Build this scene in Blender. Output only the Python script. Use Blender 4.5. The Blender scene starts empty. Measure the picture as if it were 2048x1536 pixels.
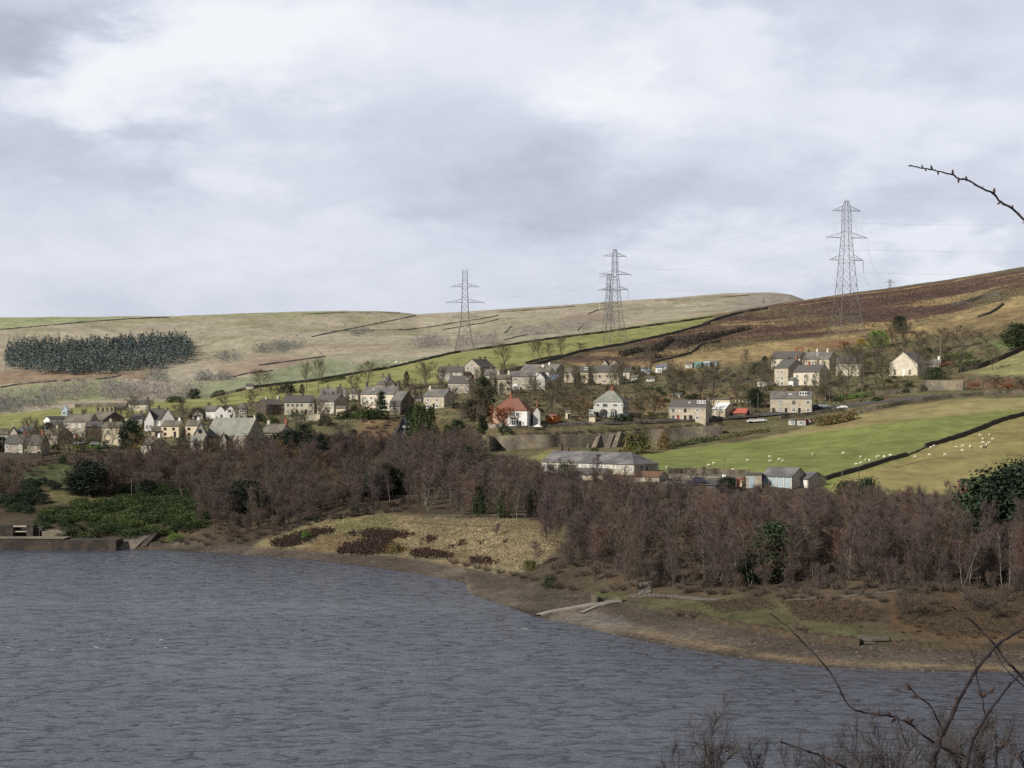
import bpy, bmesh, math, random
import numpy as np
from mathutils import Vector, Matrix, noise as mnoise

random.seed(7)
RNG = np.random.default_rng(11)
SC = bpy.context.scene
COL = SC.collection
# ---------------------------------------------------------------- survey frame
# eye height above the water, focal length and level line of the survey photo
EYE, FOC, LEV, MID = 39.0, 3500.0, 800.0, 1024.0
def P(u, v, D):
    return Vector(((u - MID) / FOC * D, D, EYE - (v - LEV) / FOC * D))
SUN_EL, SUN_AZ = math.radians(33), math.radians(52)     # azimuth: to the left, behind the viewer
SUN = Vector((-math.sin(SUN_AZ) * math.cos(SUN_EL), -math.cos(SUN_AZ) * math.cos(SUN_EL), math.sin(SUN_EL)))

# ---------------------------------------------------------------- object helpers
def tag(o, label=None, cat=None, group=None, kind=None):
    if label: o['label'] = label
    if cat: o['category'] = cat
    if group: o['group'] = group
    if kind: o['kind'] = kind
    return o
def empty(name, loc, label=None, cat=None, group=None, rz=0.0):
    o = bpy.data.objects.new(name, None); COL.objects.link(o)
    o.location = loc; o.rotation_euler = (0, 0, rz); o.empty_display_size = 0.3
    return tag(o, label, cat, group)
def link(name, me, parent=None, loc=None):
    o = bpy.data.objects.new(name, me); COL.objects.link(o)
    if parent is not None: o.parent = parent
    if loc is not None: o.location = loc
    return o
def mesh(name, verts, faces, mats, smooth=False, midx=None):
    me = bpy.data.meshes.new(name)
    me.from_pydata([tuple(v) for v in verts], [], faces)
    for m in (mats if isinstance(mats, (list, tuple)) else [mats]): me.materials.append(m)
    if midx is not None: me.polygons.foreach_set('material_index', midx)
    if smooth: me.polygons.foreach_set('use_smooth', [True] * len(me.polygons))
    me.update()
    return me
def np_mesh(name, V, Q, mats, smooth=False):
    """fast mesh from numpy verts and an (n,k) face index array"""
    V = np.asarray(V, np.float32); Q = np.asarray(Q, np.int32)
    me = bpy.data.meshes.new(name)
    n, k = Q.shape
    me.vertices.add(len(V)); me.vertices.foreach_set('co', V.ravel())
    me.loops.add(n * k); me.loops.foreach_set('vertex_index', Q.ravel())
    me.polygons.add(n)
    me.polygons.foreach_set('loop_start', np.arange(0, n * k, k, dtype=np.int32))
    me.polygons.foreach_set('loop_total', np.full(n, k, np.int32))
    if smooth: me.polygons.foreach_set('use_smooth', np.ones(n, bool))
    for m in (mats if isinstance(mats, (list, tuple)) else [mats]): me.materials.append(m)
    me.update(calc_edges=True)
    return me
class MB:
    """collects shapes into ONE mesh"""
    def __init__(s): s.v = []; s.f = []
    def add(s, vs, fs):
        n = len(s.v); s.v += [Vector(p) for p in vs]; s.f += [tuple(i + n for i in f) for f in fs]; return s
    def box(s, x0, x1, y0, y1, z0, z1, M=None):
        vs = [Vector((x, y, z)) for z in (z0, z1) for x, y in ((x0, y0), (x1, y0), (x1, y1), (x0, y1))]
        if M is not None: vs = [M @ p for p in vs]
        return s.add(vs, [(3, 2, 1, 0), (4, 5, 6, 7), (0, 1, 5, 4), (1, 2, 6, 5), (2, 3, 7, 6), (3, 0, 4, 7)])
    def bar(s, a, b, w, w2=None, n=4, roll=0.78):
        a, b = Vector(a), Vector(b); d = b - a
        if d.length < 1e-6: return s
        w2 = w if w2 is None else w2
        t = d.normalized(); r = t.cross(Vector((0, 0, 1)) if abs(t.z) < .9 else Vector((1, 0, 0))).normalized(); q = t.cross(r)
        ring = [(math.cos(roll + 2 * math.pi * k / n), math.sin(roll + 2 * math.pi * k / n)) for k in range(n)]
        vs = [a + (r * c + q * e) * w for c, e in ring] + [b + (r * c + q * e) * w2 for c, e in ring]
        fs = [(k, (k + 1) % n, n + (k + 1) % n, n + k) for k in range(n)] + [tuple(range(n))[::-1], tuple(range(n, 2 * n))]
        return s.add(vs, fs)
    def tube(s, pts, rs, n=5):
        pts = [Vector(p) for p in pts]; N = len(pts); vs = []; fs = []
        for i, p in enumerate(pts):
            t = (pts[min(i + 1, N - 1)] - pts[max(i - 1, 0)]).normalized()
            r = t.cross(Vector((0, 0, 1)) if abs(t.z) < .9 else Vector((1, 0, 0))).normalized(); q = t.cross(r)
            w = rs[i] if hasattr(rs, '__len__') else rs
            vs += [p + (r * math.cos(2 * math.pi * k / n) + q * math.sin(2 * math.pi * k / n)) * w for k in range(n)]
        for i in range(N - 1):
            fs += [(i * n + k, i * n + (k + 1) % n, (i + 1) * n + (k + 1) % n, (i + 1) * n + k) for k in range(n)]
        fs += [tuple(range(n))[::-1], tuple(range((N - 1) * n, N * n))]
        return s.add(vs, fs)
    def ball(s, c, r, sx=1, sy=1, sz=1, seg=8, M=None):
        vs = []; fs = []; h = seg // 2 + 1
        for i in range(h + 1):
            a = math.pi * i / h
            for k in range(seg):
                b = 2 * math.pi * k / seg
                p = Vector((math.sin(a) * math.cos(b) * r * sx, math.sin(a) * math.sin(b) * r * sy, math.cos(a) * r * sz))
                vs.append((M @ p if M is not None else p) + Vector(c))
        for i in range(h):
            fs += [(i * seg + k, (i + 1) * seg + k, (i + 1) * seg + (k + 1) % seg, i * seg + (k + 1) % seg) for k in range(seg)]
        return s.add(vs, fs)
    def me(s, name, mats, smooth=False): return mesh(name, s.v, s.f, mats, smooth)
    def obj(s, name, mats, parent=None, loc=None, smooth=False):
        return link(name, s.me(name, mats, smooth), parent, loc)

# ---------------------------------------------------------------- materials
def lin(r, g, b):
    f = lambda c: (c / 255 / 12.92) if c / 255 <= .04045 else ((c / 255 + .055) / 1.055) ** 2.4
    return (f(r), f(g), f(b))
def nodes_of(m):
    m.use_nodes = True; nt = m.node_tree; nt.nodes.clear()
    return nt, nt.nodes, nt.links
def mat(name, col, rough=.85, scale=1.0, var=.25, bump=0.0, rnd=0.0, spec=.2, stretch=(1, 1, 1), scale2=None, metal=0.0, tint=None):
    """procedural surface: two octaves of mottling, optional per-object variation"""
    m = bpy.data.materials.new(name); nt, N, L = nodes_of(m)
    out = N.new('ShaderNodeOutputMaterial'); bs = N.new('ShaderNodeBsdfPrincipled'); L.new(bs.outputs[0], out.inputs[0])
    bs.inputs['Roughness'].default_value = rough; bs.inputs['Specular IOR Level'].default_value = spec; bs.inputs['Metallic'].default_value = metal
    tc = N.new('ShaderNodeTexCoord'); mp = N.new('ShaderNodeMapping'); L.new(tc.outputs['Object'], mp.inputs[0]); mp.inputs['Scale'].default_value = stretch
    nz = N.new('ShaderNodeTexNoise'); nz.inputs['Scale'].default_value = scale; nz.inputs['Detail'].default_value = 6; nz.inputs['Roughness'].default_value = .65
    L.new(mp.outputs[0], nz.inputs['Vector'])
    mr = N.new('ShaderNodeMapRange'); L.new(nz.outputs['Fac'], mr.inputs[0])
    mr.inputs[1].default_value = .25; mr.inputs[2].default_value = .75; mr.inputs[3].default_value = 1 - var; mr.inputs[4].default_value = 1 + var
    val = mr.outputs[0]
    if rnd:
        oi = N.new('ShaderNodeObjectInfo'); m2 = N.new('ShaderNodeMapRange'); L.new(oi.outputs['Random'], m2.inputs[0])
        m2.inputs[3].default_value = 1 - rnd; m2.inputs[4].default_value = 1 + rnd
        mu = N.new('ShaderNodeMath'); mu.operation = 'MULTIPLY'; L.new(val, mu.inputs[0]); L.new(m2.outputs[0], mu.inputs[1]); val = mu.outputs[0]
    base = N.new('ShaderNodeRGB'); base.outputs[0].default_value = (*col, 1); csock = base.outputs[0]
    if tint:
        n2 = N.new('ShaderNodeTexNoise'); n2.inputs['Scale'].default_value = scale2 or scale * .3; L.new(mp.outputs[0], n2.inputs['Vector'])
        mx = N.new('ShaderNodeMix'); mx.data_type = 'RGBA'; L.new(csock, mx.inputs[6]); mx.inputs[7].default_value = (*tint, 1)
        mr3 = N.new('ShaderNodeMapRange'); L.new(n2.outputs['Fac'], mr3.inputs[0]); mr3.inputs[1].default_value = .4; mr3.inputs[2].default_value = .65
        if rnd:
            ad = N.new('ShaderNodeMath'); ad.operation = 'ADD'; sb = N.new('ShaderNodeMath'); sb.operation = 'MULTIPLY_ADD'
            L.new(oi.outputs['Random'], sb.inputs[0]); sb.inputs[1].default_value = .5; sb.inputs[2].default_value = -.25
            L.new(n2.outputs['Fac'], ad.inputs[0]); L.new(sb.outputs[0], ad.inputs[1]); L.new(ad.outputs[0], mr3.inputs[0])
        L.new(mr3.outputs[0], mx.inputs[0]); csock = mx.outputs[2]
    vm = N.new('ShaderNodeVectorMath'); vm.operation = 'SCALE'; L.new(csock, vm.inputs[0]); L.new(val, vm.inputs['Scale'])
    L.new(vm.outputs[0], bs.inputs['Base Color'])
    if bump:
        bp = N.new('ShaderNodeBump'); bp.inputs['Strength'].default_value = bump; bp.inputs['Distance'].default_value = .1; L.new(nz.outputs['Fac'], bp.inputs['Height']); L.new(bp.outputs[0], bs.inputs['Normal'])
    return m
def glass(name, col=(.02, .025, .03)):
    return mat(name, col, rough=.08, var=.3, scale=.7, spec=.6)

M = {}
M['stone_tan'] = mat('tan stone', (.48, .43, .345), scale=2.2, var=.32, tint=(.37, .315, .235), scale2=.6, bump=.3)
M['stone_cream'] = mat('cream stone', (.62, .565, .455), scale=2.0, var=.2, tint=(.50, .445, .35), scale2=.5, bump=.3)
M['stone_grey'] = mat('grey stone', (.40, .36, .29), scale=2.2, var=.35, tint=(.28, .245, .195), scale2=.6, bump=.3)
M['stone_dark'] = mat('dark stone', (.17, .14, .105), scale=2.2, var=.35, tint=(.08, .065, .052), scale2=.5, bump=.3)
M['stone_black'] = mat('blackish stone', (.07, .057, .047), scale=2.2, var=.35, tint=(.11, .085, .065), scale2=.5, bump=.3)  # very dark stone with a browner mottle
M['render_white'] = mat('white render', (.78, .77, .74), scale=1.0, var=.08)
M['render_pale'] = mat('pale render', (.52, .51, .48), scale=1.0, var=.15)
M['render_cream'] = mat('cream render', (.62, .54, .40), scale=1.0, var=.1)
M['render_pink'] = mat('pink render', (.50, .34, .27), scale=1.0, var=.12)
M['slate'] = mat('grey slate', (.125, .118, .118), scale=2.5, var=.3, stretch=(1, 1, .4), tint=(.19, .175, .155), scale2=.35, rough=.7)
M['slate_dark'] = mat('dark slate', (.10, .095, .094), scale=2.5, var=.3, stretch=(1, 1, .4), tint=(.11, .10, .088), scale2=.35, rough=.7)
M['slate_stone'] = mat('stone slate', (.17, .155, .125), scale=2.5, var=.32, stretch=(1, 1, .4), tint=(.10, .088, .07), scale2=.35)
M['slate_blue'] = mat('blue slate', (.15, .165, .20), scale=2.5, var=.22, rough=.55)
M['slate_green'] = mat('green slate', (.195, .205, .175), scale=2.0, var=.28, stretch=(1, 1, .3), tint=(.26, .255, .215), scale2=.4)
M['slate_frost'] = mat('weathered slate', (.105, .102, .11), scale=1.2, var=.3, stretch=(.35, .35, 1), tint=(.19, .182, .18), scale2=.5)
M['tile_red'] = mat('red tile', (.21, .108, .083), scale=2.0, var=.25, tint=(.22, .09, .065))
M['tile_rust'] = mat('rusty sheet', (.15, .085, .058), scale=2.0, var=.3)
M['roof_white'] = mat('white sheet', (.75, .75, .74), scale=.8, var=.08)
M['roof_red'] = mat('red sheet', (.40, .115, .085), scale=1.5, var=.18)
M['brick_red'] = mat('red brick', (.26, .10, .07), scale=3, var=.3)
M['frame_white'] = mat('white frame', (.75, .75, .73), rough=.5, var=.06)
M['frame_grey'] = mat('grey frame', (.30, .31, .30), rough=.5, var=.1)
M['frame_brown'] = mat('brown frame', (.09, .05, .03), rough=.6, var=.15)
M['glass'] = glass('window glass'); M['glass_pale'] = mat('curtained glass', (.42, .42, .40), rough=.1, var=.4, scale=1.5, spec=.6)
M['door_red'] = mat('red door', (.20, .04, .03), rough=.5); M['door_dark'] = mat('dark door', (.03, .028, .028), rough=.5)
M['door_blue'] = mat('pale blue door', (.34, .42, .46), rough=.5, var=.1, scale=1.2); M['door_white'] = mat('white door', (.7, .7, .68), rough=.5)
M['orange'] = mat('orange boards', (.52, .19, .055), rough=.6, var=.15, scale=2, stretch=(1, 1, 5))
M['teal'] = mat('teal paint', (.17, .36, .34), rough=.6, var=.2); M['sky_paint'] = mat('pale blue paint', (.42, .52, .58), rough=.6, var=.15)
M['tarp'] = mat('blue tarpaulin', (.16, .33, .60), rough=.5, var=.2)
M['wood_grey'] = mat('grey timber', (.17, .15, .125), var=.3, scale=3); M['wood_dark'] = mat('dark timber', (.05, .042, .035), var=.3, scale=3)
M['concrete'] = mat('concrete', (.26, .235, .20), var=.22, scale=1.5, bump=.2); M['earth'] = mat('eroded earth', (.055, .042, .03), var=.5, scale=1.4, tint=(.075, .056, .036), scale2=.4, bump=.6); M['concrete_dirty'] = mat('mossy concrete', (.12, .112, .09), var=.4, scale=1.1, tint=(.085, .08, .062), scale2=.5); M['gorse'] = mat('dark gorse', (.05, .047, .038), var=.4, scale=.5, tint=(.05, .042, .03), scale2=.2); M['moor_tuft'] = mat('moor heather', (.09, .062, .05), var=.4, scale=.2); M['wall_brown'] = mat('ivy brown wall', (.14, .085, .058), var=.45, scale=.8, tint=(.085, .075, .05), scale2=.25, bump=.5); M['masonry_wet'] = mat('wet masonry', (.045, .037, .033), var=.4, scale=.9, tint=(.08, .066, .055), scale2=.3, bump=.4)  # gorse colour lifted to stand in for haze
M['wall_dark'] = mat('dry stone', (.060, .052, .044), var=.4, scale=1.6, bump=.4); M['wall_mid'] = mat('mossy dry stone', (.15, .13, .095), var=.45, scale=1.3, tint=(.08, .068, .052), scale2=.5, bump=.5)
M['wall_crest'] = mat('haze paled field wall', (.095, .088, .075), var=.45, scale=.7); M['wall_far'] = mat('distant dry stone', (.22, .205, .18), var=.3, scale=.5)  # both wall colours paled to paint in the distance haze
M['retaining'] = mat('retaining masonry', (.145, .125, .105), var=.42, scale=1.1, tint=(.23, .195, .14), scale2=.18, bump=.5)
M['steel'] = mat('galvanised steel', (.155, .16, .162), rough=.55, var=.12, scale=.3); M['insulator'] = mat('glass insulator', (.68, .70, .73), rough=.3, var=.05)
M['cable'] = mat('conductor cable', (.16, .16, .165), rough=.6, var=.1)
M['wool'] = mat('fleece', (.66, .61, .49), var=.15, scale=5, rough=.95, rnd=.12); M['wool_dark'] = mat('dark fleece', (.10, .08, .065), var=.2, scale=5)
M['paint_blue'] = mat('blue car paint', (.05, .075, .16), rough=.3, var=.06, spec=.6); M['paint_white'] = mat('white car paint', (.75, .75, .75), rough=.3, var=.04, spec=.6)
M['paint_silver'] = mat('silver car paint', (.33, .36, .39), rough=.3, var=.05, spec=.6); M['paint_red'] = mat('red car paint', (.42, .02, .02), rough=.3, var=.05, spec=.6)
M['paint_dark'] = mat('dark car paint', (.03, .035, .05), rough=.3, var=.05, spec=.6); M['rubber'] = mat('tyre rubber', (.02, .02, .02)); M['lamp'] = mat('lamp lens', (.7, .7, .65), rough=.2, var=.03)
M['asphalt'] = mat('asphalt', (.085, .08, .082), var=.2, scale=.6); M['gravel'] = mat('gravel path', (.125, .112, .095), var=.25, scale=1.2); M['grass_path'] = mat('trodden track', (.10, .085, .045), var=.3, scale=1)
# ---------------------------------------------------------------- terrain survey lines
def I(tab, u):
    xs = [t[0] for t in tab]; ys = [t[1] for t in tab]
    return np.interp(u, xs, ys)
VS = [(-3000, 1080), (-500, 1092), (0, 1096), (250, 1099), (400, 1104), (500, 1110), (640, 1122), (760, 1137), (850, 1150), (905, 1160), (928, 1166), (938, 1186), (960, 1195), (1020, 1215), (1070, 1234), (1150, 1250), (1250, 1275), (1350, 1295), (1450, 1312), (1550, 1325), (1650, 1335), (1800, 1342), (2048, 1346), (2600, 1350), (5000, 1360)]
VB = [(-3000, 1060), (0, 1078), (270, 1077), (330, 1078), (420, 1087), (500, 1092), (600, 1098), (700, 1103), (800, 1112), (900, 1130), (1000, 1150), (1080, 1170), (1190, 1190), (1250, 1200), (1350, 1222), (1450, 1243), (1550, 1266), (1650, 1280), (1750, 1290), (1850, 1292), (2048, 1295), (2600, 1300), (5000, 1310)]
ZB = [(-3000, 2.2), (270, 2.2), (330, 1.6), (5000, 1.6)]
VC = [(-3000, 1030), (0, 1040), (200, 1040), (400, 1050), (500, 1068), (600, 1050), (700, 1033), (800, 1025), (900, 1035), (1000, 1040), (1080, 1060), (1150, 1125), (1250, 1158), (1400, 1175), (1550, 1178), (1700, 1165), (1850, 1170), (2048, 1185), (2600, 1190), (5000, 1200)]
DC = [(-3000, 500), (0, 490), (200, 490), (400, 475), (500, 462), (700, 466), (800, 470), (900, 455), (1000, 432), (1080, 405), (1150, 368), (1250, 341), (1400, 324), (1550, 316), (1700, 311), (1850, 306), (2048, 301), (5000, 300)]
DV = [(-3000, 545), (0, 540), (800, 548), (950, 522), (1100, 472), (1300, 452), (1500, 432), (1700, 412), (2048, 402), (5000, 400)]
ZV = [(-3000, 14), (0, 13), (400, 13), (800, 17), (950, 13.5), (1100, 9), (1300, 8), (1500, 7.6), (1700, 7.6), (2048, 7), (5000, 7)]
VW = [(-3000, 920), (0, 915), (250, 908), (400, 905), (550, 897), (650, 884), (800, 880), (900, 890), (980, 910), (1100, 948), (1300, 952), (1500, 972), (1700, 968), (1900, 965), (2048, 965), (5000, 965)]
DW = [(-3000, 590), (0, 590), (250, 595), (400, 590), (550, 600), (650, 612), (800, 620), (900, 600), (980, 570), (1100, 520), (1300, 495), (1500, 480), (5000, 480)]
VR = [(-3000, 885), (0, 880), (250, 880), (400, 876), (550, 862), (700, 842), (850, 838), (950, 852), (1000, 862), (1100, 860), (1200, 853), (1300, 850), (1400, 843), (1500, 833), (1600, 824), (1700, 815), (1800, 804), (1900, 796), (2048, 788), (2600, 770), (5000, 700)]
DR = [(-3000, 630), (250, 632), (400, 640), (550, 652), (700, 665), (850, 672), (950, 650), (1000, 628), (1100, 632), (1200, 640), (1300, 650), (1400, 660), (1500, 672), (1600, 682), (1700, 690), (2048, 692), (5000, 700)]
# foot of the retaining wall just in front of the road
VQ = [(-3000, 897), (0, 893), (400, 889), (700, 858), (850, 850), (950, 880), (985, 900), (1100, 889), (1200, 892), (1300, 884), (1400, 868), (1500, 850), (1600, 836), (1700, 823), (1800, 810), (1900, 801), (2048, 793), (5000, 705)]
VT = [(-3000, 850), (0, 845), (250, 836), (400, 830), (550, 822), (700, 812), (850, 800), (950, 776), (1100, 772), (1250, 775), (1400, 767), (1550, 762), (1700, 752), (1800, 748), (1900, 743), (2048, 712), (2600, 640), (5000, 560)]
DT = [(-3000, 680), (0, 680), (400, 700), (700, 722), (850, 735), (950, 768), (1100, 790), (1400, 800), (2048, 800), (5000, 800)]
VK = [(-3000, 850), (0, 829), (85, 820), (260, 807), (420, 796), (500, 775), (600, 763), (690, 751), (780, 735), (900, 708), (1000, 692), (1100, 677), (1200, 664), (1300, 650), (1420, 633), (1480, 624), (1540, 615), (1610, 605), (1700, 592), (1850, 572), (2048, 542), (2600, 470), (5000, 400)]
DK = [(-3000, 760), (0, 760), (260, 790), (420, 825), (500, 850), (690, 930), (900, 1050), (1100, 1120), (1300, 1200), (1500, 1280), (1700, 1360), (2048, 1380), (5000, 1400)]
VSKY = [(-3000, 650), (-500, 640), (0, 636), (100, 635), (350, 634), (420, 632), (580, 627), (690, 624), (760, 624), (800, 626), (835, 630), (900, 627), (1000, 621), (1150, 611), (1250, 604), (1350, 598), (1450, 590), (1540, 588), (1580, 592), (1612, 604), (1660, 625), (5000, 660)]
DSKY = [(-3000, 2350), (0, 2300), (1000, 2500), (1600, 2700), (5000, 2800)]

def pchip(x, y, xq):
    h = np.diff(x); d = np.diff(y) / h
    m = np.zeros_like(y)
    w1 = 2 * h[1:] + h[:-1]; w2 = h[1:] + 2 * h[:-1]
    ok = d[:-1] * d[1:] > 0
    with np.errstate(divide='ignore', invalid='ignore'):
        hm = (w1 + w2) / (w1 / d[:-1] + w2 / d[1:])
    m[1:-1] = np.where(ok, hm, 0)
    m[0] = d[0]; m[-1] = d[-1]
    i = np.clip(np.searchsorted(x, xq) - 1, 0, len(h) - 1)
    t = (xq - x[i]) / h[i]
    t2 = t * t; t3 = t2 * t
    return (2 * t3 - 3 * t2 + 1) * y[i] + (t3 - 2 * t2 + t) * h[i] * m[i] + (-2 * t3 + 3 * t2) * y[i + 1] + (t3 - t2) * h[i] * m[i + 1]

US = np.concatenate([np.arange(-3000, -600, 120), np.arange(-600, -20, 20), np.arange(-20, 2070, 3.0), np.arange(2070, 2660, 20), np.arange(2660, 5001, 130)])
DS = np.concatenate([[4, 8, 14, 22, 32, 45, 60, 80, 100, 120, 140, 155, 170, 190, 210, 225], np.arange(235, 480, 1.5), np.arange(480, 800, 2.2), np.arange(800, 1400, 5.0), np.arange(1400, 2750, 14.0), [2800, 2900, 3100, 3500, 4200, 5500, 7500, 10000]])
ZG = np.zeros((len(DS), len(US)))
for j, u in enumerate(US):
    g = lambda t: float(I(t, u))
    Z = lambda v, D: EYE - (v - LEV) / FOC * D
    ds = EYE * FOC / (g(VS) - LEV)
    zb = g(ZB); db = (EYE - zb) * FOC / (g(VB) - LEV)
    if db < ds + 3: db = ds + 3
    dc = max(g(DC), db + 6); dv = g(DV); dw = g(DW); dr = g(DR); dt = g(DT); dk = g(DK)
    dq = dr - 9
    zk = Z(g(VK), dk)
    f1d = dk * 1.5; f1 = Z(g(VK) + 10, f1d)
    sd = g(DSKY); vsk = g(VSKY); sz = Z(vsk, sd)
    f2d = f1d + (sd - f1d) * .45; vk10 = min(g(VK) + 10, vsk + 400)
    f2 = Z(vk10 + (vsk - vk10) * .52, f2d)
    pts = [(0, 37.3), (4, 36.4), (150, -1.5), (165, -3.5), (ds - 25, -3.0), (ds - 4, -.45), (ds, 0), (ds + (db - ds) * .5, zb * .5 if u > 300 else zb * .3), (db, zb), (dc, Z(g(VC), dc)), (dv, g(ZV)), (dw, Z(g(VW), dw)),
           (dq, Z(g(VQ), dq)), (dr, Z(g(VR), dr)), (dt, Z(g(VT), dt)), (dk, zk), (dk * 1.22, min(zk, f1) - 14), (f1d, f1), (f2d, f2), (sd, sz), (sd * 1.12, sz - 4), (sd * 1.6, sz - 10), (11000, sz - 60)]
    x = np.array([p[0] for p in pts]); y = np.array([p[1] for p in pts])
    o = np.argsort(x); ZG[:, j] = pchip(x[o], y[o], DS)
UU, DD = np.meshgrid(US, DS)
XX = (UU - MID) / FOC * DD
def vnoise(x, y, seed=0):
    """value noise on a numpy grid"""
    r = np.random.default_rng(seed); T = r.random((256, 256)).astype(np.float64)
    xi = np.floor(x).astype(int); yi = np.floor(y).astype(int); fx = x - xi; fy = y - yi
    fx = fx * fx * (3 - 2 * fx); fy = fy * fy * (3 - 2 * fy)
    a = T[yi % 256, xi % 256]; b = T[yi % 256, (xi + 1) % 256]; c = T[(yi + 1) % 256, xi % 256]; d = T[(yi + 1) % 256, (xi + 1) % 256]
    return (a * (1 - fx) + b * fx) * (1 - fy) + (c * (1 - fx) + d * fx) * fy - .5
def fbm(x, y, seed, octs=4):
    s = 0; a = 1
    for k in range(octs): s = s + a * vnoise(x * 2 ** k + 17.3 * k, y * 2 ** k - 9.1 * k, seed + k); a *= .5
    return s
VG = LEV + FOC * (EYE - ZG) / DD                 # level line of every terrain point before roughness
# roughness that grows inland
DSg = EYE * FOC / (I(VS, UU) - LEV)
inland = np.clip((DD - DSg) / 30, 0, 1)
ZG = ZG + inland * (.55 * fbm(XX / 23, DD / 23, 3) + .28 * fbm(XX / 5, DD / 5, 5, 3))
far = np.clip((DD - 1250) / 500, 0, 1)
ZG = ZG + far * (5.0 * fbm(XX / 160, DD / 160, 21, 4)) * np.clip((2500 - DD) / 300, .15, 1)
VN = LEV + FOC * (EYE - ZG) / DD
def column(u):
    j = int(np.clip(np.searchsorted(US, u) - 1, 0, len(US) - 2)); t = (u - US[j]) / (US[j + 1] - US[j])
    return ZG[:, j] * (1 - t) + ZG[:, j + 1] * t
def height(x, y):
    u = MID + FOC * x / y
    return float(np.interp(y, DS, column(u)))
def ground(u, v, dmin=200.0, dmax=20000):
    """the terrain point seen at survey position (u, v): first hit beyond dmin"""
    z = column(u); vc = LEV + FOC * (EYE - z) / DS
    i0 = int(np.searchsorted(DS, dmin)); best = None
    for i in range(i0, len(DS)):
        if DS[i] > dmax: break
        if vc[i] <= v:
            if i == i0: D = DS[i]
            else:
                a = (vc[i - 1] - v) / max(1e-6, vc[i - 1] - vc[i]); D = DS[i - 1] + np.clip(a, 0, 1) * (DS[i] - DS[i - 1])
            return Vector(((u - MID) / FOC * D, D, float(np.interp(D, DS, z))))
        if best is None or vc[i] < best[0]: best = (vc[i], DS[i])
    D = best[1]
    return Vector(((u - MID) / FOC * D, D, float(np.interp(D, DS, z))))
def far_ground(u, v):
    return ground(u, v, dmin=float(I(DK, u)) * 1.25)

# ---------------------------------------------------------------- ground colours (albedo painted per vertex)
def inpoly(U, V, poly):
    c = np.zeros(U.shape, bool); n = len(poly)
    for i in range(n):
        x0, y0 = poly[i]; x1, y1 = poly[(i + 1) % n]
        if y0 == y1: continue
        k = ((y0 > V) != (y1 > V)) & (U < (x1 - x0) * (V - y0) / (y1 - y0) + x0)
        c ^= k
    return c
KD = I(DK, UU); near = DD <= KD * 1.002
DBg = (EYE - I(ZB, UU)) * FOC / (I(VB, UU) - LEV)
CG = np.zeros(UU.shape + (3,)); ZONE = np.zeros(UU.shape, int)
def paint(mask, col, zone=None, alpha=1.0):
    a = (mask * alpha)[..., None] if not np.isscalar(alpha) else mask[..., None] * alpha
    CG[:] = CG * (1 - a) + np.array(col) * a
    if zone is not None: ZONE[mask > .5] = zone
n1 = fbm(XX / 14, DD / 14, 31, 5); n2 = fbm(XX / 4, DD / 4, 41, 4); n3 = fbm(XX / 60, DD / 60, 51, 4)
JU = UU + 5 * n2; JV = VG + 2.2 * n1 + 1.2 * n2         # ragged borders
def soft(m, k):
    n = 1 if k <= .4 else (2 if k < .9 else 3)
    for ax, rep in ((1, n), (0, n)):
        for _ in range(rep):
            m = (np.roll(m, 1, ax) + np.roll(m, -1, ax) + 2 * m) / 4
    return m
def poly(pts, col, zone=None, alpha=1.0, layer=None, rag=1.0):
    m = inpoly(np.clip(UU, 4, 2044) + 5 * n2 * rag, VG + (2.2 * n1 + 1.2 * n2) * rag, pts)
    m &= near if layer is None else layer
    paint(soft(m.astype(float), rag), col, zone, alpha)
STRAW = (.225, .187, .112); GREEN = (.172, .195, .062); OLIVE = (.235, .205, .085); BRACK = (.115, .072, .042); HEATH = (.075, .045, .035); SCRUB = (.125, .105, .06); FLOOR = (.07, .055, .038)
paint(np.ones(UU.shape), SCRUB, 4)
paint((DD < 200).astype(float), (.06, .06, .03), 0)
shore = near & (DD >= 200) & (DD < DBg)
paint(shore.astype(float), (.088, .071, .058), 1)
tt = np.clip((DD - DSg) / np.maximum(DBg - DSg, 1), 0, 1)
paint(shore.astype(float), (.06, .05, .042), None, np.clip(1 - tt / .10, 0, 1))                # wet rim
sandy = shore & (UU > 1080)
paint(sandy.astype(float), (.20, .15, .095), None, np.exp(-((tt - .20 - .05 * n1) / .09) ** 2) * np.clip((UU - 1080) / 250, 0, 1) * .8)
paint(shore.astype(float), (.15, .125, .095), None, np.clip(n1 * 1.6, 0, .6))
poly([(1095, 1240), (1180, 1228), (1240, 1232), (1270, 1250), (1190, 1252)], (.19, .18, .175), None, .5)
wood = near & (DD >= DBg) & (VG > np.minimum(I(VW, UU), 1e9)) & (DD < I(DW, UU))
paint(wood.astype(float), FLOOR, 2)
bank = near & (DD >= DBg) & (DD < I(DC, UU) + 4)
paint(bank.astype(float) * (UU > 1100), (.09, .068, .045), None, np.clip((UU - 1100) / 140, 0, 1)); ZONE[bank & (UU > 1180)] = 2
poly([(1230, 1205), (1400, 1195), (1500, 1195), (1600, 1210), (1750, 1260), (1850, 1285), (2060, 1288), (2060, 1296), (1850, 1293), (1650, 1282), (1450, 1246), (1350, 1224)], (.095, .095, .048), 2, .8)
poly([(1560, 1205), (1700, 1200), (1760, 1225), (1700, 1245), (1600, 1240)], (.105, .065, .045), 2, .7, rag=2)
poly([(1780, 1200), (2060, 1200), (2060, 1285), (1900, 1280), (1780, 1250)], (.13, .08, .045), 2, .7)
poly([(1190, 1188), (1250, 1192), (1250, 1200), (1190, 1196)], (.09, .13, .04), 2)
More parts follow.
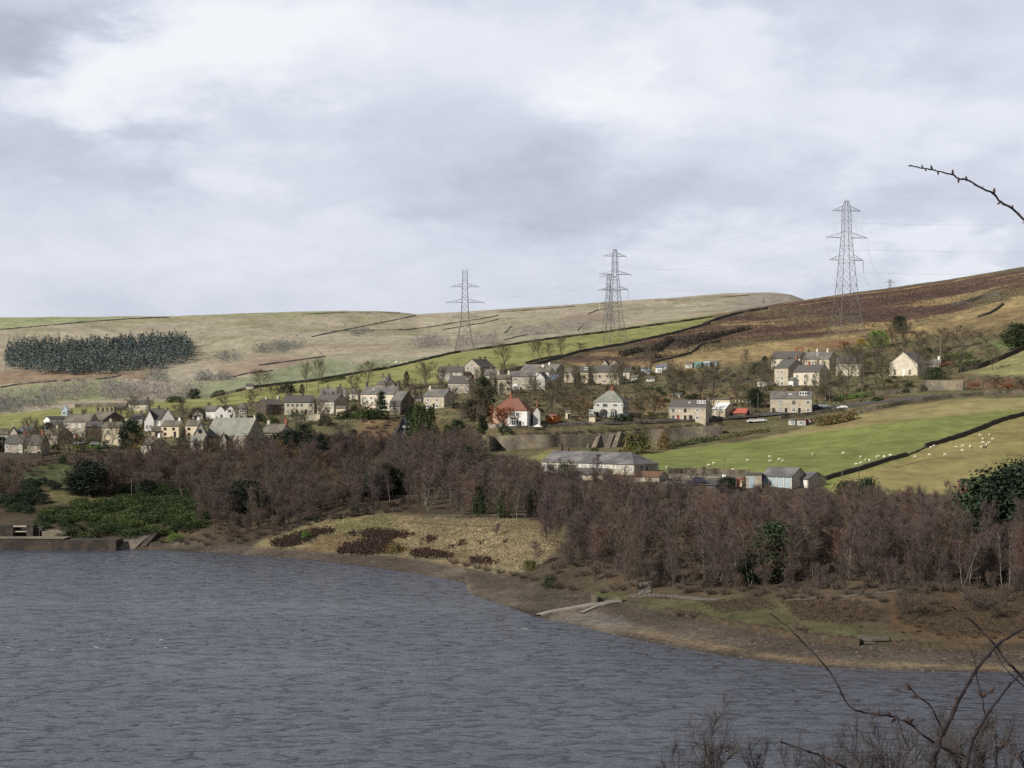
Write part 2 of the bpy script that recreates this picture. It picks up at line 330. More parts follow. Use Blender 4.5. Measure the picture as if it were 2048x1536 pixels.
# straw bank above the bay
poly([(505, 1092), (540, 1078), (620, 1048), (760, 1028), (900, 1034), (1130, 1043), (1140, 1075), (1100, 1110), (1060, 1140), (1000, 1146), (950, 1136), (850, 1117), (700, 1103)], STRAW, 3, rag=2.4)
poly([(505, 1092), (540, 1078), (620, 1048), (700, 1036), (780, 1030), (780, 1048), (700, 1058), (600, 1078)], (.20, .18, .085), 3, .8)
poly([(660, 1050), (760, 1036), (800, 1036), (760, 1055), (690, 1062)], (.14, .16, .055), 3, .7)
poly([(610, 1100), (640, 1070), (760, 1055), (800, 1062), (740, 1085), (680, 1103)], (.20, .135, .065), 3, .8)
poly([(1285, 1094), (1296, 1066), (1340, 1060), (1388, 1068), (1392, 1096), (1340, 1104)], (.22, .18, .10), 3, .8, rag=2.5)
HEATHER = [[(540, 1085), (585, 1070), (620, 1060), (668, 1058), (665, 1064), (628, 1072), (622, 1082), (584, 1090), (560, 1094)], [(675, 1096), (725, 1081), (768, 1073), (780, 1078), (785, 1096), (770, 1106), (730, 1108), (680, 1105)],
           [(724, 1068), (740, 1060), (775, 1063), (828, 1068), (805, 1076), (730, 1073)], [(693, 1066), (718, 1067), (713, 1072)], [(820, 1102), (855, 1100), (895, 1107), (906, 1116), (880, 1115), (830, 1113)],
           [(937, 1118), (983, 1117), (986, 1128), (942, 1126)], [(850, 1077), (873, 1072), (856, 1087)], [(893, 1096), (907, 1091), (902, 1097)], [(914, 1090), (930, 1080), (931, 1084), (918, 1092)], [(1004, 1083), (1015, 1081), (1014, 1086)], [(960, 1085), (969, 1084), (966, 1089)]]
for h in HEATHER: poly(h, (.06, .04, .032), 3, .8, rag=1.3)
# left shore gardens
poly([(0, 958), (20, 950), (40, 940), (110, 925), (150, 930), (140, 965), (60, 975)], (.068, .088, .038), 4, .8)
poly([(70, 985), (130, 968), (150, 985), (240, 990), (250, 1000), (90, 1010)], (.13, .12, .055), 4, .8)
# the sheep pasture
poly([(1000, 930), (1060, 912), (1115, 895), (1125, 905), (1085, 935), (1040, 935)], (.22, .21, .085), 5)
poly([(1270, 925), (1290, 908), (1400, 893), (1470, 884), (1600, 866), (1700, 853), (1800, 836), (2060, 812), (2060, 990), (1660, 985), (1645, 966), (1500, 964), (1340, 952), (1290, 946), (1200, 948)], GREEN, 5, rag=.6)
poly([(1480, 884), (1560, 868), (1640, 845), (1720, 828), (1800, 812), (1900, 798), (2060, 794), (2060, 818), (1900, 832), (1800, 840), (1700, 856), (1600, 869)], (.25, .215, .10), 5, .95)
poly([(1600, 868), (1650, 855), (1720, 850), (1800, 845), (1800, 838), (1650, 848)], (.23, .18, .09), 5, .6)
poly([(1650, 985), (1680, 957), (1810, 915), (1860, 893), (1960, 858), (2060, 828), (2060, 990)], OLIVE, 5, rag=.4)
poly([(1330, 941), (1500, 944), (1500, 968), (1400, 975), (1330, 968)], (.16, .145, .12), 4)
# village ground
vill = near & (DD >= I(DW, UU)) & (ZONE == 4)
paint(vill.astype(float), (.118, .115, .06), 4, np.clip(.5 + 1.6 * n1, 0, 1))
paint(vill.astype(float), (.15, .10, .06), 4, np.clip(1.8 * n2 - .2, 0, .8))
poly([(690, 885), (705, 860), (725, 846), (760, 838), (800, 834), (795, 880)], (.16, .105, .06), 4, .8, rag=2.5)
poly([(1240, 790), (1330, 790), (1500, 770), (1500, 800), (1300, 830), (1240, 830)], (.19, .14, .075), 4, .6)
# upland: strip fields, moor, straw
poly([(-700, 852), (-700, 834), (0, 826), (90, 816), (260, 800), (420, 793), (500, 772), (690, 748), (900, 704), (1100, 673), (1300, 646), (1425, 628), (1432, 645), (1350, 664), (1240, 688), (1150, 704), (1080, 724), (1000, 745), (900, 765), (800, 768), (700, 790), (560, 800), (420, 812), (300, 825), (100, 850), (0, 862), (-700, 870)], (.225, .225, .085), 6, rag=.4)
poly([(1425, 620), (1480, 618), (1610, 600), (1850, 568), (2060, 538), (2600, 465), (2600, 600), (2060, 600), (1950, 620), (1800, 648), (1700, 665), (1550, 682), (1430, 698), (1300, 730), (1180, 738), (1120, 720), (1240, 690), (1350, 665), (1432, 645)], (.110, .069, .050), 7, rag=.7)
moor = ZONE == 7
st = fbm(XX / 70, DD / 16, 61, 5)
paint(moor.astype(float), (.27, .20, .10), None, np.clip((st - .17) * 7, 0, .9))
paint(moor.astype(float), (.075, .05, .042), None, np.clip((-st - .1) * 5, 0, .7))
paint(moor.astype(float), (.15, .14, .07), None, np.clip((n3 - .25) * 5, 0, .5))
poly([(1260, 732), (1340, 722), (1420, 700), (1550, 684), (1700, 667), (1800, 650), (1950, 622), (2060, 582), (2060, 640), (1900, 668), (1750, 690), (1650, 698), (1540, 716), (1420, 735), (1300, 745)], (.29, .22, .11), 7, .92)
poly([(1600, 690), (1700, 675), (1800, 660), (1780, 680), (1640, 700)], (.17, .10, .06), 7, .8)
poly([(1850, 650), (1960, 630), (2060, 610), (2060, 660), (1900, 675)], (.16, .12, .065), 7, .7)
QUARRY = [[(1240, 700), (1300, 690), (1360, 672), (1440, 660), (1460, 655), (1452, 668), (1400, 684), (1330, 700), (1300, 715), (1240, 712)]]
for q in QUARRY: poly(q, (.05, .042, .038), 7, .85, rag=2)
poly([(1925, 745), (1990, 715), (2060, 695), (2060, 752), (1990, 750)], (.23, .215, .10), 6)
poly([(1980, 690), (2060, 660), (2060, 685), (2000, 700)], (.13, .17, .06), 6, .8)
poly([(1690, 720), (1760, 715), (1780, 745), (1700, 760)], (.11, .12, .05), 4, .6)
# far side of the valley, distance haze mixed into its paler colours
FARL = ~near
paint(FARL.astype(float), (.345, .305, .23), 8)
paint(FARL.astype(float), (.25, .235, .15), None, np.clip(2.2 * n3 + .25, 0, .8) * np.clip((DD - 1500) / 500, 0, 1))
paint(FARL.astype(float), (.25, .185, .14), None, np.clip(fbm(XX / 90, DD / 60, 71, 4) * 3 - .3, 0, .5) * (VG > 690))
fp = lambda pts, col, a=1.0: poly(pts, col, 8, a, FARL, .5)
fp([(-700, 660), (-700, 630), (0, 630), (250, 634), (345, 634), (200, 640), (100, 650), (0, 660)], (.27, .30, .16))
fp([(345, 634), (560, 624), (640, 624), (700, 632), (560, 640), (420, 640), (260, 645), (100, 655)], (.27, .265, .155), .8)
fp([(-700, 790), (0, 772), (110, 764), (230, 754), (300, 790), (200, 800), (0, 808), (-700, 840)], (.225, .24, .135))
fp([(0, 745), (30, 740), (240, 745), (330, 735), (290, 760), (230, 754), (110, 764), (0, 768)], (.24, .165, .11), .8)
fp([(330, 800), (380, 765), (440, 762), (500, 752), (560, 735), (610, 722), (660, 715), (705, 725), (690, 760), (600, 775), (500, 785), (420, 800)], (.22, .238, .145))
fp([(705, 728), (740, 722), (860, 712), (910, 705), (905, 718), (780, 745), (700, 760)], (.23, .245, .155))
fp([(430, 735), (560, 712), (655, 713), (540, 740), (440, 760)], (.27, .20, .15), .7)
fp([(960, 650), (1100, 640), (1200, 650), (1200, 672), (1050, 690), (950, 690)], (.25, .235, .175), .6)
fp([(1120, 640), (1160, 625), (1240, 622), (1240, 650), (1150, 655)], (.24, .19, .165), .6)
fp([(1500, 585), (1620, 590), (1620, 610), (1480, 625), (1440, 615)], (.24, .215, .185), .7)
# fine mottling of the whole sheet
CG *= np.clip(1 + .30 * n2 + .25 * n1, .45, 1.7)[..., None]

# ground material: painted albedo broken up by world-space noise
def ground_mat(name, rough_bump=.6, var=.3, s1=.5, s2=2.2):
    m = bpy.data.materials.new(name); nt, N, L = nodes_of(m)
    out = N.new('ShaderNodeOutputMaterial'); bs = N.new('ShaderNodeBsdfPrincipled'); L.new(bs.outputs[0], out.inputs[0])
    bs.inputs['Roughness'].default_value = .95; bs.inputs['Specular IOR Level'].default_value = .1
    at = N.new('ShaderNodeAttribute'); at.attribute_name = 'albedo'
    ge = N.new('ShaderNodeNewGeometry'); mul = None
    acc = None
    for sc, a in ((s1, var), (s2, var), (.08, var * .6)):
        nz = N.new('ShaderNodeTexNoise'); nz.inputs['Scale'].default_value = sc; nz.inputs['Detail'].default_value = 5; nz.inputs['Roughness'].default_value = .7
        L.new(ge.outputs['Position'], nz.inputs['Vector'])
        mr = N.new('ShaderNodeMapRange'); L.new(nz.outputs['Fac'], mr.inputs[0]); mr.inputs[1].default_value = .3; mr.inputs[2].default_value = .7; mr.inputs[3].default_value = 1 - a; mr.inputs[4].default_value = 1 + a
        if acc is None: acc = mr.outputs[0]; h = nz
        else:
            mu = N.new('ShaderNodeMath'); mu.operation = 'MULTIPLY'; L.new(acc, mu.inputs[0]); L.new(mr.outputs[0], mu.inputs[1]); acc = mu.outputs[0]
    vm = N.new('ShaderNodeVectorMath'); vm.operation = 'SCALE'; L.new(at.outputs['Color'], vm.inputs[0]); L.new(acc, vm.inputs['Scale']); L.new(vm.outputs[0], bs.inputs['Base Color'])
    bp = N.new('ShaderNodeBump'); bp.inputs['Strength'].default_value = rough_bump; bp.inputs['Distance'].default_value = .5; L.new(h.outputs['Fac'], bp.inputs['Height']); L.new(bp.outputs[0], bs.inputs['Normal'])
    return m
GROUND = {0: ('near_bank', ground_mat('bank turf')), 1: ('stony_shore', ground_mat('shore stones', .9, .42, .9, 3.5)), 2: ('woodland_floor', ground_mat('leaf litter')), 3: ('grassy_bank', ground_mat('tussock grass', .9, .36, .35, 1.6)),
          4: ('village_ground', ground_mat('rough garden ground', .7, .4)), 5: ('pasture', ground_mat('pasture turf', .35, .15, .12, 1.2)), 6: ('upland_field', ground_mat('upland turf', .5, .2, .1, .8)), 7: ('moorland', ground_mat('heather moor', .9, .38, .22, .9)), 8: ('far_hills', ground_mat('far hillside grass', .3, .12, .03, .25))}
def build_ground():
    nD, nU = ZG.shape
    idx = np.arange(nD * nU).reshape(nD, nU)
    Q = np.stack([idx[:-1, :-1], idx[:-1, 1:], idx[1:, 1:], idx[1:, :-1]], -1).reshape(-1, 4)
    V = np.stack([XX, DD, ZG], -1).reshape(-1, 3); C = CG.reshape(-1, 3); Zf = ZONE.reshape(-1)[Q].max(1)
    for z, (name, m) in GROUND.items():
        q = Q[Zf == z]
        if not len(q): continue
        ids, inv = np.unique(q, return_inverse=True)
        me = np_mesh(name, V[ids], inv.reshape(-1, 4), m, True)
        a = me.color_attributes.new('albedo', 'FLOAT_COLOR', 'POINT')
        a.data.foreach_set('color', np.concatenate([C[ids], np.ones((len(ids), 1))], 1).astype(np.float32).ravel())
        tag(link(name, me), kind='structure')
build_ground()

# ---------------------------------------------------------------- water
def water():
    m = bpy.data.materials.new('reservoir water'); nt, N, L = nodes_of(m)
    out = N.new('ShaderNodeOutputMaterial'); bs = N.new('ShaderNodeBsdfPrincipled'); L.new(bs.outputs[0], out.inputs[0])
    bs.inputs['Base Color'].default_value = (.018, .02, .024, 1); bs.inputs['IOR'].default_value = 1.33; bs.inputs['Specular IOR Level'].default_value = .5
    tc = N.new('ShaderNodeTexCoord')
    def noise(scale, st, det, rough=.6, dist=0.0, rot=0.12):
        mp = N.new('ShaderNodeMapping'); mp.inputs['Scale'].default_value = st; mp.inputs['Rotation'].default_value = (0, 0, rot); L.new(tc.outputs['Object'], mp.inputs[0])
        nz = N.new('ShaderNodeTexNoise'); nz.inputs['Scale'].default_value = scale; nz.inputs['Detail'].default_value = det; nz.inputs['Roughness'].default_value = rough; nz.inputs['Distortion'].default_value = dist
        L.new(mp.outputs[0], nz.inputs['Vector']); return nz.outputs['Fac']
    # wind chop: scattered steep wavelets over fine ripples, gathered into gusts
    a = noise(.38, (.50, 1, 1), 2, .5, .5, .05); b = noise(.95, (.55, 1, 1), 4, .62, .3, -.08); c = noise(3.0, (.6, 1, 1), 2, .6, 0, .2); gust = noise(.014, (.32, 1, 1), 4, .6, .4, .15)
    def curve(x, lo, hi):
        t = N.new('ShaderNodeMapRange'); t.interpolation_type = 'SMOOTHSTEP'; L.new(x, t.inputs[0]); t.inputs[1].default_value = lo; t.inputs[2].default_value = hi; return t.outputs[0]
    s0 = N.new('ShaderNodeMath'); s0.operation = 'MULTIPLY_ADD'; L.new(b, s0.inputs[0]); s0.inputs[1].default_value = .42; L.new(curve(a, .50, .66), s0.inputs[2])
    s = N.new('ShaderNodeMath'); s.operation = 'MULTIPLY_ADD'; L.new(c, s.inputs[0]); s.inputs[1].default_value = .16; L.new(s0.outputs[0], s.inputs[2])
    g = N.new('ShaderNodeMapRange'); L.new(gust, g.inputs[0]); g.inputs[1].default_value = .35; g.inputs[2].default_value = .65; g.inputs[3].default_value = .22; g.inputs[4].default_value = 1.0
    bp = N.new('ShaderNodeBump'); bp.inputs['Distance'].default_value = .9; L.new(s.outputs[0], bp.inputs['Height']); L.new(g.outputs[0], bp.inputs['Strength'])
    L.new(bp.outputs[0], bs.inputs['Normal']); bs.inputs['Roughness'].default_value = .22
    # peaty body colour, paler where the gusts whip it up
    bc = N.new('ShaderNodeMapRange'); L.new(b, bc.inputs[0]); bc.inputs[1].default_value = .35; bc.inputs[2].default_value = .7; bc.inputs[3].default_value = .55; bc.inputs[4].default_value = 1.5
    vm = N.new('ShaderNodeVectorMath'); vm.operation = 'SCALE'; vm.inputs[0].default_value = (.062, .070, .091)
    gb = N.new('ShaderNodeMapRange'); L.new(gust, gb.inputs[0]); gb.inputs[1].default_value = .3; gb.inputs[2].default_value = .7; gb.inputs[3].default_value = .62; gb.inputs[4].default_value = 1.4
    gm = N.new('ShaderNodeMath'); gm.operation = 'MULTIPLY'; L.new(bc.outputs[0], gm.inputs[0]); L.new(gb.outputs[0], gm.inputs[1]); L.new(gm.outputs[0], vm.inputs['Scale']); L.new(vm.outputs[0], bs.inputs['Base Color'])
    nx = np.linspace(-700, 700, 80); ny = np.linspace(110, 560, 60)
    # surface kept inside the basin: beyond the shore it runs under the ground
    X, Y = np.meshgrid(nx, ny); V = np.stack([X, Y, np.zeros_like(X)], -1).reshape(-1, 3); ix = np.arange(X.size).reshape(X.shape)
    Q = np.stack([ix[:-1, :-1], ix[:-1, 1:], ix[1:, 1:], ix[1:, :-1]], -1).reshape(-1, 4)
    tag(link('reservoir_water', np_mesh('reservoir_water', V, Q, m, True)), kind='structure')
water()

# ---------------------------------------------------------------- sky, sun, cloud
def dirv(u, v):
    return Vector(((u - MID) / FOC, 1, -(v - LEV) / FOC)).normalized()
def sky():
    w = bpy.data.worlds.new('World'); SC.world = w; w.use_nodes = True
    nt = w.node_tree; N = nt.nodes; L = nt.links; N.clear()
    out = N.new('ShaderNodeOutputWorld')
    sk = N.new('ShaderNodeTexSky'); sk.sky_type = 'NISHITA'; sk.sun_disc = False; sk.sun_elevation = SUN_EL
    sk.sun_rotation = math.atan2(SUN.x, SUN.y)
    b1 = N.new('ShaderNodeBackground'); b1.inputs[1].default_value = .1; L.new(sk.outputs[0], b1.inputs[0])
    tc = N.new('ShaderNodeTexCoord'); D = tc.outputs['Generated']
    sep = N.new('ShaderNodeSeparateXYZ'); L.new(D, sep.inputs[0])
    zc = N.new('ShaderNodeMath'); zc.operation = 'MAXIMUM'; L.new(sep.outputs[2], zc.inputs[0]); zc.inputs[1].default_value = 0
    za = N.new('ShaderNodeMath'); za.operation = 'ADD'; L.new(zc.outputs[0], za.inputs[0]); za.inputs[1].default_value = .34
    comb = N.new('ShaderNodeCombineXYZ')
    for k in (0, 1):
        dv = N.new('ShaderNodeMath'); dv.operation = 'DIVIDE'; L.new(sep.outputs[k], dv.inputs[0]); L.new(za.outputs[0], dv.inputs[1]); L.new(dv.outputs[0], comb.inputs[k])
    def noise(scale, det, rough, off=(0, 0, 0), dist=0.):
        mp = N.new('ShaderNodeMapping'); mp.inputs['Location'].default_value = off; L.new(comb.outputs[0], mp.inputs[0])
        nz = N.new('ShaderNodeTexNoise'); nz.inputs['Scale'].default_value = scale; nz.inputs['Detail'].default_value = det; nz.inputs['Roughness'].default_value = rough; nz.inputs['Distortion'].default_value = dist
        L.new(mp.outputs[0], nz.inputs['Vector']); return nz
    warp = noise(5, 5, .6, (3, 1, 0))
    big = noise(2.1, 7, .56, (0.4, 2.2, 0), .35)
    acc = N.new('ShaderNodeMapRange'); L.new(big.outputs['Fac'], acc.inputs[0]); acc.inputs[1].default_value = .3; acc.inputs[2].default_value = .7; acc.inputs[3].default_value = .37; acc.inputs[4].default_value = .62
    fm = N.new('ShaderNodeMath'); fm.operation = 'MULTIPLY_ADD'; fine = noise(7.5, 6, .62, (1.7, 5.1, 0), .5); L.new(fine.outputs['Fac'], fm.inputs[0]); fm.inputs[1].default_value = .34; fm.inputs[2].default_value = -.17
    fa = N.new('ShaderNodeMath'); fa.operation = 'ADD'; L.new(acc.outputs[0], fa.inputs[0]); L.new(fm.outputs[0], fa.inputs[1]); acc = fa.outputs[0]
    wv = N.new('ShaderNodeVectorMath'); wv.operation = 'SUBTRACT'; L.new(warp.outputs['Color'], wv.inputs[0]); wv.inputs[1].default_value = (.5, .5, .5)
    ws = N.new('ShaderNodeVectorMath'); ws.operation = 'MULTIPLY'; L.new(wv.outputs[0], ws.inputs[0]); ws.inputs[1].default_value = (.20, 0, .11)
    wd = N.new('ShaderNodeVectorMath'); wd.operation = 'ADD'; L.new(D, wd.inputs[0]); L.new(ws.outputs[0], wd.inputs[1])
    for (u, v, ru, rv, amp) in CLOUDS:
        d = dirv(u, v)
        sb = N.new('ShaderNodeVectorMath'); sb.operation = 'SUBTRACT'; L.new(wd.outputs[0], sb.inputs[0]); sb.inputs[1].default_value = d
        sc = N.new('ShaderNodeVectorMath'); sc.operation = 'MULTIPLY'; L.new(sb.outputs[0], sc.inputs[0]); sc.inputs[1].default_value = (FOC / ru, 3.0, FOC / rv)
        ln = N.new('ShaderNodeVectorMath'); ln.operation = 'LENGTH'; L.new(sc.outputs[0], ln.inputs[0])
        mr = N.new('ShaderNodeMapRange'); mr.interpolation_type = 'SMOOTHSTEP'; L.new(ln.outputs['Value'], mr.inputs[0]); mr.inputs[1].default_value = 0; mr.inputs[2].default_value = 1.15; mr.inputs[3].default_value = amp * 1.75; mr.inputs[4].default_value = 0
        ad = N.new('ShaderNodeMath'); ad.operation = 'ADD'; L.new(acc, ad.inputs[0]); L.new(mr.outputs[0], ad.inputs[1]); acc = ad.outputs[0]
    cr = N.new('ShaderNodeValToRGB'); L.new(acc, cr.inputs[0]); e = cr.color_ramp.elements
    e[0].position = 0; e[0].color = (*lin(176, 180, 194), 1); e[1].position = 1; e[1].color = (*lin(247, 249, 253), 1)
    x = e.new(.40); x.color = (*lin(207, 212, 227), 1); x = e.new(.66); x.color = (*lin(231, 235, 246), 1)
    ov = N.new('ShaderNodeMapRange'); ov.interpolation_type = 'SMOOTHSTEP'; L.new(sep.outputs[2], ov.inputs[0]); ov.inputs[1].default_value = .22; ov.inputs[2].default_value = .50; ov.inputs[3].default_value = 1.0; ov.inputs[4].default_value = .42
    bk = N.new('ShaderNodeMapRange'); bk.interpolation_type = 'SMOOTHSTEP'; L.new(sep.outputs[1], bk.inputs[0]); bk.inputs[1].default_value = -.35; bk.inputs[2].default_value = .35; bk.inputs[3].default_value = .58; bk.inputs[4].default_value = 1.0
    bo = N.new('ShaderNodeMath'); bo.operation = 'MULTIPLY'; L.new(ov.outputs[0], bo.inputs[0]); L.new(bk.outputs[0], bo.inputs[1])
    om = N.new('ShaderNodeVectorMath'); om.operation = 'SCALE'; L.new(cr.outputs[0], om.inputs[0]); L.new(bo.outputs[0], om.inputs['Scale'])
    b2 = N.new('ShaderNodeBackground'); L.new(om.outputs[0], b2.inputs[0]); b2.inputs[1].default_value = 1.0
    mx = N.new('ShaderNodeMixShader'); mx.inputs[0].default_value = .93; L.new(b1.outputs[0], mx.inputs[1]); L.new(b2.outputs[0], mx.inputs[2]); L.new(mx.outputs[0], out.inputs[0])
    s = bpy.data.lights.new('sun', 'SUN'); s.energy = 5.0; s.angle = math.radians(.55); s.color = (1, .94, .83)
    o = bpy.data.objects.new('sun', s); COL.objects.link(o); o.rotation_euler = SUN.to_track_quat('Z', 'Y').to_euler()
CLOUDS = [(330, 90, 260, 130, .34), (130, 210, 230, 70, .18), (1200, 175, 190, 80, .24), (1440, 90, 180, 100, .20), (1020, 120, 320, 120, .10), (1330, 230, 280, 80, .09), (1680, 160, 260, 120, .07), (480, 60, 300, 140, .14), (250, 200, 300, 90, .12), (730, 60, 220, 90, .10), (1850, 250, 350, 90, .10), (60, 60, 260, 110, -.19), (900, 60, 300, 90, .05), (620, 120, 200, 130, .1), (1800, 110, 300, 90, -.06),
          (250, 330, 420, 70, -.10), (1150, 400, 420, 110, -.16), (700, 480, 300, 80, .05), (480, 330, 150, 60, .12), (1450, 520, 300, 60, .08), (1880, 520, 260, 50, .14), (1750, 400, 380, 70, -.08), (300, 560, 500, 80, .03), (1000, 280, 300, 60, -.03)]
sky()
def cloud_bank():
    """an unseen vapour sheet behind and left of the viewer, shaped so its shadow lies on the water, the shore and the lower woods"""
    m = bpy.data.materials.new('cloud vapour'); nt, N, L = nodes_of(m)
    out = N.new('ShaderNodeOutputMaterial'); df = N.new('ShaderNodeBsdfDiffuse'); df.inputs[0].default_value = (.9, .9, .92, 1); tr = N.new('ShaderNodeBsdfTransparent')
    at = N.new('ShaderNodeAttribute'); at.attribute_name = 'density'; ge = N.new('ShaderNodeTexCoord'); nz = N.new('ShaderNodeTexNoise'); nz.inputs['Scale'].default_value = .02; nz.inputs['Detail'].default_value = 5; L.new(ge.outputs['Object'], nz.inputs['Vector'])
    ma = N.new('ShaderNodeMath'); ma.operation = 'MULTIPLY_ADD'; L.new(nz.outputs['Fac'], ma.inputs[0]); ma.inputs[1].default_value = .5; L.new(at.outputs['Fac'], ma.inputs[2])
    mr = N.new('ShaderNodeMapRange'); L.new(ma.outputs[0], mr.inputs[0]); mr.inputs[1].default_value = .45; mr.inputs[2].default_value = .95; mr.inputs[3].default_value = 0; mr.inputs[4].default_value = .99
    mx = N.new('ShaderNodeMixShader'); L.new(mr.outputs[0], mx.inputs[0]); L.new(tr.outputs[0], mx.inputs[1]); L.new(df.outputs[0], mx.inputs[2]); L.new(mx.outputs[0], out.inputs[0])
    A = 480.0
    # density map laid out over the ground it shades: (u, depth) edge of the lit land
    edge = [(-900, 640), (0, 630), (110, 615), (200, 590), (430, 575), (560, 560), (700, 545), (800, 520), (900, 500), (1000, 480), (1100, 465), (1200, 450), (1300, 440), (1450, 432), (1600, 425), (1800, 415), (2100, 410), (4000, 410)]
    gx = np.arange(-330, 420, 9.0); gy = np.arange(-60, 660, 9.0); X, Y = np.meshgrid(gx, gy)
    U = MID + FOC * X / np.maximum(Y, 60); E = I(edge, U)
    d = np.clip((E - Y) / 70 + .45, 0, 1)
    # thinner over the straw bank
    for (u, D, rx, ry, k) in THIN:
        x0 = (u - MID) / FOC * D; d = d * (1 - k * np.exp(-((X - x0) / rx) ** 2 - ((Y - D) / ry) ** 2))
    edgef = np.minimum.reduce([(X + 330) / 60, (420 - X) / 60, (Y + 60) / 40, np.ones_like(X)]); d = d * np.clip(edgef, 0, 1)
    t = (A - 8) / SUN.z
    r = np.random.default_rng(5)
    Z = A + 26 * fbm(X / 80, Y / 80, 77, 4)
    k = (Z - 8) / SUN.z
    V = np.stack([X + SUN.x * k, Y + SUN.y * k, Z], -1).reshape(-1, 3); ix = np.arange(X.size).reshape(X.shape)
    Q = np.stack([ix[:-1, :-1], ix[:-1, 1:], ix[1:, 1:], ix[1:, :-1]], -1).reshape(-1, 4)
    me = np_mesh('shadow_cloud', V, Q, m, True); a = me.color_attributes.new('density', 'FLOAT_COLOR', 'POINT')
    a.data.foreach_set('color', np.repeat(np.clip(d, 0, 1).reshape(-1, 1), 4, 1).astype(np.float32).ravel())
    tag(link('shadow_cloud', me), kind='structure')
THIN = [(980, 425, 30, 20, .55), (800, 440, 30, 14, .35)]
cloud_bank()
def camera():
    c = bpy.data.cameras.new('camera'); o = bpy.data.objects.new('camera', c); COL.objects.link(o)
    o.location = (0, 0, EYE); o.rotation_euler = (math.pi / 2, 0, 0)
    c.sensor_width = 36; c.lens = 36 * FOC / 2048; c.shift_y = (LEV - 768) / 2048; c.clip_start = .2; c.clip_end = 20000
    SC.camera = o
camera()
SC.view_settings.view_transform = 'Standard'; SC.view_settings.look = 'None'; SC.view_settings.exposure = 0; SC.view_settings.gamma = 1
SC.render.engine = 'CYCLES'; SC.cycles.max_bounces = 5; SC.cycles.diffuse_bounces = 2; SC.cycles.transparent_max_bounces = 8; SC.cycles.use_denoising = False; SC.cycles.sample_clamp_indirect = 3; SC.cycles.sample_clamp_direct = 4
# ---------------------------------------------------------------- plant materials
M['bark'] = mat('brown bark', (.060, .052, .048), scale=3, var=.35, rnd=.2); M['bark_pale'] = mat('birch bark', (.34, .315, .275), scale=2.5, var=.5, stretch=(1, 1, .35), rnd=.25)
M['bark_grey'] = mat('grey bark', (.12, .10, .082), scale=3, var=.3, rnd=.2)
M['twig_birch'] = mat('purple twigs', (.124, .091, .091), var=.2, scale=.4, rnd=.28, tint=(.105, .083, .066), scale2=.1)
M['twig_brown'] = mat('brown twigs', (.126, .100, .084), var=.2, scale=.4, rnd=.25, tint=(.118, .082, .066), scale2=.1)
M['twig_grey'] = mat('grey green twigs', (.13, .11, .075), var=.2, scale=.4, rnd=.2)
M['twig_russet'] = mat('russet twigs', (.155, .102, .080), var=.2, scale=.4, rnd=.25)
M['twig_near'] = mat('dark twigs', (.058, .049, .045), var=.2, scale=.4, rnd=.2)
M['twig_gold'] = mat('golden twigs', (.19, .125, .065), var=.25, scale=.4, rnd=.15)
M['twig_rust'] = mat('rusty leaves', (.24, .095, .045), var=.3, scale=.6, rnd=.2)
M['leaf_dark'] = mat('dark needles', (.024, .038, .024), var=.4, scale=1.2, rnd=.2, tint=(.04, .058, .028), scale2=.5)
M['leaf_green'] = mat('green foliage', (.038, .062, .024), var=.4, scale=1.2, rnd=.25, tint=(.065, .085, .028), scale2=.5)
M['leaf_bright'] = mat('bright foliage', (.10, .17, .035), var=.35, scale=1.2, rnd=.15)
M['leaf_gold'] = mat('gold foliage', (.25, .20, .035), var=.3, scale=1.2, rnd=.1)
M['leaf_olive'] = mat('olive foliage', (.10, .105, .035), var=.4, scale=1.0, rnd=.2, tint=(.14, .10, .045), scale2=.6)
M['heather'] = mat('winter heather', (.072, .045, .038), var=.4, scale=1.0, rnd=.2); M['bracken'] = mat('dead bracken', (.088, .058, .041), var=.4, scale=1.0, rnd=.3, tint=(.075, .058, .04), scale2=.5)
M['tussock'] = mat('dry tussock grass', (.235, .19, .118), var=.35, scale=.4)
M['far_conifer'] = mat('distant plantation needles', (.145, .175, .168), var=.2, scale=.12); M['far_twig'] = mat('distant bare wood', (.27, .235, .235), var=.3, scale=.1); M['far_scrub'] = mat('distant dark scrub', (.19, .195, .185), var=.3, scale=.1)  # distance haze put into these paled wood colours

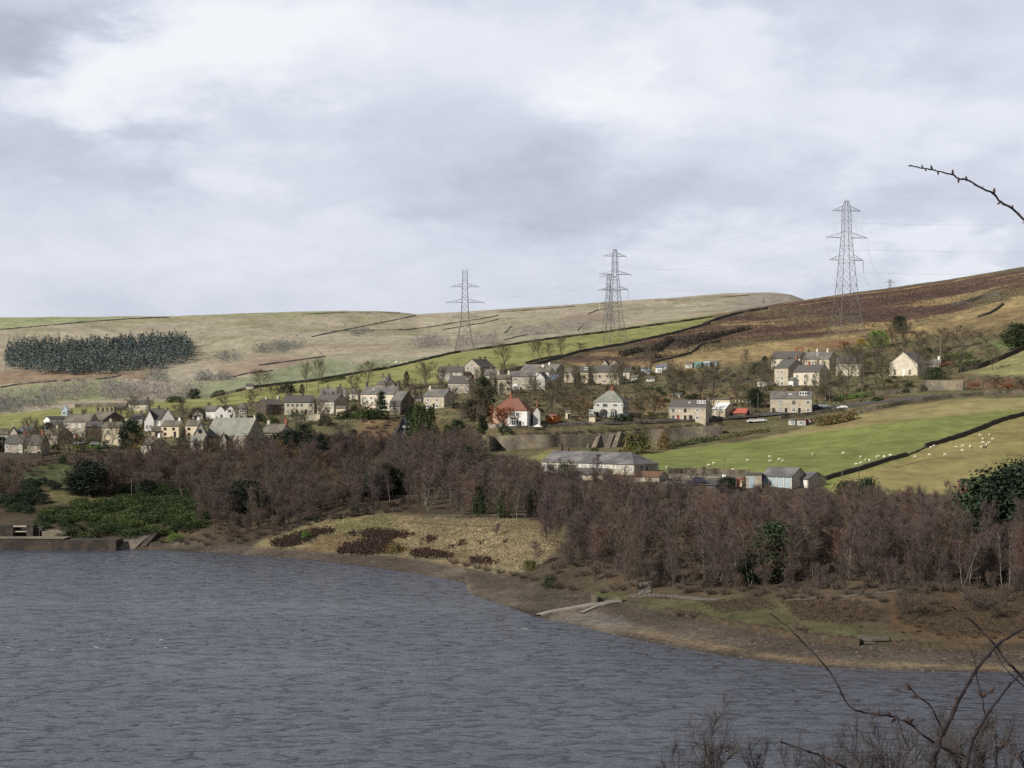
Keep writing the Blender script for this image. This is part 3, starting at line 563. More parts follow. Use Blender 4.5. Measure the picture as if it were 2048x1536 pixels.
# ---------------------------------------------------------------- plant growers (numpy)
def rot_about(v, axis, ang):
    axis = axis / np.linalg.norm(axis); return v * math.cos(ang) + np.cross(axis, v) * math.sin(ang) + axis * axis.dot(v) * (1 - math.cos(ang))
class Bits:
    def __init__(s): s.V = []; s.Q = []; s.n = 0
    def strip(s, a, b, w0, w1, r):
        d = b - a; x = r.normal(size=3); sd = np.cross(d, x); sd /= (np.linalg.norm(sd) + 1e-9)
        s.V += [a - sd * w0, a + sd * w0, b + sd * w1, b - sd * w1]; s.Q.append((s.n, s.n + 1, s.n + 2, s.n + 3)); s.n += 4
    def tube(s, pts, rs, k=4):
        pts = [np.asarray(p, float) for p in pts]; N = len(pts)
        for i, p in enumerate(pts):
            t = pts[min(i + 1, N - 1)] - pts[max(i - 1, 0)]; t /= np.linalg.norm(t) + 1e-9
            x = np.cross(t, (0, 1, .1)); x /= np.linalg.norm(x) + 1e-9; y = np.cross(t, x)
            for j in range(k):
                a = 2 * math.pi * j / k; s.V.append(p + (x * math.cos(a) + y * math.sin(a)) * rs[i])
        for i in range(N - 1):
            for j in range(k): s.Q.append((s.n + i * k + j, s.n + i * k + (j + 1) % k, s.n + (i + 1) * k + (j + 1) % k, s.n + (i + 1) * k + j))
        s.n += N * k
    def leaf(s, c, size, r, flat=0.0):
        a = r.normal(size=3); a /= np.linalg.norm(a); b = r.normal(size=3); b[2] *= 1 - flat; a[2] *= 1 - flat; b -= a * a.dot(b) / max(1e-6, a.dot(a)); b /= np.linalg.norm(b) + 1e-9; a /= np.linalg.norm(a) + 1e-9
        w = size * (.6 + .8 * r.random()); h = w * (.5 + .4 * r.random())
        s.V += [c - a * w, c - b * h, c + a * w, c + b * h]; s.Q.append((s.n, s.n + 1, s.n + 2, s.n + 3)); s.n += 4
    def me(s, name, m, smooth=False): return np_mesh(name, np.array(s.V), np.array(s.Q), m, smooth)

def grow_bare(seed, H=10, r0=.12, width=4.0, clear=.25, n1=15, n2=6, n3=8, lift=.9, tw=.022, bark='bark', twig='twig_brown', forks=1, droop=0.0, lean=.03):
    """a leafless tree: (trunk mesh, crown mesh)"""
    r = np.random.default_rng(seed); T = Bits(); C = Bits()
    stems = []
    for f in range(forks):
        pts = [np.zeros(3)]; az = 2 * math.pi * f / forks + r.random(); out = 0 if forks == 1 else .16 + .14 * r.random()
        d = np.array([math.cos(az) * out, math.sin(az) * out, 1.0]) + r.normal(size=3) * lean; d /= np.linalg.norm(d)
        hh = H * (1 - .2 * r.random() * (f > 0)); n = 7
        for i in range(n):
            d = d + r.normal(size=3) * .05 + np.array([0, 0, .04]); d /= np.linalg.norm(d); pts.append(pts[-1] + d * hh / n)
        rr = r0 / math.sqrt(forks) if forks > 1 else r0
        T.tube(pts, [rr * (1.15 if i == 0 else 1) * (1 - i / (n + .3)) + .012 for i in range(n + 1)], 6); stems.append((pts, hh, rr))
    for pts, hh, rr in stems:
        n = len(pts) - 1
        for k in range(max(4, n1 // forks)):
            t = clear + (1 - clear) * ((k + r.random()) / max(4, n1 // forks)) ** .9; t = min(t, .985); x = t * n; i = min(int(x), n - 1); p = pts[i] + (pts[i + 1] - pts[i]) * (x - i)
            env = math.sin(math.pi * min(1, ((t - clear) / (1 - clear)) * .72 + .24)) ** .8
            L = width * .5 * (.55 + .6 * env) * (.7 + .5 * r.random()) * (1.25 - .45 * t)
            az = 2.4 * k + r.random() * 1.2; up = lift * (.55 + .7 * r.random()); d = np.array([math.cos(az), math.sin(az), up]); d /= np.linalg.norm(d)
            q = [p]; m = 4
            for j in range(m):
                d = d + r.normal(size=3) * .13 + np.array([0, 0, .10 - droop * j * .22]); d /= np.linalg.norm(d); q.append(q[-1] + d * L / m)
            rb = max(.014, rr * .42 * (1 - t * .7)); T.tube(q, [rb * (1 - j / (m + .6)) + .008 for j in range(m + 1)], 4)
            for s in range(n2):
                tt = .25 + .75 * (s + r.random()) / n2; y = min(tt, .99) * m; j = int(y); p2 = q[j] + (q[j + 1] - q[j]) * (y - j)
                d2 = d + r.normal(size=3) * .55; d2[2] += .45 - droop; d2 /= np.linalg.norm(d2); L2 = L * (.35 + .25 * r.random()); e = p2 + d2 * L2 * .5; d2b = d2 + r.normal(size=3) * .25 - np.array([0, 0, droop * .8]); d2b /= np.linalg.norm(d2b); e2 = e + d2b * L2 * .5
                C.strip(p2, e, .026, .018, r); C.strip(e, e2, .018, .010, r)
                for g in range(n3):
                    b = p2 + (e - p2) * r.random() if g % 2 else e + (e2 - e) * r.random(); d3 = d2b + r.normal(size=3) * .5; d3[2] += .35 - droop * 1.3; d3 /= np.linalg.norm(d3)
                    C.strip(b, b + d3 * (.5 + .95 * r.random()) * min(1.2, L2 * .9 + .2), tw, tw * .4, r)
    return T.me('trunk', M[bark], True), C.me('crown', M[twig])

def grow_shrub(seed, H=2.2, width=3.0, n=60, k=9, tw=.02, twig='twig_brown', leafy=None, leaves=0):
    r = np.random.default_rng(seed); T = Bits(); C = Bits()
    for i in range(n):
        az = r.random() * 2 * math.pi; sp = math.sqrt(r.random()); d = np.array([math.cos(az) * sp * width / H * .75, math.sin(az) * sp * width / H * .75, 1.0]); b = np.array([math.cos(az), math.sin(az), 0]) * sp * width * .14
        L = H * (.7 + .35 * r.random()) * (1 - .25 * sp); e = b + d / np.linalg.norm(d) * L
        (T if i % 3 == 0 else C).strip(b, e, .03, .012, r)
        for g in range(k):
            p = b + (e - b) * (.25 + .75 * r.random()); d3 = d / np.linalg.norm(d) + r.normal(size=3) * .6; d3 /= np.linalg.norm(d3); C.strip(p, p + d3 * (.3 + .5 * r.random()) * H * .3, tw, tw * .5, r)
    return T.me('stem', M['bark']), C.me('crown', M[twig])

def grow_leafy(seed, H, width, n, size, m, shape='dome', trunk=.0, bark='bark', flat=.2, lumps=9):
    """evergreen: leaf clumps spread through an uneven volume"""
    r = np.random.default_rng(seed); C = Bits(); T = Bits()
    T.tube([(0, 0, -.3), (0.05 * r.normal(), .05 * r.normal(), H * .5), (0, 0, H * .92)], [.02 * H + .04, .013 * H + .02, .02], 6)
    # boughs: leaf clumps carried out from the stem, so the outline is broken and light shows between
    K = max(24, n // 34)
    for k in range(K):
        t = (k + r.random()) / K; az = 2.4 * k + r.random() * 1.6
        if shape == 'cone': rad = (1 - t) ** .9; z = trunk * H + t * (1 - trunk) * H; sg = (.55, .55, .22)
        elif shape == 'column': rad = math.sin(math.pi * min(1, t * .84 + .16)) ** .5; z = t * H; sg = (.34, .34, .9)
        elif shape == 'pine': rad = math.sin(math.pi * min(1, t * .78 + .16)) ** .8; z = trunk * H + t * (1 - trunk) * H; sg = (.6, .6, .45)
        else: rad = math.sqrt(max(0, 1 - (t * .97) ** 2)); z = t * H * .9; sg = (.5, .5, .34)
        rr = rad * width / 2 * (.45 + .62 * r.random()); z += r.normal() * H * .02
        c0 = np.array([math.cos(az) * rr, math.sin(az) * rr, z]); sw = width * .135 * (.7 + .6 * r.random())
        if shape in ('pine', 'cone'): T.strip(np.array([0, 0, max(.1, z - rr * .25)]), c0, .05, .015, r)
        out = np.array([math.cos(az), math.sin(az), .25 if shape != 'cone' else -.15])
        for q in range(n // K):
            c = c0 + r.normal(size=3) * np.array(sg) * sw * 1.25 + out * abs(r.normal()) * sw * .55; c[2] = max(.05, c[2]); C.leaf(c, size, r, flat)
    if shape in ('pine', 'cone', 'column'):
        for q in range(n // 16): t = r.random(); C.leaf(np.array([r.normal() * .1 * width * (1 - t), r.normal() * .1 * width * (1 - t), H * (.3 + .74 * t)]), size, r, flat)
    return T.me('trunk', M[bark], True), C.me('crown', M[m])

PROTO = {}
def proto(kind, pair): PROTO.setdefault(kind, []).append(pair)
for s in range(6): proto('birch', grow_bare(100 + s, 11, .052, 4.2, .20, 20, 7, 16, 1.6, .0105, 'bark_pale', 'twig_birch', 1 if s < 4 else 2, .12))
for s in range(5): proto('darkstem', grow_bare(150 + s, 11, .075, 4.4, .08, 26, 7, 17, 1.7, .011, 'bark', ['twig_birch', 'twig_brown', 'twig_birch', 'twig_russet', 'twig_birch'][s], 1 if s < 3 else 2, .05))  # plain leafless trees with dark stems, species not known
for s in range(5): proto('bare', grow_bare(200 + s, 9, .11, 4.6, .10, 22, 7, 16, 1.4, .0105, 'bark', 'twig_brown', 1 + s % 3, 0))
for s in range(3): proto('grey', grow_bare(250 + s, 9, .11, 4.6, .12, 21, 7, 16, 1.4, .0105, 'bark_grey', 'twig_birch', 1 + s % 2, 0))
for s in range(4): proto('broad', grow_bare(300 + s, 11, .24, 9.5, .22, 20, 9, 13, .85, .015, 'bark_grey', 'twig_grey', 1, 0))
for s in range(4): proto('sapling', grow_bare(290 + s, 5.6, .06, 3.4, .04, 22, 6, 13, 1.5, .0115, 'bark', ['twig_birch', 'twig_brown', 'twig_birch', 'twig_brown'][s], 2 + s % 2, 0))
for s in range(4): proto('village', grow_bare(270 + s, 9, .11, 5.2, .16, 18, 6, 12, 1.1, .0165, 'bark_grey', 'twig_grey', 1 + s % 3, 0))
for s in range(3): proto('near', grow_bare(370 + s, 9, .10, 5.4, .2, 17, 8, 10, .8, .0095, 'bark', 'twig_near', 2 + s % 2, 0))
for s in range(2): proto('nearbirch', grow_bare(380 + s, 9.5, .085, 4.4, .2, 17, 8, 12, 1.0, .009, 'bark', 'twig_near', 1, .15))
for s in range(2): proto('gold', grow_bare(330 + s, 8, .11, 4.6, .12, 14, 6, 9, 1.0, .024, 'bark', 'twig_gold', 2, 0))
for s in range(2): proto('rust', grow_bare(340 + s, 5, .09, 3.6, .1, 12, 6, 9, .8, .05, 'bark', 'twig_rust', 2, 0))
for s in range(4): proto('shrub', grow_shrub(400 + s, 2.4, 3.4, 60, 9, .021, 'twig_brown'))
for s in range(2): proto('shrub_rust', grow_shrub(420 + s, 1.6, 2.8, 60, 9, .024, 'bracken'))
for s in range(3): proto('pine', grow_leafy(500 + s, 9, 5.0, 4200, .19, 'leaf_dark', 'pine', .12))
for s in range(3): proto('spruce', grow_leafy(510 + s, 9, 4.2, 3200, .18, 'leaf_dark', 'cone', .03))
for s in range(3): proto('cypress', grow_leafy(520 + s, 8, 2.8, 2600, .15, 'leaf_green', 'column'))
for s in range(2): proto('cypress_dark', grow_leafy(525 + s, 8, 2.8, 2600, .15, 'leaf_dark', 'column'))
for s in range(4): proto('bush', grow_leafy(530 + s, 2.4, 4.4, 1900, .13, 'leaf_green', 'dome'))
for s in range(2): proto('bush_dark', grow_leafy(540 + s, 2.6, 4.0, 1800, .13, 'leaf_dark', 'dome'))
for s in range(2): proto('bush_bright', grow_leafy(545 + s, 2.4, 3.8, 1700, .12, 'leaf_bright', 'dome'))
for s in range(1): proto('bush_gold', grow_leafy(548 + s, 2.4, 3.6, 1600, .12, 'leaf_gold', 'dome'))
for s in range(2): proto('bush_olive', grow_leafy(550 + s, 2.6, 4.2, 1900, .13, 'leaf_olive', 'dome'))
SIZE = {'sapling': (6, 3.6), 'village': (9.5, 5.2), 'near': (9.5, 5.0), 'nearbirch': (10, 4.0), 'darkstem': (11.5, 4.2), 'birch': (11.5, 4.2), 'bare': (9.5, 4.6), 'grey': (9.5, 4.6), 'broad': (11.5, 9.5), 'gold': (8.5, 4.6), 'rust': (5.3, 3.8), 'shrub': (2.6, 3.4), 'shrub_rust': (1.8, 2.8), 'pine': (9, 5), 'spruce': (9, 4.2), 'cypress': (8, 2.8), 'cypress_dark': (8, 2.8), 'bush': (2.4, 4.6), 'bush_dark': (2.6, 4.2), 'bush_bright': (2.4, 4), 'bush_gold': (2.4, 3.8), 'bush_olive': (2.6, 4.4)}
KIND = {'sapling': ('sapling', 'sapling'), 'village': ('garden_tree', 'tree'), 'near': ('thorn_bush', 'bush'), 'nearbirch': ('birch_tree', 'birch tree'), 'darkstem': ('leafless_tree', 'alder tree'), 'birch': ('birch_tree', 'birch tree'), 'bare': ('bare_tree', 'tree'), 'grey': ('bare_tree', 'tree'), 'broad': ('bare_tree', 'tree'), 'gold': ('bare_tree', 'tree'), 'rust': ('beech_tree', 'tree'), 'shrub': ('shrub', 'shrub'), 'shrub_rust': ('bracken_clump', 'bracken'), 'pine': ('pine_tree', 'pine tree'), 'spruce': ('spruce_tree', 'conifer'), 'cypress': ('cypress_tree', 'conifer'), 'cypress_dark': ('cypress_tree', 'conifer'), 'bush': ('bush', 'bush'), 'bush_dark': ('bush', 'bush'), 'bush_bright': ('bush', 'bush'), 'bush_gold': ('bush', 'bush'), 'bush_olive': ('bush', 'bush')}
TREE_N = {}
def plant(kind, loc, h, w=None, label=None, group=None, name=None, cat=None, var=None):
    pr = PROTO[kind]; i = random.randrange(len(pr)) if var is None else var % len(pr)
    H0, W0 = SIZE[kind]; sz = h / H0; sx = sz if w is None else w / W0
    nm, ct = KIND[kind]
    root = empty(name or nm, loc, label, cat or ct, group, random.random() * 6.283)
    root.scale = (sx, sx, sz)
    for me in pr[i]:
        link(me.name.split('.')[0], me, root)
    TREE_N[kind] = TREE_N.get(kind, 0) + 1
    return root
def plant_px(kind, u, vb, vt, label, wpx=None, group=None, dmin=200, **k):
    """plant standing at survey point (u, vb) whose top reaches vt"""
    p = ground(u, vb, dmin); s = p.y / FOC
    return plant(kind, p, (vb - vt) * s, None if wpx is None else wpx * s, label, group, **k)
def scatter(kinds, poly_uv, n, hfun, label, group, mind=2.0, dmin=240.0, dmax=900.0, wfun=None, avoid=(), name=None, cat=None):
    """n plants spread evenly over the land inside a survey outline"""
    us = [p[0] for p in poly_uv]; placed = []; tries = 0
    while len(placed) < n and tries < n * 60:
        tries += 1
        u = random.uniform(min(us), max(us)); D = math.sqrt(random.uniform(dmin ** 2, dmax ** 2))
        z = float(np.interp(D, DS, column(u))); v = LEV + FOC * (EYE - z) / D
        if not inpoly(np.array([u]), np.array([v]), poly_uv)[0]: continue
        if any(inpoly(np.array([u]), np.array([v]), a)[0] for a in avoid): continue
        x = (u - MID) / FOC * D
        if any((x - a) ** 2 + (D - b) ** 2 < mind * mind for a, b in placed): continue
        placed.append((x, D))
        k = kinds[random.randrange(len(kinds))] if isinstance(kinds, (list, tuple)) else kinds
        lb = label[k] if isinstance(label, dict) else label; gp = group[k] if isinstance(group, dict) else group
        plant(k, (x, D, z - .15), hfun(u, v, D) * random.uniform(.68, 1.17), None if wfun is None else wfun(u, v, D) * random.uniform(.8, 1.2), lb, gp, name, cat)
    return len(placed)
# ---------------------------------------------------------------- the woods
LR = 'bare birch with pale stem in the dense wood at the right above the shore'
G_R = 'birches of the lakeside wood on the right'
LRA = 'dark stemmed leafless tree in the dense wood at the right above the shore'
scatter(['darkstem', 'darkstem', 'darkstem', 'birch'], [(1392, 1176), (1550, 1179), (1700, 1166), (1860, 1172), (2090, 1190), (2090, 1078), (1700, 1066), (1392, 1052)], 255, lambda u, v, D: 12.0 if D < 380 else (10.4 if 1340 < u < 1665 else 11.8), {'darkstem': LRA, 'birch': LR}, {'darkstem': 'dark stemmed trees of the right wood', 'birch': G_R}, 2.5, 290, 440, lambda u, v, D: 4.4)
LM = 'bare birch in the thin stand between the straw grass and the long roofed building'
LMA = 'dark stemmed leafless tree in the thin stand behind the straw grass bank'
scatter(['darkstem', 'birch'], [(830, 1028), (900, 1036), (1000, 1042), (1080, 1050), (1400, 1054), (1400, 1010), (1100, 985), (950, 960), (830, 975)], 120, lambda u, v, D: 10.5 if u > 1050 else 10, {'birch': LM, 'darkstem': LMA}, {'birch': 'birches behind the straw bank', 'darkstem': 'dark stemmed trees behind the straw bank'}, 2.6, 400, 540, lambda u, v, D: 4.0)
LC = 'tall brown leafless tree in the clump beside the slipway path'
scatter(['darkstem', 'darkstem', 'grey'], [(1085, 1085), (1150, 1130), (1250, 1165), (1390, 1178), (1390, 1110), (1290, 1105), (1285, 1060), (1100, 1052)], 48, lambda u, v, D: 10.5, LC, 'trees of the clump by the slipway', 2.6, 320, 450, lambda u, v, D: 4.6, name='leafless_tree', cat='tree')
LL = 'brown leafless tree in the hillside wood between the village and the water'
LANE = [(780, 900), (792, 862), (800, 840), (840, 815), (850, 830), (830, 862), (822, 900)]
wl = [(150, 985), (330, 985), (420, 1060), (540, 1062), (620, 1040), (700, 1028), (830, 1018), (860, 975), (960, 935), (985, 912), (930, 892), (820, 884), (700, 890), (560, 903), (480, 912), (300, 922), (170, 935)]
def hl(u, v, D): return 6.5 + 2.6 * min(1, max(0, (v - 890) / 70))
scatter(['bare', 'grey', 'bare', 'grey'], wl, 250, hl, LL, 'leafless trees of the wood below the village', 2.6, 455, 625, lambda u, v, D: 4.4, avoid=[LANE])
scatter('birch', [(640, 1010), (800, 1010), (980, 920), (930, 895), (760, 930)], 26, lambda u, v, D: 9, 'white stemmed birch scattered through the hillside wood below the village', 'birches in the wood below the village', 5, 455, 625)
scatter('gold', [(590, 985), (680, 985), (680, 915), (480, 905), (500, 950)], 12, lambda u, v, D: 7.5, 'golden twigged tree among the brown wood below the chapel roof', 'golden twigged trees below the village', 4, 480, 625)
# brush along the foot of the woods
scatter('shrub', [(1090, 1140), (1200, 1180), (1390, 1188), (1600, 1200), (2080, 1225), (2080, 1165), (1850, 1150), (1700, 1145), (1550, 1155), (1390, 1155), (1150, 1110)], 170, lambda u, v, D: 2.0, 'low brown brush at the foot of the right hand wood', 'brush at the foot of the right wood', 1.9, 280, 420, name='undergrowth_shrub')  # plain brown shrubs, same growth as the other brush
scatter('shrub_rust', [(1600, 1205), (1750, 1215), (2080, 1215), (2080, 1280), (1900, 1280), (1700, 1250)], 60, lambda u, v, D: .8, 'rusty bracken clump on the right hand bank above the beach', 'bracken clumps on the right bank', 1.5, 255, 320)
scatter('shrub', [(420, 1075), (540, 1078), (640, 1045), (830, 1022), (830, 1000), (600, 1030), (420, 1050)], 45, lambda u, v, D: 2.2, 'brown brush where the hillside wood meets the straw bank', 'brush at the edge of the lower wood', 2.2, 430, 520)
scatter('shrub', [(420, 905), (560, 895), (800, 878), (900, 885), (980, 905), (940, 925), (700, 915), (420, 930)], 70, lambda u, v, D: 3.2, 'brown brush at the top of the wood under the village', 'brush under the village', 2.6, 550, 640, avoid=[LANE])
scatter('shrub', [(700, 880), (725, 842), (795, 838), (790, 880)], 26, lambda u, v, D: 2.0, 'brown scrub on the open slope left of the steep lane', 'scrub left of the lane', 2.6, 600, 680, avoid=[LANE])
scatter('shrub', [(1000, 945), (1080, 950), (1080, 930), (1000, 915)], 14, lambda u, v, D: 3.6, 'brown brush left of the long roofed building', 'brush left of the long building', 2.6, 480, 600)
scatter('shrub', [(300, 1085), (420, 1092), (520, 1085), (520, 1068), (400, 1060), (300, 1066)], 26, lambda u, v, D: 2.0, 'brown brush above the stony shore right of the weir ramp', 'brush above the shore on the left', 2.2, 440, 500)
scatter('sapling', [(400, 1062), (470, 1078), (545, 1070), (640, 1038), (740, 1022), (740, 990), (560, 1000), (400, 1020)], 75, lambda u, v, D: 5.2, 'purple brown sapling thicket between the round pine and the straw bank', 'saplings of the lower left wood', 2.2, 440, 540)
scatter('sapling', [(1100, 1130), (1200, 1172), (1390, 1182), (1600, 1184), (2080, 1196), (2080, 1165), (1850, 1150), (1700, 1145), (1550, 1155), (1390, 1150), (1180, 1110)], 80, lambda u, v, D: 4.6, 'brown sapling along the front edge of the right hand wood', 'saplings along the front of the right wood', 2.2, 290, 400)
scatter('sapling', [(170, 1000), (330, 990), (420, 1000), (400, 930), (200, 935)], 50, lambda u, v, D: 6.0, 'russet sapling in the thicket around the utility pole at the lower left', 'saplings around the lower left pole', 2.2, 500, 600)
scatter('bush_dark', [(10, 985), (100, 960), (130, 975), (60, 1000), (10, 1020)], 16, lambda u, v, D: 2.2, 'dark low bush in the gardens at the lower left edge', 'dark garden bushes at the lower left', 2.4, 480, 600, name='garden_bush')
scatter('shrub', [(0, 925), (130, 925), (180, 940), (100, 960), (0, 970)], 22, lambda u, v, D: 2.4, 'bare brown bush in the gardens below the lower left pair of houses', 'bare garden bushes at the lower left', 2.4, 520, 610, name='garden_bush')
# rhododendron bank at the left
scatter('bush', [(75, 1062), (130, 1080), (230, 1080), (330, 1068), (380, 1040), (370, 985), (300, 985), (250, 1000), (150, 1005), (90, 1025)], 95, lambda u, v, D: 2.1, 'glossy evergreen bush in the dense bank above the old weir', 'evergreen bushes above the weir', 2.2, 450, 600, lambda u, v, D: 6.0)
scatter('bush', [(330, 1068), (400, 1060), (425, 1025), (378, 1000), (372, 975), (240, 975), (235, 988), (300, 984), (372, 990), (380, 1040)], 40, lambda u, v, D: 2.3, 'glossy evergreen bush in the dense bank above the old weir', 'evergreen bushes above the weir', 2.2, 450, 600, lambda u, v, D: 5.4)
scatter('bush_dark', [(0, 1030), (60, 1030), (95, 1000), (60, 970), (0, 975)], 14, lambda u, v, D: 3.2, 'dark evergreen bush at the left edge below the gardens', 'dark bushes at the left edge', 2.4, 480, 600)
scatter('bare', [(-40, 1035), (60, 1000), (40, 960), (-40, 960)], 14, lambda u, v, D: 7, 'leafless tree at the left edge of the picture above the weir', 'leafless trees at the left edge', 3, 480, 600)
# evergreens that stand out in the woods
for a in [('pine', 180, 992, 925, 70, 'dark pine left of the utility pole in the lower left wood'), ('pine', 150, 990, 950, 40, 'smaller dark pine beside the big pine in the lower left wood'), ('pine', 292, 990, 960, 34, 'small dark pine just right of the utility pole'),
          ('pine', 490, 1040, 965, 66, 'round dark pine in the middle of the lower left wood'), ('pine', 460, 1015, 972, 40, 'dark pine on the left shoulder of the round pine'), ('pine', 765, 990, 928, 62, 'dark spreading pine above the picnic tables'), ('pine', 790, 985, 938, 44, 'second dark pine right of the one above the picnic tables'),
          ('pine', 745, 1000, 950, 40, 'dark pine left of the pair above the picnic tables'), ('spruce', 937, 950, 893, 30, 'slim dark spruce standing alone in the birches left of the retaining wall'), ('cypress', 958, 1032, 975, 26, 'green conifer at the edge of the straw bank, leftmost of three'),
          ('cypress', 1008, 1036, 985, 26, 'green conifer at the edge of the straw bank, middle of three'), ('cypress_dark', 1064, 1032, 980, 22, 'dark conifer at the edge of the straw bank, rightmost of three'), ('pine', 1270, 1006, 972, 44, 'green pine crown in front of the long roofed building'), ('pine', 1130, 968, 930, 36, 'green tree in front of the left half of the long roofed building'),
          ('pine', 1555, 1165, 1050, 84, 'dark green pine among the birches of the right hand wood'), ('pine', 1500, 1168, 1110, 50, 'low dark pine at the foot of the right hand wood'), ('pine', 1700, 1040, 965, 60, 'green pine poking out of the top of the right hand wood'), ('pine', 1455, 985, 955, 40, 'small pine left of the garage block'),
          ('pine', 1735, 1045, 960, 44, 'second green pine at the top of the right hand wood'), ('cypress_dark', 705, 1032, 1015, 10, 'small dark conifer on the edge of the straw bank, leftmost of the small ones'), ('cypress_dark', 714, 1031, 1014, 9, 'small dark conifer near the picnic tables'), ('cypress_dark', 733, 1029, 1016, 9, 'tiny dark conifer nearest the picnic tables'),
          ('cypress_dark', 632, 1045, 1030, 9, 'lone tiny conifer at the left end of the straw bank'), ('cypress_dark', 562, 1052, 1030, 14, 'small dark conifer at the wood edge left of the straw bank'), ('cypress_dark', 681, 1038, 1028, 8, 'tiniest dark conifer on the straw bank'), ('cypress_dark', 700, 1005, 985, 22, 'dark conifer in the wood edge below the brown scrub'),
          ('bush_bright', 1140, 990, 968, 30, 'green ivy clad bush in front of the long building'), ('bush_bright', 612, 1078, 1062, 18, 'bright green bush among the heather above the shore'), ('bush_bright', 350, 1082, 1068, 34, 'green bush on the stony shore right of the weir ramp')]:
    plant_px(a[0], a[1], a[2], a[3], a[5], a[4])
for i, (u, vb, vt, w) in enumerate([(1965, 1150, 962, 100), (2010, 1155, 948, 120), (2056, 1155, 942, 120), (1985, 1120, 965, 90), (2044, 1115, 932, 110)]):
    plant_px('pine', u, vb, vt, ['dark broad pine at the right edge, leftmost of the clump', 'tall dark pine at the right edge above the birch stems', 'darkest pine cut by the right edge of the picture', 'lower dark pine behind the leftmost pine at the right edge', 'tallest dark pine at the right edge behind the others'][i], w)
# dark evergreens under the middle of the village
for i, (k, u, vb, vt, w) in enumerate([('pine', 555, 912, 868, 44), ('pine', 585, 915, 862, 46), ('pine', 608, 905, 850, 40), ('pine', 640, 915, 872, 44), ('spruce', 645, 905, 868, 22), ('pine', 670, 905, 872, 34), ('spruce', 700, 900, 872, 30), ('spruce', 708, 895, 860, 20), ('pine', 690, 905, 875, 34), ('pine', 620, 925, 880, 40), ('spruce', 722, 900, 868, 14)]):
    plant_px(k, u, vb, vt, 'dark evergreen in the belt below the bay windowed house', w, 'evergreen belt below the bay windowed house', dmin=560)
# single trunks near the path
for (u, vb, vt, w, l) in [(1257, 1196, 1085, 40, 'bare tree on the grass left of the rail fence'), (1273, 1196, 1060, 36, 'slim bare tree just left of the rail fence'), (1347, 1199, 1085, 34, 'bare tree rising behind the rail fence'), (1728, 1192, 1168, 16, 'tiny bare tree beside the right hand track'), (992, 1073, 1048, 24, 'lone thorn tree on the straw bank')]:
    plant_px('grey', u, vb, vt, l, w)
for i, (u, vb, vt, w) in enumerate([(1805, 1232, 1180, 34), (1830, 1238, 1170, 40), (1950, 1225, 1175, 40), (1990, 1240, 1190, 44)]):
    plant_px('bare', u, vb, vt, 'thin bare bush on the bracken bank at the right', w, 'thin bushes on the bracken bank')
for i, (u, vb, vt, w) in enumerate([(1925, 1178, 1110, 26), (1939, 1176, 1112, 24), (1957, 1175, 1098, 26), (1975, 1172, 1080, 30), (1990, 1174, 1125, 22), (2004, 1176, 1085, 30), (2018, 1178, 1080, 30)]):
    plant_px('birch', u, vb, vt - 30, 'white birch stem standing clear in front of the right edge pines', w + 14, 'white birch stems by the right edge')
for (u, vb, vt, w, l) in [(890, 955, 885, 34, 'white birch left of the lone spruce'), (897, 950, 868, 36, 'forked white birch just left of the lone spruce'), (868, 950, 900, 26, 'slim white birch farthest left of the lone spruce'), (955, 925, 860, 36, 'white birch right of the lone spruce'), (915, 1030, 965, 40, 'multi stemmed white birch at the edge of the straw bank'), (855, 1022, 975, 34, 'white birch right of the picnic tables'), (998, 1012, 955, 30, 'white birch beside the middle conifer of the straw bank'),
                      (1043, 995, 940, 34, 'white birch left of the long roofed building'), (1100, 1030, 980, 34, 'forked pale birch behind the straw bank'), (1307, 1060, 985, 34, 'white stem left of the small straw clearing'), (1370, 1045, 960, 34, 'white birch above the small straw clearing'), (843, 1100, 1075, 12, 'short pale stump of a birch on the heather'), (1072, 1138, 1085, 34, 'white leaning birch at the end of the straw bank')]:
    plant_px('birch', u, vb, vt, l, w)
for (k, u, vb, vt, w, l) in [('shrub', 1390, 1236, 1212, 46, 'dark heather bush overhanging the beach right of the slipway'), ('shrub', 1360, 1232, 1214, 34, 'smaller dark bush left of the one overhanging the beach'), ('shrub', 1118, 1178, 1155, 30, 'dark bush on the bank left of the slipway'), ('shrub', 1145, 1182, 1160, 26, 'second dark bush on the bank left of the slipway'), ('shrub', 1205, 1186, 1174, 24, 'low dark bush left of the two slim path trees'),
                          ('shrub', 1600, 1262, 1240, 40, 'dark brush spilling over the bank left of the concrete slab'), ('shrub', 1640, 1276, 1254, 44, 'dark brush spilling over the bank just left of the concrete slab'), ('shrub', 1680, 1283, 1266, 30, 'low dark brush touching the concrete slab bank'), ('shrub', 1815, 1290, 1268, 56, 'dark bush on the beach edge right of the concrete slab'), ('bush_dark', 1100, 1176, 1150, 34, 'dark evergreen bush at the left foot of the slipway clump'), ('bush_olive', 1060, 1140, 1120, 30, 'olive bush at the right end of the straw bank'), ('bush_olive', 790, 1104, 1085, 40, 'olive willow bush among the heather above the shore')]:
    plant_px(k, u, vb, vt, l, w, name='shore_bush')
for i, u in enumerate(range(1880, 2060, 22)): plant_px('shrub', u + random.uniform(-6, 6), 1294, 1280, 'low dark brush along the beach edge at the right', 30, 'brush along the right beach edge', name='shore_bush')
for i, u in enumerate(range(905, 1080, 24)): plant_px('shrub', u + random.uniform(-6, 6), 1128 + (u - 905) * .2, 1113 + (u - 905) * .2, 'dark heather bush on the lower edge of the straw bank', 26, 'heather bushes under the straw bank', name='shore_bush')
scatter('shrub_rust', [(520, 1092), (620, 1054), (760, 1038), (810, 1060), (740, 1085), (690, 1103), (600, 1098)], 60, lambda u, v, D: .55, 'brown bracken clump on the left half of the straw bank', 'bracken clumps on the straw bank', 1.6, 380, 480)
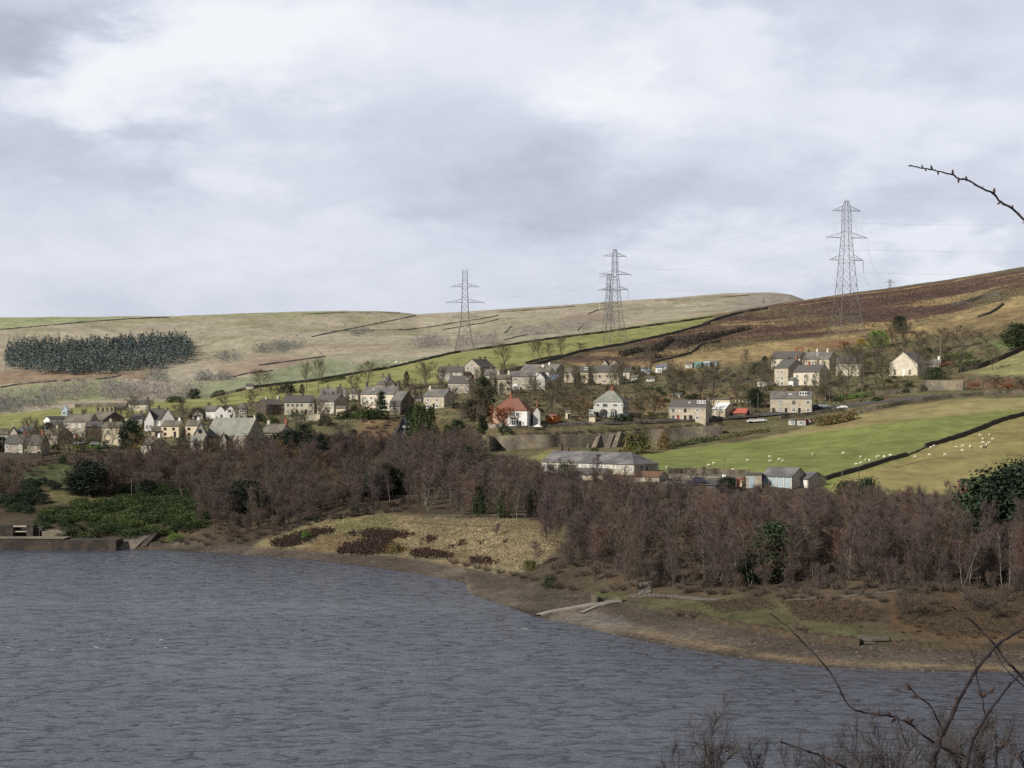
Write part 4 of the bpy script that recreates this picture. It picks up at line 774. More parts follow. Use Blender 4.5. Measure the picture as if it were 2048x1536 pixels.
# low heather and tussocks that nobody could count
def tufts(name, polys, n, h, w, m, dmin, dmax, kind='stuff', label=None, cat=None, blades=5):
    r = np.random.default_rng(hash(name) % 1000 if False else len(name)); B = Bits(); k = 0; tries = 0
    allu = [p[0] for q in polys for p in q]
    while k < n and tries < 40:
        tries += 1; N = 4000
        u = r.uniform(min(allu), max(allu), N); D = r.uniform(dmin, dmax, N)
        iu = np.clip(np.searchsorted(US, u) - 1, 0, len(US) - 2); t = (u - US[iu]) / (US[iu + 1] - US[iu]); idd = np.clip(np.searchsorted(DS, D) - 1, 0, len(DS) - 2); s = (D - DS[idd]) / (DS[idd + 1] - DS[idd])
        z = (ZG[idd, iu] * (1 - t) + ZG[idd, iu + 1] * t) * (1 - s) + (ZG[idd + 1, iu] * (1 - t) + ZG[idd + 1, iu + 1] * t) * s; v = LEV + FOC * (EYE - z) / D
        ok = np.zeros(N, bool)
        for q in polys: ok |= inpoly(u + r.normal(size=N) * 4, v + r.normal(size=N) * 2.4, q)
        for a, b, c in zip(u[ok], D[ok], z[ok]):
            x = (a - MID) / FOC * b; k += 1
            for g in range(blades):
                az = r.random() * 6.283; d = np.array([math.cos(az) * w, math.sin(az) * w, h * (.6 + .7 * r.random())]); B.strip(np.array([x, b, c - .05]) + d * np.array([.3, .3, 0]), np.array([x, b, c]) + d, w * .5, w * .22, r)
            if k >= n: break
    o = link(name, B.me(name, M[m])); tag(o, label, cat, None, kind); return o
tufts('heather', HEATHER, 3600, .45, .22, 'heather', 380, 470, label='dark winter heather in patches over the straw bank', cat='heather')
STR = [(540, 1080), (620, 1050), (760, 1030), (900, 1036), (1130, 1045), (1140, 1075), (1060, 1138), (950, 1132), (850, 1115), (700, 1101)]
tufts('tussock_grass', [STR, [(1287, 1100), (1300, 1062), (1390, 1062), (1390, 1105)]], 17000, .22, .12, 'tussock', 360, 470, label='straw coloured tussock grass on the bank above the bay', cat='grass', blades=4)
tufts('bracken_litter', [[(1400, 1205), (1520, 1195), (1560, 1215), (1440, 1225)], [(1560, 1200), (1720, 1200), (1770, 1228), (1700, 1248), (1600, 1240)], [(1790, 1205), (2070, 1200), (2070, 1270), (1900, 1275), (1800, 1245)]], 15000, .20, .085, 'bracken', 255, 340, label='brown dead bracken covering the right hand bank', cat='bracken', blades=4)
def stones(name, n, label):
    """loose stones of the drawn-down shore"""
    r = np.random.default_rng(9); B = MB(); k = 0
    while k < n:
        u = r.uniform(330, 2060); ds = EYE * FOC / (float(I(VS, u)) - LEV); db = (EYE - float(I(ZB, u))) * FOC / (float(I(VB, u)) - LEV)
        D = ds + (db - ds) * r.random() ** 1.3; z = float(np.interp(D, DS, column(u))); x = (u - MID) / FOC * D; s = .05 + .22 * r.random() ** 5; k += 1
        a = r.normal(size=(4, 3)) * s * .35
        vs = [(-s, -s, 0), (s, -s * .8, 0), (s * .9, s, 0), (-s * .8, s, 0), (0, 0, s * .9)]
        vs = [Vector((x + q[0] + a[min(i, 3)][0], D + q[1] + a[min(i, 3)][1], z + q[2] - .04)) for i, q in enumerate(vs)]
        B.add(vs, [(0, 1, 4), (1, 2, 4), (2, 3, 4), (3, 0, 4)])
    M['stones'] = mat('loose shore stone', (.125, .105, .088), var=.45, scale=.9)
    tag(B.obj(name, M['stones']), label, 'stones', None, 'stuff')
stones('loose_stones', 4200, 'loose stones strewn over the bare shore')
# ---------------------------------------------------------------- far woods: masses nobody could count
def far_mass(name, poly_uv, n, h, w, m, label, cat, shape):
    r = np.random.default_rng(len(name) + len(label)); B = Bits(); k = 0; us = [p[0] for p in poly_uv]; vs_ = [p[1] for p in poly_uv]
    while k < n:
        u = r.uniform(min(us), max(us)); v = r.uniform(min(vs_), max(vs_))
        if not inpoly(np.array([u + 4 * r.normal()]), np.array([v + 2 * r.normal()]), poly_uv)[0]: continue
        p = np.array(far_ground(u, v)); k += 1; hh = h * (.75 + .45 * r.random())
        if shape == 'cone':
            c5 = [p + np.array([math.cos(1.2566 * g) * w * .42, math.sin(1.2566 * g) * w * .42, .2]) for g in range(5)]; top = p + np.array([r.normal() * .4, r.normal() * .4, hh * .6])
            for t in range(58):
                a = r.random() * 6.283; q = r.random(); rad = (1 - q) ** .8 * w * .5 * (.6 + .5 * r.random()); c = p + np.array([math.cos(a) * rad, math.sin(a) * rad, q * hh + .3]); B.leaf(c, .8, r, .8)
        else:
            for t in range(80):
                a = r.random() * 6.283; q = r.random(); rad = math.sin(math.pi * min(1, q * .85 + .12)) * w * .5 * (.4 + .6 * r.random()); c = p + np.array([math.cos(a) * rad, math.sin(a) * rad, q * hh]); e = c + r.normal(size=3) * .8 + np.array([0, 0, .6]); B.strip(c, e, .12, .06, r)
    tag(link(name, B.me(name, M[m])), label, cat, None, 'stuff')
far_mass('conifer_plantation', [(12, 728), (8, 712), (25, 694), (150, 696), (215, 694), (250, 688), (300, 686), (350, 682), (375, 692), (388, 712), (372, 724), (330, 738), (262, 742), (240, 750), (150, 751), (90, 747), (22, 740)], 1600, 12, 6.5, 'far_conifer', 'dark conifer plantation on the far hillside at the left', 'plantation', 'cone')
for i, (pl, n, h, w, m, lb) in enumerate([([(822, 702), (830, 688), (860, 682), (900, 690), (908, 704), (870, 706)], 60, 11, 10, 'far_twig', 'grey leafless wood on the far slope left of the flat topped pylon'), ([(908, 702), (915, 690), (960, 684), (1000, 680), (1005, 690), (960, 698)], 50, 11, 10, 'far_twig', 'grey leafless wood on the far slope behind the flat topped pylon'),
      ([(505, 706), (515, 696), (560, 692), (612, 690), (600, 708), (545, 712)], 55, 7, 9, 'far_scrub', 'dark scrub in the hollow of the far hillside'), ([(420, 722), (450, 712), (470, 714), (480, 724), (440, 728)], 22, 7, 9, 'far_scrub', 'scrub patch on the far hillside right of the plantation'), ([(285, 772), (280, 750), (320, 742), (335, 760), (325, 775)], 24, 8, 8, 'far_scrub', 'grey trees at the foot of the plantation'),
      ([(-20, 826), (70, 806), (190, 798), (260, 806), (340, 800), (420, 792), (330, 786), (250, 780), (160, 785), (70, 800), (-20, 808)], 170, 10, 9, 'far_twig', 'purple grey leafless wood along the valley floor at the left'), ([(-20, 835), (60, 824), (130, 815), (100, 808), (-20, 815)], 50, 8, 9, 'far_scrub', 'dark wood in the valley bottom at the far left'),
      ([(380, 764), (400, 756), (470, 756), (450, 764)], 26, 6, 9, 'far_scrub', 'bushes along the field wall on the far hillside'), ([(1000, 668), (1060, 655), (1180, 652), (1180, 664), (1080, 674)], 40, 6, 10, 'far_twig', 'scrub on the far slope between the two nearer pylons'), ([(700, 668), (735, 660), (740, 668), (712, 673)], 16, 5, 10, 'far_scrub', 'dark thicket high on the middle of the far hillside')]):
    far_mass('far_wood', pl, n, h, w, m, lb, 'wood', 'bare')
# ---------------------------------------------------------------- houses
FOOT = []
class House:
    """one building: a root at the foot of its front wall; blocks, windows, doors and chimneys are its parts"""
    def __init__(s, name, label, cat, um, vb, group=None, dmin=430.0, D=None):
        p = ground(um, vb, dmin) if D is None else P(um, vb, D)
        s.D = p.y; s.s = p.y / FOC; s.root = empty(name, p, label, cat, group); s.loc = Vector(p)
    def block(s, u0, u1, ug, vb, ve, vr, wall, roof, kind='side', W=7.0, sink=3.0, hip=0.0, over=.28, lab=None, dD=0.0, hipr=0.0):
        """kind side: eaves face the viewer; front: the gable faces the viewer"""
        D = s.D + dD; sc = D / FOC; um = (u0 + u1) / 2; phi = math.atan((um - MID) / FOC)
        r = Vector((math.cos(phi), -math.sin(phi), 0)); f = Vector((math.sin(phi), math.cos(phi), 0))
        right = ug >= u1; g = (ug - u1) if right else (u0 - ug); g = max(g, 0) * sc
        Wd = W
        th = math.asin(min(.82, g / Wd)); sg = 1 if right else -1
        a = r * math.cos(th) - f * math.sin(th) * sg; b = r * math.sin(th) * sg + f * math.cos(th)
        L = (u1 - u0) * sc / math.cos(th)
        C = P(um, vb, D); P0 = C - a * L / 2
        he = (vb - ve) * sc
        Dr = D + (Wd / 2 * math.cos(th) if kind == 'side' else 0)
        zr = EYE - (vr - LEV) / FOC * Dr; hr = max(he + .35, zr - C.z)
        z0 = -sink; FOOT.append((C.x + b.x * Wd / 2, C.y + b.y * Wd / 2, max(L, Wd) * .5 + 1.2))
        for q in ([] if L < 12 else [-.33, .33]): FOOT.append((C.x + a.x * L * q, C.y + a.y * L * q - 1, Wd * .6))
        s.a, s.b, s.P0, s.L, s.he, s.hr, s.W, s.C = a, b, P0, L, he, hr, Wd, C
        T = lambda x, y, z: P0 - s.loc + a * x + b * y + Vector((0, 0, z))
        wl = MB()
        if kind == 'side':
            if hipr:
                vs = [T(0, 0, z0), T(L, 0, z0), T(L, Wd, z0), T(0, Wd, z0), T(0, 0, he), T(L, 0, he), T(L, Wd, he), T(0, Wd, he), T(0, Wd / 2, hr)]
                wl.add(vs, [(0, 1, 5, 4), (1, 2, 6, 5), (2, 3, 7, 6), (3, 0, 4, 8, 7)])
            elif hip: vs = [T(0, 0, z0), T(L, 0, z0), T(L, Wd, z0), T(0, Wd, z0), T(0, 0, he), T(L, 0, he), T(L, Wd, he), T(0, Wd, he)]; wl.add(vs, [(0, 1, 5, 4), (1, 2, 6, 5), (2, 3, 7, 6), (3, 0, 4, 7)])
            else:
                vs = [T(0, 0, z0), T(L, 0, z0), T(L, Wd, z0), T(0, Wd, z0), T(0, 0, he), T(L, 0, he), T(L, Wd, he), T(0, Wd, he), T(0, Wd / 2, hr), T(L, Wd / 2, hr)]
                wl.add(vs, [(0, 1, 5, 4), (1, 2, 6, 9, 5), (2, 3, 7, 6), (3, 0, 4, 8, 7)])
        else:
            vs = [T(0, 0, z0), T(L, 0, z0), T(L, Wd, z0), T(0, Wd, z0), T(0, 0, he), T(L, 0, he), T(L, Wd, he), T(0, Wd, he), T(L / 2, 0, hr), T(L / 2, Wd, hr)]
            wl.add(vs, [(0, 1, 5, 8, 4), (1, 2, 6, 5), (2, 3, 7, 9, 6), (3, 0, 4, 7)])
        w = wl.obj('wall', M[wall], s.root)
        if lab: w['label'] = lab
        rf = MB(); o = over; t = .16
        def slab(p):          # four corners -> a thin solid
            n = (p[1] - p[0]).cross(p[3] - p[0]).normalized() * t
            rf.add(p + [q - n for q in p], [(0, 1, 2, 3), (7, 6, 5, 4), (0, 4, 5, 1), (1, 5, 6, 2), (2, 6, 7, 3), (3, 7, 4, 0)])
        e = .12
        if kind == 'side' and hipr:
            dz = o * (hr - he) / (Wd / 2); A = [T(-.15, -o, he - dz + e), T(L + o, -o, he - dz + e), T(L + o, Wd + o, he - dz + e), T(-.15, Wd + o, he - dz + e)]; R0, R1 = T(-.15, Wd / 2, hr + e), T(L - hipr, Wd / 2, hr + e)
            rf.add(A + [R0, R1], [(0, 1, 5, 4), (1, 2, 5), (2, 3, 4, 5), (3, 2, 1, 0)])
        elif kind == 'side' and hip:
            hx = min(hip, L / 2 - .05); dz = o * (hr - he) / (Wd / 2)
            A = [T(-o, -o, he - dz + e), T(L + o, -o, he - dz + e), T(L + o, Wd + o, he - dz + e), T(-o, Wd + o, he - dz + e)]; R0, R1 = T(hx, Wd / 2, hr + e), T(L - hx, Wd / 2, hr + e)
            rf.add(A + [R0, R1], [(0, 1, 5, 4), (1, 2, 5), (2, 3, 4, 5), (3, 0, 4), (3, 2, 1, 0)])
        elif kind == 'side':
            dz = o * (hr - he) / (Wd / 2)
            slab([T(-.15, -o, he - dz + e), T(L + .15, -o, he - dz + e), T(L + .15, Wd / 2, hr + e), T(-.15, Wd / 2, hr + e)]); slab([T(L + .15, Wd + o, he - dz + e), T(-.15, Wd + o, he - dz + e), T(-.15, Wd / 2, hr + e), T(L + .15, Wd / 2, hr + e)])
        else:
            dz = o * (hr - he) / (L / 2)
            slab([T(-o, Wd + .15, he - dz + e), T(-o, -.2, he - dz + e), T(L / 2, -.2, hr + e), T(L / 2, Wd + .15, hr + e)]); slab([T(L + o, -.2, he - dz + e), T(L + o, Wd + .15, he - dz + e), T(L / 2, Wd + .15, hr + e), T(L / 2, -.2, hr + e)])
        s.roof = rf.obj('roof', M[roof], s.root); s.T = T; s.kind = kind; s.hip = hip
        return s
    def win(s, x, z, w=1.1, h=1.35, frame='frame_white', pane='glass', side='front', bars=1, y=None):
        """x, z in metres to the middle of the window; side: front, right or left wall"""
        T = s.T
        if side == 'front': Q = lambda i, k, d: T(x + i, -d if y is None else y - d, z + k)
        elif side == 'right': Q = lambda i, k, d: T(s.L + d, x + i, z + k)
        else: Q = lambda i, k, d: T(-d, x - i, z + k)
        fr = MB(); b = .15
        def pl(x0, x1, z0, z1, d0, d1):
            vs = [Q(i, k, d) for d in (d0, d1) for i, k in ((x0, z0), (x1, z0), (x1, z1), (x0, z1))]
            fr.add(vs, [(0, 1, 2, 3)[::-1], (4, 5, 6, 7), (0, 1, 5, 4), (1, 2, 6, 5), (2, 3, 7, 6), (3, 0, 4, 7)])
        W2, H2 = w / 2, h / 2
        pl(-W2, W2, H2 - b, H2, -.02, .06); pl(-W2 - .06, W2 + .06, -H2 - .05, -H2 + b, -.02, .11); pl(-W2, -W2 + b, -H2 + b, H2 - b, -.02, .06); pl(W2 - b, W2, -H2 + b, H2 - b, -.02, .06)
        for k in range(bars):
            c = -W2 + w * (k + 1) / (bars + 1); pl(c - .045, c + .045, -H2 + b, H2 - b, -.02, .05)
        if h > 1.2: pl(-W2 + b, W2 - b, .12, .19, -.02, .045)
        o = fr.obj('window', M[frame], s.root)
        MB().add([Q(-W2 + .05, -H2 + .05, .018), Q(W2 - .05, -H2 + .05, .018), Q(W2 - .05, H2 - .05, .018), Q(-W2 + .05, H2 - .05, .018)], [(0, 1, 2, 3)]).obj('pane', M[pane], o)
        return s
    def grid(s, n, rows=2, w=1.1, h=1.35, frame='frame_white', skip=(), pane='glass', m=.12, bars=1, zz=None):
        for r in range(rows):
            z = s.he * ((r + .52) / rows) if zz is None else zz[r]
            for k in range(n):
                if (r, k) in skip: continue
                x = s.L * (m + (1 - 2 * m) * (k / max(1, n - 1) if n > 1 else .5)); s.win(x, z, w, min(h, s.he / rows * .62), frame, pane if random.random() < .72 else 'glass_pale', bars=bars)
        return s
    def door(s, fx, m='door_dark', w=.95, h=2.0, side='front'):
        x = s.L * fx; T = s.T; Q = (lambda i, k, d: T(x + i, -d, k)) if side == 'front' else (lambda i, k, d: T(s.L + d, x + i, k)); b = MB()
        vs = [Q(i, k, d) for d in (-.02, .05) for i, k in ((-w / 2, -.3), (w / 2, -.3), (w / 2, h), (-w / 2, h))]
        o = b.add(vs, [(3, 2, 1, 0), (4, 5, 6, 7), (0, 1, 5, 4), (1, 2, 6, 5), (2, 3, 7, 6), (3, 0, 4, 7)]).obj('door', M[m], s.root)
        return s
    def chim(s, fx, h=1.3, m='stone_dark', pots=2, w=.9, y=None):
        """stack on the ridge at fraction fx of its length"""
        T = s.T
        if s.kind == 'side': x, yy = s.L * fx, (s.W / 2 if y is None else y)
        else: x, yy = s.L / 2, s.W * fx
        b = MB(); z0, z1 = s.hr - .7, s.hr + h; d = .32
        if s.kind == 'side': xs, ys = w / 2, d
        else: xs, ys = d, w / 2
        def bx(x0, x1, y0, y1, z0, z1):
            vs = [T(i, j, k) for k in (z0, z1) for i, j in ((x0, y0), (x1, y0), (x1, y1), (x0, y1))]; b.add(vs, [(3, 2, 1, 0), (4, 5, 6, 7), (0, 1, 5, 4), (1, 2, 6, 5), (2, 3, 7, 6), (3, 0, 4, 7)])
        bx(x - xs, x + xs, yy - ys, yy + ys, z0, z1); bx(x - xs - .07, x + xs + .07, yy - ys - .07, yy + ys + .07, z1 - .22, z1 - .06)
        for k in range(pots):
            c = (k + .5) / pots * 2 - 1; px, py = (x + c * xs * .75, yy) if s.kind == 'side' else (x, yy + c * ys * .75); b.bar(T(px, py, z1 - .05), T(px, py, z1 + .45), .15, .12, 6)
        b.obj('chimney', M[m], s.roof); return s
    def gutter(s, m='frame_white', pipe=None):
        b = MB(); T = s.T; zg = s.he - .22; b.bar(T(-.2, -.42, zg), T(s.L + .2, -.42, zg), .085)
        if pipe is not None: b.bar(T(s.L * pipe, -.12, zg), T(s.L * pipe, -.12, -.4), .085)
        b.obj('gutter', M[m], s.root); return s
    def skylight(s, fx, t=.5, w=.9, h=1.1, m='glass_pale'):
        T = s.T; W2 = s.W / 2; e = .12 + .2; y0, y1 = W2 * t - h * .4, W2 * t + h * .4; f = lambda y: s.he + (s.hr - s.he) * y / W2 + e
        x = s.L * fx; MB().add([T(x - w / 2, y0, f(y0)), T(x + w / 2, y0, f(y0)), T(x + w / 2, y1, f(y1)), T(x - w / 2, y1, f(y1))], [(0, 1, 2, 3)]).obj('skylight', M[m], s.roof); return s
    def dormer(s, fx, w=2.6, h=1.4, m='frame_white', zf=.35):
        T = s.T; W2 = s.W / 2; y0 = W2 * zf; zb = s.he + (s.hr - s.he) * zf + .1; x = s.L * fx; b = MB()
        vs = [T(i, j, k) for k in (zb, zb + h) for i, j in ((x - w / 2, y0), (x + w / 2, y0), (x + w / 2, W2 + .3), (x - w / 2, W2 + .3))]
        b.add(vs, [(4, 5, 6, 7), (0, 1, 5, 4), (1, 2, 6, 5), (2, 3, 7, 6), (3, 0, 4, 7)])
        d = b.obj('dormer', M[m], s.roof); n = max(1, int(w / .9))
        for k in range(n):
            c = x - w / 2 + w * (k + .5) / n; q = w / n * .34
            s._pane([T(c - q, y0 - .03, zb + .3), T(c + q, y0 - .03, zb + .3), T(c + q, y0 - .03, zb + h - .25), T(c - q, y0 - .03, zb + h - .25)])
        return s
    def _pane(s, vs): MB().add(vs, [(0, 1, 2, 3)]).obj('dormer_pane', M['glass'], s.roof); return s
    def bay(s, fx, w=2.2, d=.8, h=2.3, m='frame_white', roof='slate', n=3, z=0.0):
        T = s.T; x = s.L * fx; b = MB(); c = .5
        pl = [(x - w / 2, 0), (x - w / 2 + c, -d), (x + w / 2 - c, -d), (x + w / 2, 0)]
        b.add([T(p[0], p[1], k) for k in (z - .5, z + .7) for p in pl], [(0, 1, 5, 4), (1, 2, 6, 5), (2, 3, 7, 6)])
        for p in pl[:3]: pass
        b.add([T(p[0], p[1], k) for k in (z + h - .25, z + h) for p in pl], [(0, 1, 5, 4), (1, 2, 6, 5), (2, 3, 7, 6)])
        for i in range(4): b.bar(T(pl[i][0], pl[i][1], z + .6), T(pl[i][0], pl[i][1], z + h - .2), .09)
        b.bar(T(x, -d, z + .6), T(x, -d, z + h - .2), .08)
        o = b.obj('bay_window', M[m], s.root)
        MB().add([T(p[0], p[1] + .07, k) for k in (z + .6, z + h - .2) for p in pl], [(0, 1, 5, 4), (1, 2, 6, 5), (2, 3, 7, 6)]).obj('pane', M['glass'], o)
        q = [(x - w / 2 - .15, .0), (x - w / 2 + c - .1, -d - .15), (x + w / 2 - c + .1, -d - .15), (x + w / 2 + .15, 0)]
        MB().add([T(p[0], p[1], z + h) for p in q] + [T(x - w / 4, .02, z + h + .6), T(x + w / 4, .02, z + h + .6)], [(0, 1, 4), (1, 2, 5, 4), (2, 3, 5), (3, 2, 1, 0)]).obj('bay_roof', M[roof], o)
        return s
def H(name, label, cat, u0, u1, ug, vb, ve, vr, wall, roof, kind='side', W=7.0, hip=0.0, group=None, D=None, **k):
    h = House(name, label, cat, (u0 + u1) / 2, vb, group, D=D); return h.block(u0, u1, ug, vb, ve, vr, wall, roof, kind, W, hip=hip, **k)

# --- lower left corner of the village
H('house', 'dark stone house at the far left with four white windows, left of a near twin', 'house', 10, 45, 60, 912, 887, 870, 'stone_grey', 'slate_dark').grid(2, 2).chim(.9, 1.2, 'brick_red')
H('house', 'dark stone house with a red chimney, right hand one of the lower left pair', 'house', 47, 81, 98, 912, 889, 870, 'stone_grey', 'slate_dark').grid(2, 2, frame='frame_brown').chim(.85, 1.5, 'brick_red')
H('cottage', 'low cream cottage with pale gable at the extreme left edge', 'house', 18, 34, 36, 881, 866, 853, 'stone_cream', 'slate_stone', 'front', 8).win(1.1, 1.4).chim(.1, 1.0, 'stone_cream')
H('cottage', 'low wing with white windows cut by the left edge of the picture', 'house', -10, 15, 17, 884, 868, 857, 'stone_cream', 'slate_stone').win(3.0, 1.9).win(3.0, .6)
H('cottage', 'cottage with blue grey slate roof above the dark pair at the far left', 'house', 35, 58, 78, 878, 864, 852, 'stone_cream', 'slate_blue').grid(2, 1, 1.0, 1.0).chim(.95, 1.1, 'stone_dark').chim(.4, .9, 'brick_red')
H('house', 'tall white gable end with a long ivied side wall near the left edge', 'house', 88, 99, 133, 870, 838, 833, 'render_white', 'slate_dark', 'front', 8.5)
h = H('terrace', 'brown stone terrace stepping uphill beside the white gable end', 'house', 128, 178, 197, 878, 843, 828, 'stone_grey', 'slate_stone', W=7); h.grid(4, 2, skip=((0, 2), (1, 3))).door(.5, 'door_red').chim(.1).chim(.55)
H('terrace', 'long dark roofed terrace with five chimneys behind the brown one', 'house', 172, 206, 256, 868, 840, 823, 'stone_dark', 'slate_stone', W=10).win(4, 4.2, 1.2, .8).chim(.02).chim(.3).chim(.55).chim(.8).chim(.98, 1.7)
H('house', 'house wall darkened for shade, with slate roof left of the cream house', 'house', 171, 203, 208, 884, 853, 843, 'stone_black', 'slate_dark').win(2.2, 3.6, .9, 1.1, 'frame_brown')  # very dark stone colour paints the shade on this wall
H('house', 'plain cream house with four dark windows beside a big dark conifer', 'house', 204, 250, 262, 893, 855, 844, 'render_cream', 'slate_stone').grid(2, 2, 1.15, 1.25, 'frame_grey', m=.24).chim(.25, .8, 'stone_cream').chim(.92, .9, 'stone_cream').door(.1)
H('cottage', 'low brown cottage with pale slate roof in front of the white gable end', 'house', 84, 114, 146, 888, 869, 857, 'stone_grey', 'slate_stone').grid(3, 1, .9, .9).chim(.5, 1.0, 'stone_cream')
H('cottage', 'low cream cottage standing alone high behind the cream house', 'house', 258, 296, 300, 822, 808, 801, 'stone_cream', 'slate_dark', W=6).grid(3, 1, 1.0, 1.0).chim(.9, .9)
H('shed', 'pale blue glazed shed beside the row of chimneys at the left', 'shed', 123, 134, 139, 832, 819, 811, 'sky_paint', 'frame_white', 'front', 6, sink=1.5).win(1.0, 1.2, 1.2, 1.2)
H('outbuilding', 'low dark outbuilding left of the lone cream cottage', 'shed', 231, 248, 252, 822, 815, 810, 'stone_black', 'slate_dark', W=5)
h = H('house', 'white house with twin gables and dark roof between them', 'house', 300, 327, 330, 862, 839, 817, 'render_white', 'slate_dark', W=8); h.win(3.2, 1.2, .9, 1.6).chim(.6, .9)
h.block(289, 307, 309, 862, 838, 819, 'render_white', 'slate_dark', 'front', 8, dD=-1.2); h.win(1.0, 1.6, .9, 1.5).win(2.2, 1.6, .9, 1.5)
h.block(321, 349, 350, 862, 838, 816, 'render_pale', 'slate_dark', 'front', 7, dD=-1.0); h.win(3.4, 3.0, .8, 1.6)  # duller render puts the shade of this white gable into its colour
h = H('house', 'cream house with brown windows and a garage wing before the twin gabled white house', 'house', 323, 357, 371, 874, 852, 841, 'render_cream', 'slate_stone'); h.win(1.4, 3.0, 1.1, .95, 'frame_brown').win(4.7, 3.0, 1.1, .95, 'frame_brown').win(1.4, 1.1, 1.1, 1, 'frame_brown').door(.78, 'door_dark').chim(.85, .7, 'render_white')
h.block(303, 323, 325, 874, 862, 853, 'render_cream', 'slate_stone', W=6); h.door(.65, 'door_dark', 1.9, 1.9)
H('house', 'cream house with brown windows squeezed between the garage wing house and the chapel', 'house', 371, 396, 408, 874, 851, 840, 'render_cream', 'slate_stone').win(1.3, 3.0, 1.1, .95, 'frame_brown').win(1.3, 1.1, 1.1, .95, 'frame_brown').win(3.6, 1.1, .8, .95, 'frame_brown').chim(.8, .8, 'render_white')
H('cottage', 'blue white gabled cottage with white edged window standing lowest beside the wood', 'house', 282, 301, 337, 908, 890, 874, 'stone_tan', 'slate_stone', W=8, lab=None).win(1.6, 2.3, .8, 1.0).win(1.6, .8, .8, 1.0).win(3.2, 1.6, .8, 1.0, side='right').chim(.97, .9, 'render_white')
# --- the chapel
h = H('chapel', 'large stone chapel with a long grey green slate roof and arched windows', 'chapel', 412, 494, 529, 900, 871, 836, 'stone_grey', 'slate_green', W=11)
L = h.L
for k in range(9):
    if k in (3, 4): continue
    x = L * (.05 + .92 * k / 8); h.win(x, 3.2, .75, 2.6, 'stone_cream', bars=0)
b = MB()
for k in (1.5, 6.3, 7.5): x = L * (.05 + .92 * k / 8); b.bar(h.T(x, -.25, -1), h.T(x, -.25, 4.2), .28)
b.obj('buttress', M['stone_cream'], h.root); h.chim(.97, .9, 'stone_cream', 0, .5); h.chim(.02, .7, 'stone_cream', 0, .5)
sv = (h.a, h.b, h.P0, h.L, h.he, h.hr, h.W, h.C, h.T, h.kind, h.roof)
h.block(440, 452, 454, 900, 880, 866, 'stone_grey', 'slate_green', 'front', 3, dD=-3.0); h.door(.5, 'door_dark', 1.0, 1.9)
h.block(388, 412, 416, 900, 868, 846, 'stone_tan', 'slate_green', 'front', 9, dD=-4.0)
b = MB(); T = h.T; n = 14; c = (h.L / 2, h.he + .9); b.add([T(c[0], -.06, c[1])] + [T(c[0] + .8 * math.cos(6.283 * k / n), -.06, c[1] + .8 * math.sin(6.283 * k / n)) for k in range(n)], [(0, k + 1, (k + 1) % n + 1) for k in range(n)]).obj('rose_window', M['glass'], h.root)
h.block(381, 406, 413, 900, 882, 871, 'stone_grey', 'slate_green', W=4, dD=-8.5); h.win(2.2, 1.6, 2.4, 1.2, 'stone_dark', bars=3)
# --- behind the chapel
h = H('house', 'bright white house with two gables right of the twin gabled white house', 'house', 412, 432, 434, 838, 822, 812, 'render_white', 'slate', W=8)
h.block(428, 451, 452, 838, 822, 811, 'render_white', 'slate', 'front', 9, dD=-.8); h.win(2.9, 1.2, .9, 1.3, 'frame_grey').block(449, 470, 471, 838, 821, 811, 'render_white', 'slate', 'front', 9, dD=-.5); h.win(1.9, 3.2, 1.2, 1.0, 'frame_grey').win(2.6, 1.0, .9, 1.3, 'frame_brown')
H('house', 'brown hip roofed house with white bay windows right of the bright white house', 'house', 471, 493, 496, 838, 817, 805, 'stone_grey', 'slate', hip=2.4).win(2.4, 3.2, 1.6, 1.3).win(2.4, 1.0, 1.6, 1.2)
H('garage', 'small gabled garage with dark opening and white piers above the chapel', 'garage', 385, 404, 407, 838, 829, 820, 'render_pale', 'slate_stone', 'front', 6).door(.5, 'door_dark', 2.4, 1.5)
H('barn', 'lone little field barn with dark roof on the hillside', 'barn', 492, 506, 508, 779, 772, 767, 'stone_cream', 'slate_dark', W=5, sink=1.5)
# --- middle rows
H('house', 'dark fronted house with sunlit tan gable at the left end of the long terrace', 'house', 533, 569, 513, 829, 809, 799, 'stone_black', 'slate_dark', W=7.5).grid(2, 2, 1.1, 1.0, 'frame_grey').chim(.95, 1.3, 'stone_cream').chim(.3, .9, 'stone_cream')
h = H('terrace', 'long terrace of cream then grey stone cottages in the left centre of the village', 'house', 569, 628, 629, 829, 804, 791, 'stone_cream', 'slate_dark', W=8); h.grid(6, 2, .95, 1.0, 'frame_grey', skip=((0, 2), (1, 4), (0, 4))).door(.42).door(.72).chim(.2, .9).chim(.62, 1.3)
h.block(628, 668, 698, 829, 803, 789, 'stone_grey', 'slate_dark', W=9, dD=-.6); h.grid(3, 2, 1.35, 1.5).chim(.1, 1.3).chim(.98, 1.6).chim(.55, 1.0)
H('garage', 'flat pale garage against the dark end wall of the long terrace', 'garage', 672, 690, 694, 832, 816, 812, 'render_cream', 'slate_stone', W=4)
H('house', 'stone house with red chimney and white bay window half hidden by dark evergreens', 'house', 524, 562, 583, 893, 865, 848, 'stone_tan', 'slate_stone', W=8).win(6, 3.9, 1.2, 1.2).bay(.18, 2.4, .9, 2.8).chim(.08, 1.0, 'stone_cream').chim(.98, 1.7, 'brick_red')
H('house', 'low grey roofed house just above the long terrace, left of the purple tree', 'house', 640, 690, 697, 800, 788, 776, 'render_pale', 'slate', W=8).grid(4, 1, 1.1, 1.0).chim(.25, 1.0).chim(.75, 1.4)
H('shed', 'small white shed with grey front behind the long terrace', 'shed', 649, 661, 663, 802, 788, 783, 'render_white', 'slate', W=4).door(.6, 'frame_grey', 1.6, 1.7)
H('shed', 'little white hut among the chimneys above the dark fronted house', 'shed', 577, 585, 587, 803, 793, 787, 'render_white', 'slate', W=3)
